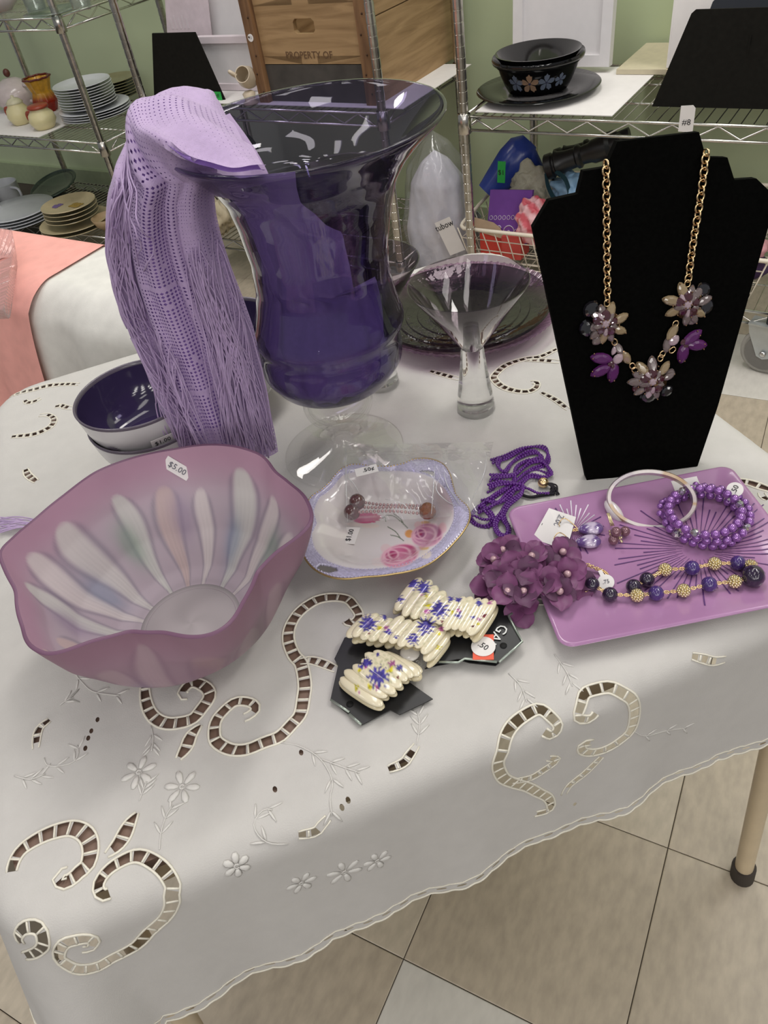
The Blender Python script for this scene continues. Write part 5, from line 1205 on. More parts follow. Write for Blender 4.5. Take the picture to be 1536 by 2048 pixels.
cluster(1376, 610, [(110, 30, 15, 'ch', .006), (165, 33, 16, 'ch', .006), (205, 32, 14, 'ch', .006), (75, 26, 12, 'sm', .006), (50, 30, 13, 'sm', .006), (15, 34, 14, 'sm', .006), (-35, 28, 13, 'ch', .006), (265, 28, 13, 'sm', .006), (295, 29, 12, 'sm', .006)], [(1407, 579, -50, 13, 'bl'), (1412, 614, 60, 14, 'bl'), (1384, 641, 10, 9, 'sm')])
cluster(1306, 764, [(92, 34, 16, 'sm', .006), (50, 36, 14, 'ch', .006), (128, 34, 15, 'ch', .006), (155, 30, 13, 'sm', .006), (20, 34, 12, 'sm', .006), (180, 34, 15, 'sm', .006), (215, 32, 12, 'sm', .006), (250, 26, 12, 'pk', .006), (285, 24, 12, 'sm', .006)], [(1297, 792, 5, 15, 'bl'), (1333, 782, 35, 12, 'bl'), (1340, 748, 70, 10, 'sm'), (1272, 776, 70, 8, 'ga')])
for px, py, ang, sz, kd in ((1237, 697, 120, 12, 'sm'), (1253, 716, -65, 14, 'ch'), (1229, 700, 60, 9, 'pk'), (1345, 664, 50, 15, 'ch'), (1334, 690, 80, 13, 'sm')): gem(px, py, ang, sz, kd, .005)
for px, py in ((1236, 718), (1348, 681)): gem(px, py, 45, 10, 'pk', .007, True, 0)
for px, py, ang in ((1203, 717, 165), (1202, 741, 205), (1226, 745, 262), (1384, 675, 30), (1393, 690, -12), (1366, 706, -95)):
    gem(px, py, ang, 19, 'pu', .006, False, .1); a = math.radians(ang)
    for q in (-.5, .5): cl_all.append((px + 17 * math.cos(a + q * .6), py - 17 * math.sin(a + q * .6), .008))
for px, py in ((1222, 728), (1229, 733), (1367, 684), (1372, 692)): gem(px, py, 20, 6, 'ga', .008, True)
claws(cl_all).build('setting_claws', m_claw, nk, kind='stuff')
plate_b = MB()
for cx_, cy_, r in ((1212, 648, 27), (1376, 610, 27), (1306, 764, 27), (1226, 730, 9), (1371, 690, 9), (1243, 712, 12), (1342, 678, 12)): plate_b.lathe([(0, 0), (r * PXM, 0), (r * PXM, .002), (0, .003)], 20, dpt(cx_, cy_, .0005), M=np.stack([dt, np.cross(dpn, dt), dpn], 1))
plate_b.build('setting_backs', m_claw, nk, kind='stuff')
jl = ring_mesh('jump_ring', .0062, .0048, .0007, m_gold)
for px, py, ang in ((1214, 606, 90), (1375, 567, 90), (1229, 684, -70), (1265, 732, -60), (1270, 740, -40), (1351, 648, 70), (1325, 708, 60), (1321, 716, 80), (1345, 700, 40)):
    a = math.radians(ang); d = dt * math.cos(a) + du_ * math.sin(a); inst(jl, 'jump_ring', nk, frame(dpt(px, py, .005), np.cross(d, dpn), d))

# ================================================================ purple plate with sunbursts
A0_, B0_, C0_ = at(1012, 1018, ZT + .016), at(1460, 930, ZT + .016), at(1122, 1298, ZT + .016)
ex = B0_ - A0_; LX = np.linalg.norm(ex); ex /= LX; ey = C0_ - A0_; LY = np.linalg.norm(ey); ey = ey - ex * (ey @ ex); ey /= np.linalg.norm(ey)
po = A0_ + ex * LX / 2 + ey * LY / 2; po[2] = ZT + .001; eyu = -ey      # ex to the right, eyu away
pp = thing('rectangular_plate', 'purple rectangular plate with dark sunburst print holding the jewellery', 'plate', po)
m_pp = M('purple_glazed_plate', (166, 122, 162), .22, var=.03, coat=.2); m_ppu = M('pale_plate_edge', (200, 186, 198), .3)
def prow(inset, z, n=9, rr=.012):
    r = max(rr - inset * .3, .004); q = rrect(-LX / 2 + inset, LX / 2 - inset, -LY / 2 + inset, LY / 2 - inset, r, n); return np.array([po + ex * x + eyu * y + UP * z for x, y in q])
rows = [prow(.0, .0145), prow(.001, .0162), prow(.003, .0160), prow(.012, .0125), prow(.024, .0095), prow(.04, .0082), prow(.06, .008)]
b = MB(); b.grid(np.array(rows), cv=True, flip=True); k = len(rows[-1]); b.add(rows[-1], [tuple(range(k))]); b.build('plate_top', m_pp, pp)
rows = [prow(.0, .0145), prow(.002, .0125), prow(.02, .005), prow(.035, .0), prow(.04, .0)]
b = MB(); b.grid(np.array(rows), cv=True); b.add(rows[-1], [tuple(range(k))[::-1]]); b.build('plate_underside', m_ppu, pp)
def pl(px, py, h=0.0): return at(px, py, ZT + .0090 + h)                # spot on the plate
def psurf(p):
    x, y = abs((p - po) @ ex), abs((p - po) @ eyu); ins = min(LX / 2 - x, LY / 2 - y); return po[2] + np.interp(ins, [.003, .012, .024, .04, .06], [.0160, .0125, .0095, .0082, .008])
m_foil = M('dark_violet_print', (84, 44, 104), .45); m_foil_glare = M('foil_print_glare', (216, 206, 220), .3, .3)  # the pale one paints glare on the foil rays as a colour
def burst(cx_, cy_, rays, mat):
    b = MB(); c = pl(cx_, cy_)
    for px0, py0, px1, py1, w in rays:
        a = pl(px0, py0); e = pl(px1, py1); d = (e - a) / np.linalg.norm(e - a); s = np.cross(UP, d); seg = []
        for q in np.linspace(0, 1, 7):
            p = a + (e - a) * q; p = p.copy(); p[2] = psurf(p) + .0004; seg.append([p - s * w * q * .5 - s * .00015, p + s * w * q * .5 + s * .00015])
        b.grid(np.array(seg))
    return b.build('sunburst_print', mat, pp)
rays = []
cx_, cy_ = 1398, 1100
for k in range(58):
    a = 2 * PI * k / 58; d0 = 34 + 12 * (k % 2); L_ = 150 + 34 * math.sin(k * 1.9) + 14 * math.cos(k * 3.1); px1, py1 = cx_ + L_ * math.cos(a), cy_ + .60 * L_ * math.sin(a) - .12 * L_ * math.cos(a) * .4
    rays.append((cx_ + d0 * math.cos(a), cy_ + .6 * d0 * math.sin(a), px1, py1, .0010))
burst(cx_, cy_, rays, m_foil)
cx_, cy_ = 1147, 1062; rays = []; rays_glare = []
for k in range(34):
    a = 2 * PI * k / 34; L_ = 58 + 8 * math.sin(k * 2.3); r = (cx_ + 14 * math.cos(a), cy_ + 10 * math.sin(a), cx_ + L_ * math.cos(a), cy_ + .78 * L_ * math.sin(a), .0010)
    (rays_glare if 4.15 < a < 5.6 else rays).append(r)
burst(cx_, cy_, rays, m_foil); burst(cx_, cy_, rays_glare, m_foil_glare)

# ---------------------------------------------------------------- mother of pearl bangle with a bead charm
def fit_ring(pts, zf):
    return np.array([at(px, py, zf(i)) for i, (px, py) in enumerate(pts)])
c0 = at(1303, 1003, ZT + .030)
bg = thing('shell_bangle', 'mother of pearl bangle with a gold and pearl charm, tilted on the purple plate', 'bangle', at(1303, 1003, ZT + .012))
el = [(1303 + 85 * math.cos(a) , 1000 - 55 * math.sin(a) + 4 * math.cos(a)) for a in np.linspace(0, 2 * PI, 64, endpoint=False)]
BP = np.array([at(x, y, ZT + .021 + .016 * math.sin(a) ) for (x, y), a in zip(el, np.linspace(0, 2 * PI, 64, endpoint=False))])
bc_ = BP.mean(0); bn = np.cross(BP[16] - bc_, BP[0] - bc_); bn /= np.linalg.norm(bn); bn = bn if bn[2] > 0 else -bn
sect = [(-.0015, -.0052), (.0014, -.0052), (.0026, -.0026), (.0026, .0026), (.0014, .0052), (-.0015, .0052)]
P = []; cc = []
for i, p in enumerate(BP):
    rad_ = (p - bc_); rad_ = rad_ - bn * (rad_ @ bn); rad_ /= np.linalg.norm(rad_); P.append([p + rad_ * x + bn * y for x, y in sect])
    k = (i // 7) % 4; cc.append(np.tile(lin(((192, 180, 178), (178, 148, 112), (196, 188, 184), (176, 164, 170))[k]), (6, 1)))
MB().grid(np.array(P), cu=True, cv=True, col=np.array(cc)).build('bangle_ring', M('mother_of_pearl', (214, 204, 204), .22, painted=True, coat=.5, var=.10, vs=120), bg, sharp=50)
sh = BP[37]; MB().ball(sh, [.013, .005, .006], 16, 10, M=np.stack([BP[39] - BP[35], bn, np.cross(BP[39] - BP[35], bn)], 1) / [np.linalg.norm(BP[39] - BP[35]), 1, np.linalg.norm(BP[39] - BP[35])]).build('clasp_lobe', M('pearl_lobe', (214, 206, 208), .25, coat=.5), bg)
m_rose = M('rose_brown_pearl', (124, 86, 96), .2, .3, coat=.5)
ch = MB()
for k in range(3): ch.tube([at(1214 + 2 * k, 1026, ZT + .022), at(1222 + 3 * k, 1052, ZT + .015)], .0006, 5)
ch.build('charm_pins', m_gold2, bg)
bead8 = MB().ball((0, 0, 0), .0048, 16, 10).mesh('bead', m_rose)
for px, py, h in ((1227, 1080, .005), (1250, 1063, .006), (1232, 1064, .012)): inst(bead8, 'bead', bg, Matrix.Translation(Vector(pl(px, py, h))))
b = MB()
for k in range(14): b.ball(pl(1236 + rng.uniform(-18, 18), 1070 + rng.uniform(-14, 14), rng.uniform(.003, .01)), .0014, 6, 4)
b.build('charm_seed_beads', m_gold2, bg, kind='stuff')
# ---------------------------------------------------------------- purple pearl memory-wire bracelet
pb = thing('pearl_bracelet', 'coiled bracelet of shiny purple pearls with silver spacers on the plate', 'bracelet', pl(1408, 1040))
m_pearl = M('purple_pearl', (152, 100, 176), .14, .45, coat=.8, var=.03); m_fac = M('faceted_silver_spacer', (206, 204, 206), .15, .9)
pearl = MB().ball((0, 0, 0), .0041, 16, 10).mesh('pearl', m_pearl)
pearl_s = MB().ball((0, 0, 0), .0030, 12, 8).mesh('pearl', m_pearl); spc = MB().ball((0, 0, 0), .0038, 7, 5).mesh('spacer_bead', m_fac, smooth=False)
cb_ = pl(1408, 1040, .004); cb_[2] = 0
wire = []
for loop, (R0, dx, dy, z0, z1, n) in enumerate(((.0330, .000, .000, .0135, .0150, 25), (.0345, .0035, -.001, .0205, .0225, 26), (.0305, -.003, -.0015, .0275, .0290, 23))):
    for k in range(n):
        a = 2 * PI * k / n + loop * .12; r = R0 + .0007 * math.sin(3 * a + loop); p = np.array([cb_[0] + dx + r * math.cos(a), cb_[1] + dy + r * math.sin(a), ZT - .0005 + (z0 + z1) / 2 + .001 * math.sin(a + loop)]); wire.append(p)
        inst(spc if k % 8 == 5 else pearl, 'spacer_bead' if k % 8 == 5 else 'pearl', pb, Matrix.Translation(Vector(p)))
for k in range(16): a = 2 * PI * (k + .3) / 30 - .6; p = np.array([cb_[0] + .0395 * math.cos(a), cb_[1] + .039 * math.sin(a), ZT + .018 + .004 * math.sin(k)]); inst(pearl_s, 'pearl', pb, Matrix.Translation(Vector(p)))
MB().tube(np.array(wire), .0005, 4).build('memory_wire', m_silver, pb)
# tags
def round_tag(parent, px, py, r, body, h=.014, size=.0075, stem=(-.5, -1.0), tilt=(0, 0), txtang=0.0, ink=None):
    o = at(px, py, ZT + h + .008); nz = (CAM - o) / np.linalg.norm(CAM - o) * .5 + UP * .5; nz /= np.linalg.norm(nz); e1 = RC[:, 0] - nz * (RC[:, 0] @ nz); e1 /= np.linalg.norm(e1); e2 = np.cross(nz, e1)
    pts = [(r * math.cos(a), r * math.sin(a)) for a in np.linspace(0, 2 * PI, 24, endpoint=False)]
    b = MB().prism(pts, o, e1, e2, .0004); sx, sy = stem; l = math.hypot(sx, sy); sx, sy = sx / l, sy / l
    b.prism([(sx * r * .8 - sy * r * .28, sy * r * .8 + sx * r * .28), (sx * r * .8 + sy * r * .28, sy * r * .8 - sx * r * .28), (sx * r * 1.7 + sy * r * .22, sy * r * 1.7 - sx * r * .22), (sx * r * 1.7 - sy * r * .22, sy * r * 1.7 + sx * r * .22)], o - nz * .0001, e1, e2, .0004)
    b.build('price_tag', m_paper, parent, smooth=False)
    ca, sa = math.cos(txtang), math.sin(txtang); text(body, size, parent, o + nz * .0008, e1 * ca + e2 * sa, e2 * ca - e1 * sa, ink or m_ink)
round_tag(pb, 1470, 979, .0072, '.50', .020, .0068, (-.7, -1), txtang=1.0)
o = pl(1375, 973, .010); e1 = RC[:, 0]; MB().prism([(-.012, -.009), (.013, -.010), (.011, .008), (-.014, .008)], o, ex, eyu * .8 + UP * .6, .0004).build('paper_tag', m_paper, bg, smooth=False)
text('/.', .009, bg, o + (UP * .8 - eyu * .6) * .001, ex, eyu * .8 + UP * .6, m_ink)
# ---------------------------------------------------------------- necklace of violet and gold beads
bn_ = thing('bead_necklace', 'necklace of violet stone beads and rough gold beads lying across the plate', 'necklace', pl(1350, 1160))
m_v1 = M('violet_stone', (70, 48, 112), .12, coat=.5, var=.3, vs=120); m_v2 = M('dark_plum_stone', (46, 34, 56), .12, coat=.5, var=.3, vs=120)
fac = lambda mat: MB().ball((0, 0, 0), .0066, 14, 9).mesh('bead', mat)
bv1, bv2 = fac(m_v1), fac(m_v2)
b = MB(); 
for i in range(7):
    ph = PI * (i + .5) / 7; k = max(3, int(13 * math.sin(ph)))
    for j in range(k):
        a = 2 * PI * j / k + i * .4; b.ball(.0048 * np.array([math.sin(ph) * math.cos(a), math.sin(ph) * math.sin(a), math.cos(ph)]), .0014, 6, 4)
b.ball((0, 0, 0), .0047, 10, 7); bgold = b.mesh('textured_bead', m_gold2)
BE = [(1184, 1170, 2), (1220, 1190, 2), (1274, 1192, 0), (1312, 1188, 1), (1367, 1183, 0), (1418, 1170, 1), (1469, 1165, 0), (1505, 1158, 3), (1501, 1133, 0), (1476, 1127, 1), (1429, 1128, 0), (1384, 1137, 1), (1330, 1140, 0), (1294, 1160, 2), (1267, 1174, 2)]
wp_ = []
for px, py, k in BE:
    h = .0064; p = at(px, py, ZT + .0083 + h); p[2] = psurf(p) + h - .0002 if k != 3 else psurf(p) + .0085; wp_.append(p)
    inst((bgold, bv1, bv2, bv2)[k], 'textured_bead' if k == 0 else 'bead', bn_, Matrix.Translation(Vector(p)) @ Matrix.Scale((1.0, 1.0, 1.0, 1.45)[k], 4))
MB().tube(resample(np.array(wp_), .004), .0006, 5).build('wire', m_gold, bn_)
lk = ring_mesh('wire_loop', .0042, .0032, .0005, m_gold)
for i in range(len(wp_) - 1):
    for q in (.38, .62):
        p = wp_[i] * (1 - q) + wp_[i + 1] * q; d = wp_[i + 1] - wp_[i]; inst(lk, 'wire_loop', bn_, frame(p, np.cross(UP, d), d))
tailp = cr([pl(1176, 1130, .006), pl(1195, 1138, .004), pl(1208, 1144, .003), pl(1214, 1150, .002)], 14)
sl = ring_mesh('chain_link', .0036, .0026, .0005, m_gold)
for i in range(0, 13):
    d = tailp[i + 1] - tailp[i]; inst(sl, 'chain_link', bn_, frame(tailp[i], np.cross(d, UP) + UP * (.9 if i % 2 else -.9) * np.linalg.norm(d), d))
for i in range(8): p = pl(1168 + i * 1.8, 1168 + 10 * math.sin(i * .8) + i, .003); inst(sl, 'chain_link', bn_, frame(p, ex + UP * (i % 2), eyu))
round_tag(bn_, 1212, 1164, .0070, '.75', .004, .005, (-.35, 1), txtang=.1, ink=m_ink2)
# ---------------------------------------------------------------- earrings on a card
er = thing('earring_card', 'white card priced 2.00 with two cloudy purple drop earrings on the plate', 'earrings', pl(1110, 1060))
q = [pl(1064, 1077, .002), pl(1098, 1016, .012), pl(1152, 1034, .008), pl(1133, 1100, .002)]
n_ = np.cross(q[1] - q[0], q[3] - q[0]); n_ /= np.linalg.norm(n_); n_ = n_ if n_[2] > 0 else -n_
b = MB(); b.add(np.r_[np.array(q), np.array(q) - n_ * .0005], [(3, 2, 1, 0), (4, 5, 6, 7)] + [(i, (i + 1) % 4, 4 + (i + 1) % 4, 4 + i) for i in range(4)]); b.build('card', m_paper, er, smooth=False)
d1 = (q[2] - q[1]) / np.linalg.norm(q[2] - q[1]); d2 = (q[1] - q[0]) / np.linalg.norm(q[1] - q[0]); ctr = (q[0] + q[1] + q[2] + q[3]) / 4
text('2.00', .0080, er, ctr + d2 * .008 - d1 * .001 + n_ * .0008, -d2, d1, m_ink2)
MB().lathe([(0, 0), (.0022, 0), (.0022, .0004), (0, .0004)], 16, onplane(1088, 1050, ctr + n_ * .0005, n_), M=np.stack([d1, np.cross(n_, d1), n_], 1)).build('punched_hole', m_ink, er)
def cloudy(x, R): 
    s = sstep(-.4, .4, np.sin(x[..., 0] * 420 + 1.2) + .6 * np.sin(x[..., 1] * 600))[..., None]; return lin((196, 182, 204)) * s + lin((98, 72, 128)) * (1 - s)
m_agate = M('cloudy_purple_agate', (150, 130, 170), .08, painted=True, coat=.8, var=.1)
for px, py, hx, hy, kx, ky in ((1181, 1057, 1122, 1045, 1150, 1052), (1176, 1083, 1112, 1074, 1140, 1080)):
    c = pl(px, py, .0045); ax = pl(px + 22, py - 2, .0045) - c; ax /= np.linalg.norm(ax); R = np.stack([ax, np.cross(UP, ax), UP], 1)
    ph = np.linspace(.01, PI - .01, 14); th = np.linspace(0, 2 * PI, 20, endpoint=False); PH, TH_ = np.meshgrid(ph, th, indexing='ij')
    X = np.stack([np.cos(PH) * .0118, np.sin(PH) * np.cos(TH_) * .0075 * (1 + .25 * np.cos(PH)), np.sin(PH) * np.sin(TH_) * .0048], -1)
    MB().grid(X @ R.T + c, cv=True, col=cloudy(X, None)).build('drop_stone', m_agate, er)
    hk = cr([c - ax * .011, pl(kx, ky, .006), pl(kx - 14, ky - 12, .010), pl(hx + 4, hy - 8, .012), pl(hx - 4, hy + 2, .010), pl(hx - 2, hy + 8, .008)], 30); MB().tube(hk, .0005, 5).build('ear_wire', m_gold, er)
    for i in range(4): p = c - ax * (.0115 + .0022 * i); inst(sl, 'chain_link', er, frame(p, np.cross(UP, ax) + UP * (i % 2), ax))
# ================================================================ porcelain rose dish
def z2(x, y, s=3.49, ox=560, oy=820): return (ox + x / s, oy + y / s)
DZ = .030
DO = [z2(*p) for p in ((160, 905), (158, 985), (180, 1050), (250, 1125), (320, 1160), (390, 1180), (480, 1184), (600, 1168), (800, 1148), (960, 1116), (1060, 1070), (1130, 1015), (1220, 925), (1290, 840), (1322, 780), (1328, 730), (1310, 675), (1262, 640), (1222, 590), (1205, 530), (1192, 470), (1175, 425), (1145, 385), (1090, 356), (1030, 344), (930, 347), (870, 380), (770, 402), (640, 402), (560, 385), (500, 385), (440, 408), (390, 455), (350, 510), (290, 565), (230, 600), (190, 650), (200, 720), (222, 790), (190, 850))]
q = np.array([at(*p, ZT + DZ) for p in DO]); dc = np.array([*(at(*z2(745, 770), ZT + .012)[:2]), ZT + .001])
ang = np.unwrap(np.arctan2(q[:, 1] - dc[1], q[:, 0] - dc[0])); rad_ = np.hypot(q[:, 0] - dc[0], q[:, 1] - dc[1]); i = np.argsort(ang % (2 * PI)); ang, rad_ = (ang % (2 * PI))[i], rad_[i]
n_ = 300; TH = np.linspace(0, 2 * PI, n_, endpoint=False); ro = np.interp(TH, np.r_[ang - 2 * PI, ang, ang + 2 * PI], np.tile(rad_, 3)); kk = np.hanning(9); kk /= kk.sum(); ro = np.convolve(np.r_[ro[-10:], ro, ro[:10]], kk, 'same')[10:-10]
WI = [z2(*p) for p in ((232, 760), (225, 880), (250, 980), (330, 1060), (480, 1110), (640, 1120), (800, 1100), (940, 1060), (1060, 980), (1150, 890), (1205, 790), (1210, 690), (1170, 590), (1100, 510), (1000, 460), (860, 440), (700, 436), (540, 440), (430, 470), (340, 550), (270, 640))]
qi = np.array([at(*p, ZT + .026) for p in WI]); ai = np.arctan2(qi[:, 1] - dc[1], qi[:, 0] - dc[0]) % (2 * PI); ri = np.hypot(qi[:, 0] - dc[0], qi[:, 1] - dc[1]); i = np.argsort(ai); ai, ri = ai[i], ri[i]
rw = np.interp(TH, np.r_[ai - 2 * PI, ai, ai + 2 * PI], np.tile(ri, 3)); rw = np.minimum(rw, ro * .93)
FR = np.r_[np.linspace(0, .999, 64), np.linspace(1, 2, 22)]           # 0..1 well, 1..2 rim
P = np.zeros((len(FR), n_, 3))
for j, f_ in enumerate(FR):
    if f_ < 1: r = rw * f_; z = .0045 + .0225 * sstep(.50, 1.0, f_) ** 1.1
    else: r = rw + (ro - rw) * (f_ - 1); z = .027 + .003 * (f_ - 1) + .0015 * np.sin((f_ - 1) * PI)
    P[j, :, 0] = dc[0] + r * np.cos(TH); P[j, :, 1] = dc[1] + r * np.sin(TH); P[j, :, 2] = dc[2] + z
FX, AX = np.meshgrid(FR, TH, indexing='ij')
def wp2(px, py): return np.array([px, py], float)
XY = np.stack(topx(P), -1)
white = lin((214, 208, 206)); lilac = lin((172, 167, 190))
col = np.tile(white, (len(FR), n_, 1)).astype(float)
lav = lin((196, 184, 192)); g_ = (sstep(.55, 1.0, FX) * sstep(-.2, .9, np.sin(AX)))[..., None] * .35; col = col * (1 - g_) + lav * g_
warm = lin((146, 112, 118)); g_ = (sstep(.60, .95, FX) * (FX < 1) * np.exp(-((AX - 6.05) / .42) ** 2) + sstep(.60, .95, FX) * (FX < 1) * np.exp(-((AX + .24) / .42) ** 2))[..., None]; g_ = np.clip(g_, 0, .75); col = col * (1 - g_) + warm * g_
rimm = sstep(.985, 1.03, FX)[..., None]; sp = rng.uniform(-.12, .30, (len(FR), n_, 1)); col = col * (1 - rimm) + (lilac * (1 + sp)) * rimm
# roses, leaves and stems painted in the well
def paint(mask, c): 
    global col; m = np.clip(mask, 0, 1)[..., None]; col = col * (1 - m) + lin(c) * m
def loc(px, py, ang, a, b):
    c = wp2(px, py); ex_ = np.array([math.cos(ang), math.sin(ang)]); sc = 1.0; ey_ = np.array([ex_[1], -ex_[0]])
    d = XY - c; return (d @ ex_) / (a * sc), (d @ ey_) / (b * sc)
def z6(x, y): return (600 + x / 5.12, 880 + y / 5.12)
for (x, y), a, b, c in ((z6(800, 1250), 15, 9, (222, 208, 204)), (z6(1120, 1060), 14, 9, (220, 210, 204)), (z6(880, 1110), 12, 10, (218, 196, 196)), (z6(1280, 860), 12, 7, (216, 176, 130)), (z6(1120, 960), 10, 9, (216, 156, 96)), (z6(1270, 1100), 11, 6, (210, 170, 110)), (z6(1290, 1170), 12, 10, (216, 204, 196)), (z6(1210, 870), 9, 8, (220, 190, 190)), (z6(1460, 900), 9, 12, (216, 180, 184)), (z6(560, 860), 18, 5, (222, 210, 206)), (z6(720, 880), 20, 5, (220, 206, 200))):
    u, v = loc(x, y, 0, a, b); paint(1 - sstep(.75, 1.05, np.hypot(u, v)), c)
for pts in ([(880, 770), (960, 780), (1040, 840), (1100, 900)], [(960, 755), (1020, 800), (1060, 860)], [(900, 890), (980, 940), (1030, 1010)], [(930, 975), (1000, 990), (1060, 1030)], [(845, 800), (870, 790), (878, 830)]):
    L_ = resample(np.array([wp2(*z6(*p)) for p in cr(pts, 24)]), 1.5); dmin = np.min(np.linalg.norm(XY[:, :, None, :] - L_[None, None], axis=-1), -1); paint(1 - sstep(.5, 1.6, dmin), (112, 122, 104))
def rose(px, py, a, b, rot, dark, mid, light):
    u, v = loc(px, py, rot, a, b); r = np.hypot(u, v); inside = 1 - sstep(.92, 1.04, r)
    paint(inside, mid); paint(inside * sstep(-.1, .9, u) * .8, dark); paint(inside * sstep(.3, 1.0, -v) * .55, light)
    ru = np.hypot((u + .42) / .36, (v - .25) / .42); paint(inside * (1 - sstep(.75, 1.0, ru)), dark); paint(inside * np.exp(-((ru - 1.05) / .14) ** 2), light); paint(inside * (1 - sstep(.25, .5, ru)), (150, 40, 84))
    for k, (cx_, cy_, rr, w) in enumerate(((-.15, .1, .72, .07), (.3, .35, .85, .06), (-.3, -.55, .9, .07))):
        rk = np.hypot(u - cx_, v - cy_); paint(inside * np.exp(-((rk - rr) / w) ** 2) * (.9 if k < 2 else .6), light)
    paint(np.exp(-((r - 1.0) / .06) ** 2) * .7, light)
rose(*z6(1020, 1185), 38, 22, -.25, (168, 56, 106), (198, 112, 146), (226, 180, 192))
rose(*z6(1300, 975), 31, 23, -.2, (150, 80, 122), (190, 122, 156), (222, 176, 190))
u, v = loc(*z6(680, 800), -.05, 30, 11); r = np.hypot(u, v); paint(1 - sstep(.85, 1.05, r + .10 * np.sin(np.arctan2(v, u) * 14) * (u > .3)), (196, 92, 132)); paint((1 - sstep(.85, 1.0, r)) * np.exp(-((v - .2) / .2) ** 2) * .8, (222, 170, 184)); paint((1 - sstep(.8, 1.0, r)) * sstep(.2, .9, u) * .6, (176, 50, 100))
ed = sstep(1.93, 1.99, FX)[..., None]; col = col * (1 - ed) + lin((176, 160, 132)) * ed
m_porc = M('painted_porcelain', (210, 205, 205), .12, painted=True, coat=.4, var=.01)
ds = thing('rose_dish', 'white porcelain dish with lilac embossed rim and painted pink roses', 'dish', dc)
b = MB(); V = P.reshape(-1, 3); Fc = []
hc = [at(*z2(1020, 440), ZT + DZ)[:2], at(*z2(330, 1108), ZT + DZ)[:2]]; hd = [at(*z2(1080, 450), ZT + DZ)[:2], at(*z2(400, 1120), ZT + DZ)[:2]]
def inhole(p):
    for c, d in zip(hc, hd):
        e = (d - c) / np.linalg.norm(d - c); L_ = np.linalg.norm(d - c) * 1.0; x = (p - c) @ e; y = (p - c) @ np.array([-e[1], e[0]])
        if (x / L_) ** 2 + (y / (L_ * .52)) ** 2 < 1: return True
    return False
for j in range(len(FR) - 1):
    for k in range(n_):
        k2 = (k + 1) % n_; f_ = (j * n_ + k, (j + 1) * n_ + k, (j + 1) * n_ + k2, j * n_ + k2)
        if FR[j] >= 1.05 and inhole((V[f_[0]][:2] + V[f_[2]][:2]) / 2): continue
        Fc.append(f_)
b.add(V, Fc, col.reshape(-1, 3))
ob = b.build('dish_body', m_porc, ds); sm = ob.modifiers.new('thickness', 'SOLIDIFY'); sm.thickness = .0022; sm.offset = -1
b = MB(); i0 = len(FR) - 1
E_ = P[i0]; b.tube(E_[::2], .0009, 6, closed=True); b.build('gilt_edge', M('worn_gilding', (196, 170, 116), .3, .8), ds)
b = MB(); cumr = resample(np.r_[P[i0 - 2], P[i0 - 2][:1]], .0034)
for p in cumr: b.ball(p + UP * .0004, .0010, 6, 4)
cumr = resample(np.r_[P[66], P[66][:1]], .0034)
for p in cumr: b.ball(p + UP * .0002, .0008, 6, 4)
b.build('beaded_border', M('pale_lilac_porcelain', (190, 184, 210), .15, coat=.3), ds, kind='stuff')
MB().lathe([(.034, 0), (.036, 0), (.037, .004), (.033, .004)], 48, dc).build('foot_ring', m_china, ds)
o = at(*z6(512, 978), ZT + .0068); e1 = at(*z6(538, 905), ZT + .0068) - o; e1 /= np.linalg.norm(e1); e2 = np.cross(UP, e1)
MB().prism([(-.0115, -.0078), (.0115, -.0078), (.0115, .0078), (-.0115, .0078)], o, e1, e2, .0004).build('price_sticker', m_paper, ds, smooth=False)
text('$1.00', .0075, ds, o + UP * .0007, e1, e2, m_ink)

# ---------------------------------------------------------------- zip bag with a bracelet, lying on the dish
BO = [(686, 892), (987, 884), (982, 925), (958, 1012), (872, 1036), (688, 1046)]
m_zip = thin_glass('clear_zip_bag_film', (.965, .965, .965), .9, .06, 1.45, bump=.9, bs=38, haze=.10)
bz = lambda u, v: ZT + .040 - .012 * v + .004 * math.sin(u * 11 + 1) * math.sin(v * 6) + .003 * math.sin(u * 23 - v * 9) - .024 * max(0, u - .80) * 4 * .9 * max(0, .6 - v) - .020 * max(0, .25 - v) * 3
zb_ = thing('zip_bag', 'clear zip bag priced at fifty cents lying across the rose dish', 'bag', at(780, 960, ZT + .034))
tl, tr_, br, bl = (686, 890), (987, 884), (952, 1030), (690, 1046)
def bagpt(u, v, dz=0.0):
    px = (tl[0] * (1 - u) + tr_[0] * u) * (1 - v) + (bl[0] * (1 - u) + br[0] * u) * v; py = (tl[1] * (1 - u) + tr_[1] * u) * (1 - v) + (bl[1] * (1 - u) + br[1] * u) * v
    z = max(bz(u, v), ZT + .004); return at(px, py, z + dz)
MB().grid(np.array([[bagpt(u, v) for u in np.linspace(0, 1, 56)] for v in np.linspace(0, 1, 36)]), flip=False).build('bag_film', m_zip, zb_)
b = MB()
for v in (.10, .14): b.tube(np.array([bagpt(u, v, .0008) for u in np.linspace(.01, .99, 40)]), .0006, 5)
b.build('zip_strip', m_clear_thin, zb_)
cre = MB()
for pts in ([(.02, .02), (.015, .5), (.02, .98)], [(.05, .30), (.03, .42), (.07, .50), (.14, .72)], [(.43 + .2, .30), (.64, .55), (.655, .95)], [(.68, .45), (.665, .62), (.75, .78), (.84, .86)], [(.70, .40), (.75, .6), (.86, .85)], [(.30, .72), (.44, .80), (.50, .95)], [(.97, .14), (.985, .45), (.93, .86)]):
    cre.tube(np.array([bagpt(*p, .0006) for p in cr(pts, 20)]), np.r_[np.linspace(.0002, .0007, 10), np.linspace(.0007, .0002, 10)], 5)
cre.build('film_crease', thin_glass('folded_film_edge', (.9, .9, .9), .8, .15, 1.9, haze=.45), zb_)
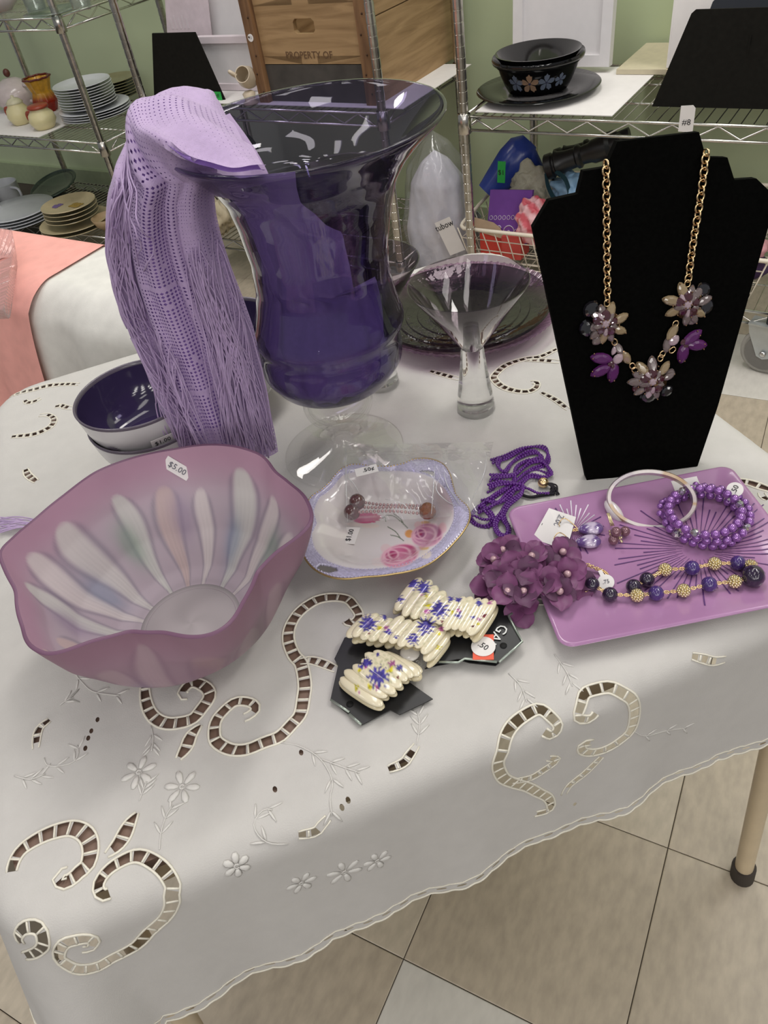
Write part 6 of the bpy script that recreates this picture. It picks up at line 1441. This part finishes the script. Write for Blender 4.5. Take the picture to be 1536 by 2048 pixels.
o = bagpt(.135, .33, .0012); o = at(733, 941, o[2]); e1 = at(749, 937, o[2]) - o; e1 /= np.linalg.norm(e1); e2 = np.cross(UP, e1)
MB().prism([(-.0115, -.0062), (.0115, -.0062), (.0115, .0062), (-.0115, .0062)], o, e1, e2, .0004).build('price_sticker', m_paper, zb_, smooth=False)
text('.50¢', .0075, zb_, o + UP * .0008 + e1 * .002, e1, e2, m_ink)
br_ = thing('bagged_bracelet', 'brown bead and chain bracelet inside the zip bag', 'bracelet', at(785, 1015, ZT + .020))
m_brb = M('brown_glass_bead', (92, 62, 62), .12, coat=.5, var=.3, vs=200); m_ambb = M('amber_brown_bead', (122, 82, 62), .12, coat=.5, var=.3, vs=200)
bb = MB().ball((0, 0, 0), .0085, 16, 10).mesh('bead', m_brb); ba = MB().ball((0, 0, 0), .0088, 10, 7).mesh('bead', m_ambb, smooth=False)
for px, py, h in ((714, 1004, .025), (704, 1024, .020)): inst(bb, 'bead', br_, Matrix.Translation(Vector(at(px, py, ZT + h))))
inst(ba, 'bead', br_, Matrix.Translation(Vector(at(855, 1022, ZT + .022))))
sd = MB().ball((0, 0, 0), .0017, 8, 6).mesh('seed_bead', M('pinkish_metal_bead', (176, 140, 140), .25, .5))
for row, (p0, p1) in enumerate((((724, 1004), (842, 1014)), ((722, 1012), (840, 1018)), ((718, 1022), (842, 1026)))):
    for q_ in np.linspace(0, 1, 17): inst(sd, 'seed_bead', br_, Matrix.Translation(Vector(at(p0[0] + (p1[0] - p0[0]) * q_, p0[1] + (p1[1] - p0[1]) * q_ + 2 * math.sin(q_ * 5 + row), ZT + .022))))

# ================================================================ purple seed bead strands
sb = thing('seed_bead_necklace', 'tangled strands of bright purple seed beads on the cloth beside the rose dish', 'necklace', at(1020, 975, ZT))
m_seed = M('bright_purple_seed_bead', (92, 30, 128), .18, coat=.5, var=.12, vs=200)
def z3(x, y): return (920 + x / 2.494, 880 + y / 2.494)
STR = [[(165, 105), (230, 85), (310, 45), (380, 32), (425, 45), (440, 90), (415, 130), (360, 150), (300, 190), (240, 235), (180, 270), (120, 310), (70, 350), (55, 385), (90, 425), (140, 435), (170, 405), (150, 365), (110, 330)],
       [(200, 95), (190, 130), (220, 160), (250, 120), (300, 80), (360, 60), (400, 75), (395, 110), (340, 105), (280, 140), (270, 190), (265, 240), (230, 290), (190, 310), (140, 300)],
       [(160, 180), (210, 180), (260, 175), (300, 150), (350, 110), (400, 100), (440, 140), (450, 175), (410, 190), (350, 180), (300, 215), (240, 260), (200, 300), (150, 330), (100, 360)],
       [(150, 230), (200, 215), (260, 215), (310, 230), (300, 270), (240, 320), (210, 370), (180, 410), (180, 450), (205, 478), (235, 470), (240, 430), (220, 390), (215, 350)],
       [(140, 260), (170, 240), (150, 200), (190, 200), (230, 220), (280, 200), (330, 160), (380, 150), (430, 165)], [(110, 300), (160, 290), (170, 320), (130, 345), (90, 330)], [(280, 250), (330, 240), (390, 265), (440, 265)], [(60, 370), (110, 395), (150, 390), (120, 350)]]
NB = 0; sbm = MB().ball((0, 0, 0), .0017, 7, 5).mesh('seed_bead', m_seed); rest = MB(); beadP = []
for k, s_ in enumerate(STR + [[(x + 9 * math.sin(i * .7), y + 10 * math.cos(i * .6)) for i, (x, y) in enumerate(q_)] for q_ in STR[:4]] + [[(x - 8 * math.cos(i * .5), y - 9 * math.sin(i * .8 + 1)) for i, (x, y) in enumerate(q_)] for q_ in STR[:4]]):
    Q = cr([z3(*p) for p in s_], 160); L_ = resample(np.array([at(x, y, ZT + .0020 + .0014 * (k % 4) + .0012 * math.sin(i * .09 + k)) for i, (x, y) in enumerate(Q)]), .0031)
    rest.tube(L_, .0005, 4); beadP += list(L_)
beadP.sort(key=lambda p: depth(p))
for i, p in enumerate(beadP):
    if i < 300: inst(sbm, 'seed_bead', sb, Matrix.Translation(Vector(p)))
    else: rest.ball(p, .0017, 7, 5)
rest.build('seed_bead_strands', m_seed, sb, kind='stuff')
inst(MB().ball((0, 0, 0), .0056, 12, 8).mesh('bead', m_gold), 'bead', sb, Matrix.Translation(Vector(at(*z3(415, 213), ZT + .006))))
b = MB(); 
for k in range(9): b.tube(cr([at(*z3(430 + rng.uniform(-10, 10), 215), ZT + .006), at(*z3(470 + rng.uniform(-15, 15), 225 + rng.uniform(-12, 20)), ZT + .006), at(*z3(475 + rng.uniform(-40, 25), 255 + rng.uniform(-12, 22)), ZT + .003)], 10), .0009, 5)
b.tube(cr([at(*z3(300, 270), ZT + .003), at(*z3(350, 285), ZT + .003), at(*z3(410, 275), ZT + .003), at(*z3(470, 268), ZT + .003)], 16), .0016, 6)
b.build('black_tassel', M('black_cotton_thread', (24, 20, 28), .9), sb)

# ================================================================ purple flower cluster
fc_ = thing('flower_corsage', 'cluster of dark purple fabric flowers with pearl centres half on the plate', 'corsage', at(1062, 1150, ZT + .01))
m_pet = M('purple_satin_petal', (122, 64, 110), .45, var=.16, vs=60, trans=.2, sheen=.3); m_pet2 = M('dark_purple_satin_petal', (90, 46, 82), .5, var=.16, vs=60, trans=.15, sheen=.3)
def petal(mat, seed):
    r_ = np.random.default_rng(seed); P = []; cv = r_.uniform(.25, .5); tw = r_.uniform(-.3, .3)
    for u in np.linspace(0, 1, 9):
        w = .0086 * (max(0.0, 1 - ((u - .58) / .60 if u < .58 else (u - .58) / .43) ** 2)) ** .5 + .0004; row = []
        for v in np.linspace(-1, 1, 7): row.append((u * .0185, v * w, .005 * math.sin(u * 2.2) * cv * 2 + .0030 * v * v * (1 - .3 * u) + .0012 * tw * v * u * 3 - .004 * u * u))
        P.append(row)
    return MB().grid(np.array(P)).mesh('petal', mat)
PM = [petal(m_pet, k) for k in range(4)] + [petal(m_pet2, 9)]
prl = MB().ball((0, 0, 0), .0033, 14, 10).mesh('pearl', M('rosy_pearl', (196, 160, 166), .15, .2, coat=.7))
def z7(x, y): return (940 + x / 5.12, 1040 + y / 5.12)
FLW = [((345, 330), .024, 0), ((255, 425), .020, 0), ((630, 390), .028, 1), ((940, 350), .024, 1), ((985, 570), .024, 2), ((390, 740), .022, 0), ((550, 735), .024, 1), ((910, 740), .022, 2), ((600, 560), .028, 1), ((300, 590), .024, 0), ((760, 650), .027, 2), ((480, 520), .026, 1), ((1080, 640), .016, 2), ((520, 890), .012, 1), ((780, 480), .025, 1), ((200, 700), .014, 0)]
for k, ((x, y), h, s_) in enumerate(FLW):
    p = at(*z7(x, y), ZT + h); ctr = at(1060, 1150, ZT - .02); ax = p - ctr; ax[2] *= 1.3; ax /= np.linalg.norm(ax); ax = ax * .6 + UP * .5 + (CAM - p) / np.linalg.norm(CAM - p) * .25; ax /= np.linalg.norm(ax)
    e1 = np.cross(ax, [.3, 1, .1]); e1 /= np.linalg.norm(e1); e2 = np.cross(ax, e1)
    fw = bpy.data.objects.new('flower', None); COL.objects.link(fw); fw.empty_display_size = .005; fw.parent = fc_; fw.location = Vector(p) - Vector(fc_['org']); fw['org'] = [float(q_) for q_ in p]
    for j in range(5):
        a = j * 2 * PI / 5 + k * .9 + rng.uniform(-.2, .2); d = e1 * math.cos(a) + e2 * math.sin(a); up_ = rng.uniform(.05, .75); dv = d * math.cos(up_) + ax * math.sin(up_); nv = ax * math.cos(up_) - d * math.sin(up_)
        sc = rng.uniform(.85, 1.12); inst(PM[rng.integers(0, 5)], 'petal', fw, frame(p - ax * .002, dv, np.cross(nv, dv), s=(sc, sc, sc)))
    if k not in (8, 9, 10, 11, 12, 13, 14, 15): inst(prl, 'pearl', fw, Matrix.Translation(Vector(p + ax * .0045)))
b = MB()
for x, y, h in ((120, 480, .012), (320, 600, .026), (790, 670, .030), (600, 565, .032), (400, 820, .012), (1100, 700, .010)):
    p = at(*z7(x, y), ZT + h)
    for q_ in range(9): b.ball(p + rng.uniform(-.003, .003, 3), .0009, 5, 3)
b.build('glass_seed_beads', m_silver, fc_, kind='stuff')
MB().lathe([(0, .001), (.022, .001), (.024, .004), (0, .006)], 24, at(1055, 1165, ZT + .006)).build('backing_disc', m_pet2, fc_)

# ================================================================ shell bead bracelets on black cards
def z4(x, y): return (640 + x / 3.49, 1120 + y / 3.49)
m_card = M('black_card', (28, 28, 30), .45, var=.06); m_cedge = M('silver_card_edge', (170, 180, 170), .2, .6); m_cdark = M('card_hole', (6, 6, 6), .8)
def card(label, pts, zt, edges, hole, name='jewellery_card'):
    q = [at(*z4(*p), ZT + zt) for p in pts]; o = q[0]; t = thing(name, label, 'card', np.mean(q, 0))
    b = MB(); N = len(q); lo = [np.array([v[0], v[1], v[2] - .0012]) for v in q]
    cc = np.mean(q, 0)
    from mathutils.geometry import tessellate_polygon
    tri = tessellate_polygon([[Vector(v) for v in q]]); up_ok = []
    for a, b_, c in tri:
        nrm = np.cross(q[b_] - q[a], q[c] - q[a]); up_ok.append((a, b_, c) if nrm[2] > 0 else (c, b_, a))
    fs = up_ok + [tuple(N + i for i in f[::-1]) for f in up_ok] + [(i, N + i, N + (i + 1) % N, (i + 1) % N) for i in range(N)]
    b.add(q + lo, fs); b.build('card_front', m_card, t, smooth=False)
    for e in edges: MB().tube(np.array([at(*z4(*p), ZT + zt + .0008) for p in e]), .0011, 6).build('silver_edge', m_cedge, t)
    h = at(*z4(*hole), ZT + zt + .0003); MB().lathe([(0, 0), (.0030, 0), (.0030, .0002), (0, .0003)], 18, h).build('punched_hole', m_cdark, t)
    return t
CA = card('black jewellery card with silver corners under the smaller shell bracelet', [(172, 540), (100, 690), (126, 735), (72, 975), (290, 1150), (490, 1045), (555, 1078), (787, 968), (620, 850), (420, 560), (300, 520)], .005, [[(75, 975), (205, 1062)], [(205, 1075), (288, 1148)]], (208, 1005))
MB().prism([(-.003, 0), (.003, 0), (.003, .004), (-.003, .004)], at(*z4(205, 1065), ZT + .0062), at(*z4(288, 1140), ZT + .0062) - at(*z4(75, 975), ZT + .0062), UP * .001, .0002).build('card_tab', m_card, CA, smooth=False)
CB2 = card('black jewellery card, lower of the two under the larger shell bracelet', [(730, 760), (820, 735), (990, 700), (1040, 715), (1225, 735), (1250, 715), (1400, 575), (1310, 440), (1000, 560)], .002, [], (1120, 700))
CB = card('black jewellery card lettered GAI with a round price tag under the larger shell bracelet', [(760, 730), (960, 690), (1010, 690), (1250, 712), (1412, 572), (1312, 392), (1342, 370), (1255, 300), (1150, 300), (800, 480)], .010, [[(1342, 372), (1316, 392), (1362, 480), (1412, 570), (1250, 712)], [(830, 712), (965, 715), (1010, 688), (1235, 712)]], (1280, 597))
e1 = at(*z4(1250, 610), ZT + .0106) - at(*z4(1310, 480), ZT + .0106)
o = at(*z4(1238, 518), ZT + .0112); d1 = at(*z4(1210, 555), ZT + .0112) - at(*z4(1268, 485), ZT + .0112); d1[2] = 0; d1 /= np.linalg.norm(d1)
text('GAI', .0135, CB, o, d1, np.cross(UP, d1), M('silver_card_lettering', (170, 172, 170), .35, .3), ext=.00015)
# price tag on the GAI card, with red paper under it
tg = at(*z4(1140, 604), ZT + .0125); ea = at(*z4(1190, 604), ZT + .0125) - tg; ea /= np.linalg.norm(ea); eb = np.cross(UP, ea)
MB().prism([(-.0085, -.0128), (.0085, -.0128), (.0085, .0128), (-.0085, .0128)], tg - UP * .0008, ea, eb, .0005).build('red_sticker', M('red_orange_sticker', (226, 92, 66), .6), CB, smooth=False)
MB().prism([(.0100 * math.cos(a), .0100 * math.sin(a)) for a in np.linspace(0, 2 * PI, 28, endpoint=False)], tg, ea, eb, .0004).build('price_tag', m_paper, CB, smooth=False)
text('.50', .0075, CB, tg + UP * .0007, ea * .8 - eb * .6, eb * .8 + ea * .6, m_ink)
# sticks: (end, end) in crop pixels
FL_ = [((335, 440), 60, 0), ((450, 395), 24, 0), ((475, 500), 28, 0), ((530, 535), 17, 0), ((740, 460), 60, 0), ((650, 550), 42, 0), ((715, 515), 15, 0), ((650, 165), 38, 0), ((725, 190), 45, 0), ((560, 280), 28, 0), ((835, 345), 60, 0), ((910, 270), 25, 0), ((965, 275), 25, 0), ((970, 390), 24, 0), ((1110, 300), 24, 0), ((1070, 400), 18, 0), ((405, 815), 70, 0), ((325, 715), 34, 0), ((285, 745), 18, 0), ((560, 745), 27, 0), ((405, 660), 14, 0),
       ((745, 250), 22, 1), ((750, 320), 20, 1), ((925, 365), 16, 1), ((1105, 445), 13, 1), ((830, 515), 18, 1), ((830, 605), 20, 1), ((345, 885), 24, 1), ((255, 890), 20, 1), ((490, 770), 22, 1), ((280, 770), 14, 1), ((415, 475), 18, 1),
       ((710, 245), 14, 2), ((745, 360), 22, 2), ((970, 345), 17, 2), ((1110, 410), 16, 2), ((845, 480), 20, 2), ((400, 890), 20, 2), ((500, 720), 24, 2), ((320, 750), 14, 2), ((265, 930), 15, 2), ((460, 470), 18, 2), ((1185, 300), 18, 2),
       ((1145, 390), 17, 3), ((1065, 465), 11, 3), ((340, 515), 11, 3), ((545, 820), 11, 3), ((850, 430), 11, 3)]
FC_ = [lin((70, 62, 142)), lin((196, 184, 44)), lin((168, 92, 146)), lin((104, 40, 48))]
def stickcol(P):
    X, Y = topx(P); X = (X - 640) * 3.49; Y = (Y - 1120) * 3.49
    c = np.tile(lin((222, 212, 184)), P.shape[:-1] + (1,)).astype(float)
    for x0, y0, r0 in ((380, 450, 130), (700, 480, 130), (760, 260, 130), (400, 760, 140), (480, 780, 90), (1000, 360, 90)):     # sage green sprays under the flowers
        d = np.hypot(X - x0, Y - y0); g = (.32 * (np.sin(X * .11 + Y * .06) * np.sin(Y * .13 - X * .05) > .25) * (d < r0))[..., None]; c = c * (1 - g) + lin((150, 156, 112)) * g
    for (x0, y0), r0, k in FL_:
        dx, dy = X - x0, Y - y0; d = np.hypot(dx, dy); a = np.arctan2(dy, dx); nlobe = (11, 5, 5, 4)[k]
        m = d < r0 * 1.18 * (.74 + .26 * np.cos(nlobe * a + x0)) * (1 + .12 * np.sin(23 * a))
        cc = FC_[k] * (1 + .35 * np.sin(a * nlobe * 2 + d * .2))[..., None]
        c = np.where(m[..., None], np.clip(cc, 0, 1), c)
        if k == 0 and r0 > 40: c = np.where((d < r0 * .16)[..., None], lin((120, 100, 150)), c)
    return c
m_shell = M('cream_shell_lacquer', (220, 210, 180), .16, painted=True, coat=.6, var=.03)
def stick(parent, a, b_, h, w=.0052, th=.0030, paint=True):
    pa = at(*z4(*a), ZT + h); pb_ = at(*z4(*b_), ZT + h); ctr = (pa + pb_) / 2; L_ = np.linalg.norm(pb_ - pa) / 2 + .001; d = (pb_ - pa) / np.linalg.norm(pb_ - pa); s_ = np.cross(UP, d); s_ /= np.linalg.norm(s_); n0 = np.cross(d, s_)
    x = np.sin(np.linspace(-PI / 2, PI / 2, 40)); P = []
    for q_ in x:
        ww = w * max(.02, (1 - abs(q_) ** 3.2)) ** .5; tt = th * max(.02, (1 - abs(q_) ** 3.2)) ** .5
        P.append([ctr + d * L_ * q_ + s_ * ww * math.cos(t) + n0 * tt * math.sin(t) for t in np.linspace(0, 2 * PI, 18, endpoint=False)])
    P = np.array(P); c = stickcol(P)
    if not paint: c[:] = lin((214, 202, 168))
    low = (P - ctr) @ n0 < -.0005; c[low] = lin((212, 200, 168))
    MB().grid(P, cv=True, col=c).build('shell_stick', m_shell, parent)
SA = [((150, 825), (430, 1012)), ((178, 775), (462, 952)), ((238, 738), (518, 926)), ((298, 698), (562, 882)), ((322, 655), (602, 836)), ((382, 640), (642, 812)), ((440, 652), (690, 800)), ((500, 690), (705, 785))]
BA = thing('shell_bracelet', 'smaller cream shell stick bracelet painted with cornflowers on the lower black card', 'bracelet', at(*z4(420, 840), ZT + .01))
HA = [.016, .019, .021, .022, .021, .019, .016, .013]
for (a, b_), h in zip(SA, HA): stick(BA, a, b_, h, .0058)
stick(BA, (142, 850), (430, 1040), .0095, .0052, paint=False); stick(BA, (640, 820), (705, 812), .011, .004, paint=False)
for (a, b_) in SA[:7]: stick(BA, (a[0] + 40, a[1] + 40), (b_[0] + 12, b_[1] + 18), .0095, .005, paint=False)
BB = thing('shell_bracelet', 'larger cream shell stick bracelet painted with cornflowers, folded on the GAI card', 'bracelet', at(*z4(760, 450), ZT + .012))
SBX = [((355, 385), (195, 535)), ((400, 380), (235, 530)), ((452, 392), (295, 550)), ((500, 415), (350, 560)), ((575, 398), (425, 570)), ((630, 425), (495, 575)), ((700, 425), (555, 598)), ((752, 432), (612, 600)), ((808, 436), (672, 608)), ((868, 462), (718, 650)), ((895, 510), (735, 700))]
HB = [.020, .023, .024, .024, .025, .026, .027, .027, .026, .024, .020]
for (a, b_), h in zip(SBX, HB): stick(BB, a, b_, h, .0056)
for (a, b_) in SBX[:8:1]: stick(BB, (a[0] + 30, a[1] + 45), (b_[0] + 40, b_[1] + 42), .014, .005, paint=False)
SBU = [((700, 130), (535, 350)), ((770, 145), (588, 388)), ((810, 185), (650, 405)), ((866, 222), (712, 412)), ((905, 262), (775, 430)), ((950, 268), (820, 440))]
for (a, b_), h in zip(SBU, (.020, .025, .028, .030, .031, .031)): stick(BB, a, b_, h, .0064)
for (a, b_) in (SBU[0], SBU[1], SBU[2]): stick(BB, (a[0] - 20, a[1] + 50), (b_[0] - 15, b_[1] + 22), .012, .005, paint=False)
SBR = [((1005, 262), (872, 485)), ((1055, 262), (932, 482)), ((1112, 272), (985, 492)), ((1160, 275), (1035, 505)), ((1215, 285), (1045, 520)), ]
for (a, b_), h in zip(SBR, (.029, .028, .027, .026, .025)): stick(BB, a, b_, h, .0056)
for (a, b_) in SBR: stick(BB, (a[0] + 15, a[1] + 40), (b_[0] + 28, b_[1] + 48), .017, .005, paint=False)
stick(BB, (900, 560), (755, 745), .013, .004, paint=False)
b = MB(); b.ball(at(*z4(628, 650), ZT + .014), [.0085, .0085, .002], 20, 8); b.build('shell_disc', M('pale_shell', (216, 212, 206), .15, coat=.5), BA)
b = MB()
for k in range(5): b.tube(cr([at(*z4(480 + 20 * k, 610 + 6 * k), ZT + .010), at(*z4(560 + 22 * k, 660 + 6 * k), ZT + .012), at(*z4(700 + 12 * k, 735), ZT + .008)], 10), .0007, 5)
b.build('elastic_cord', m_clear_thin, BA)
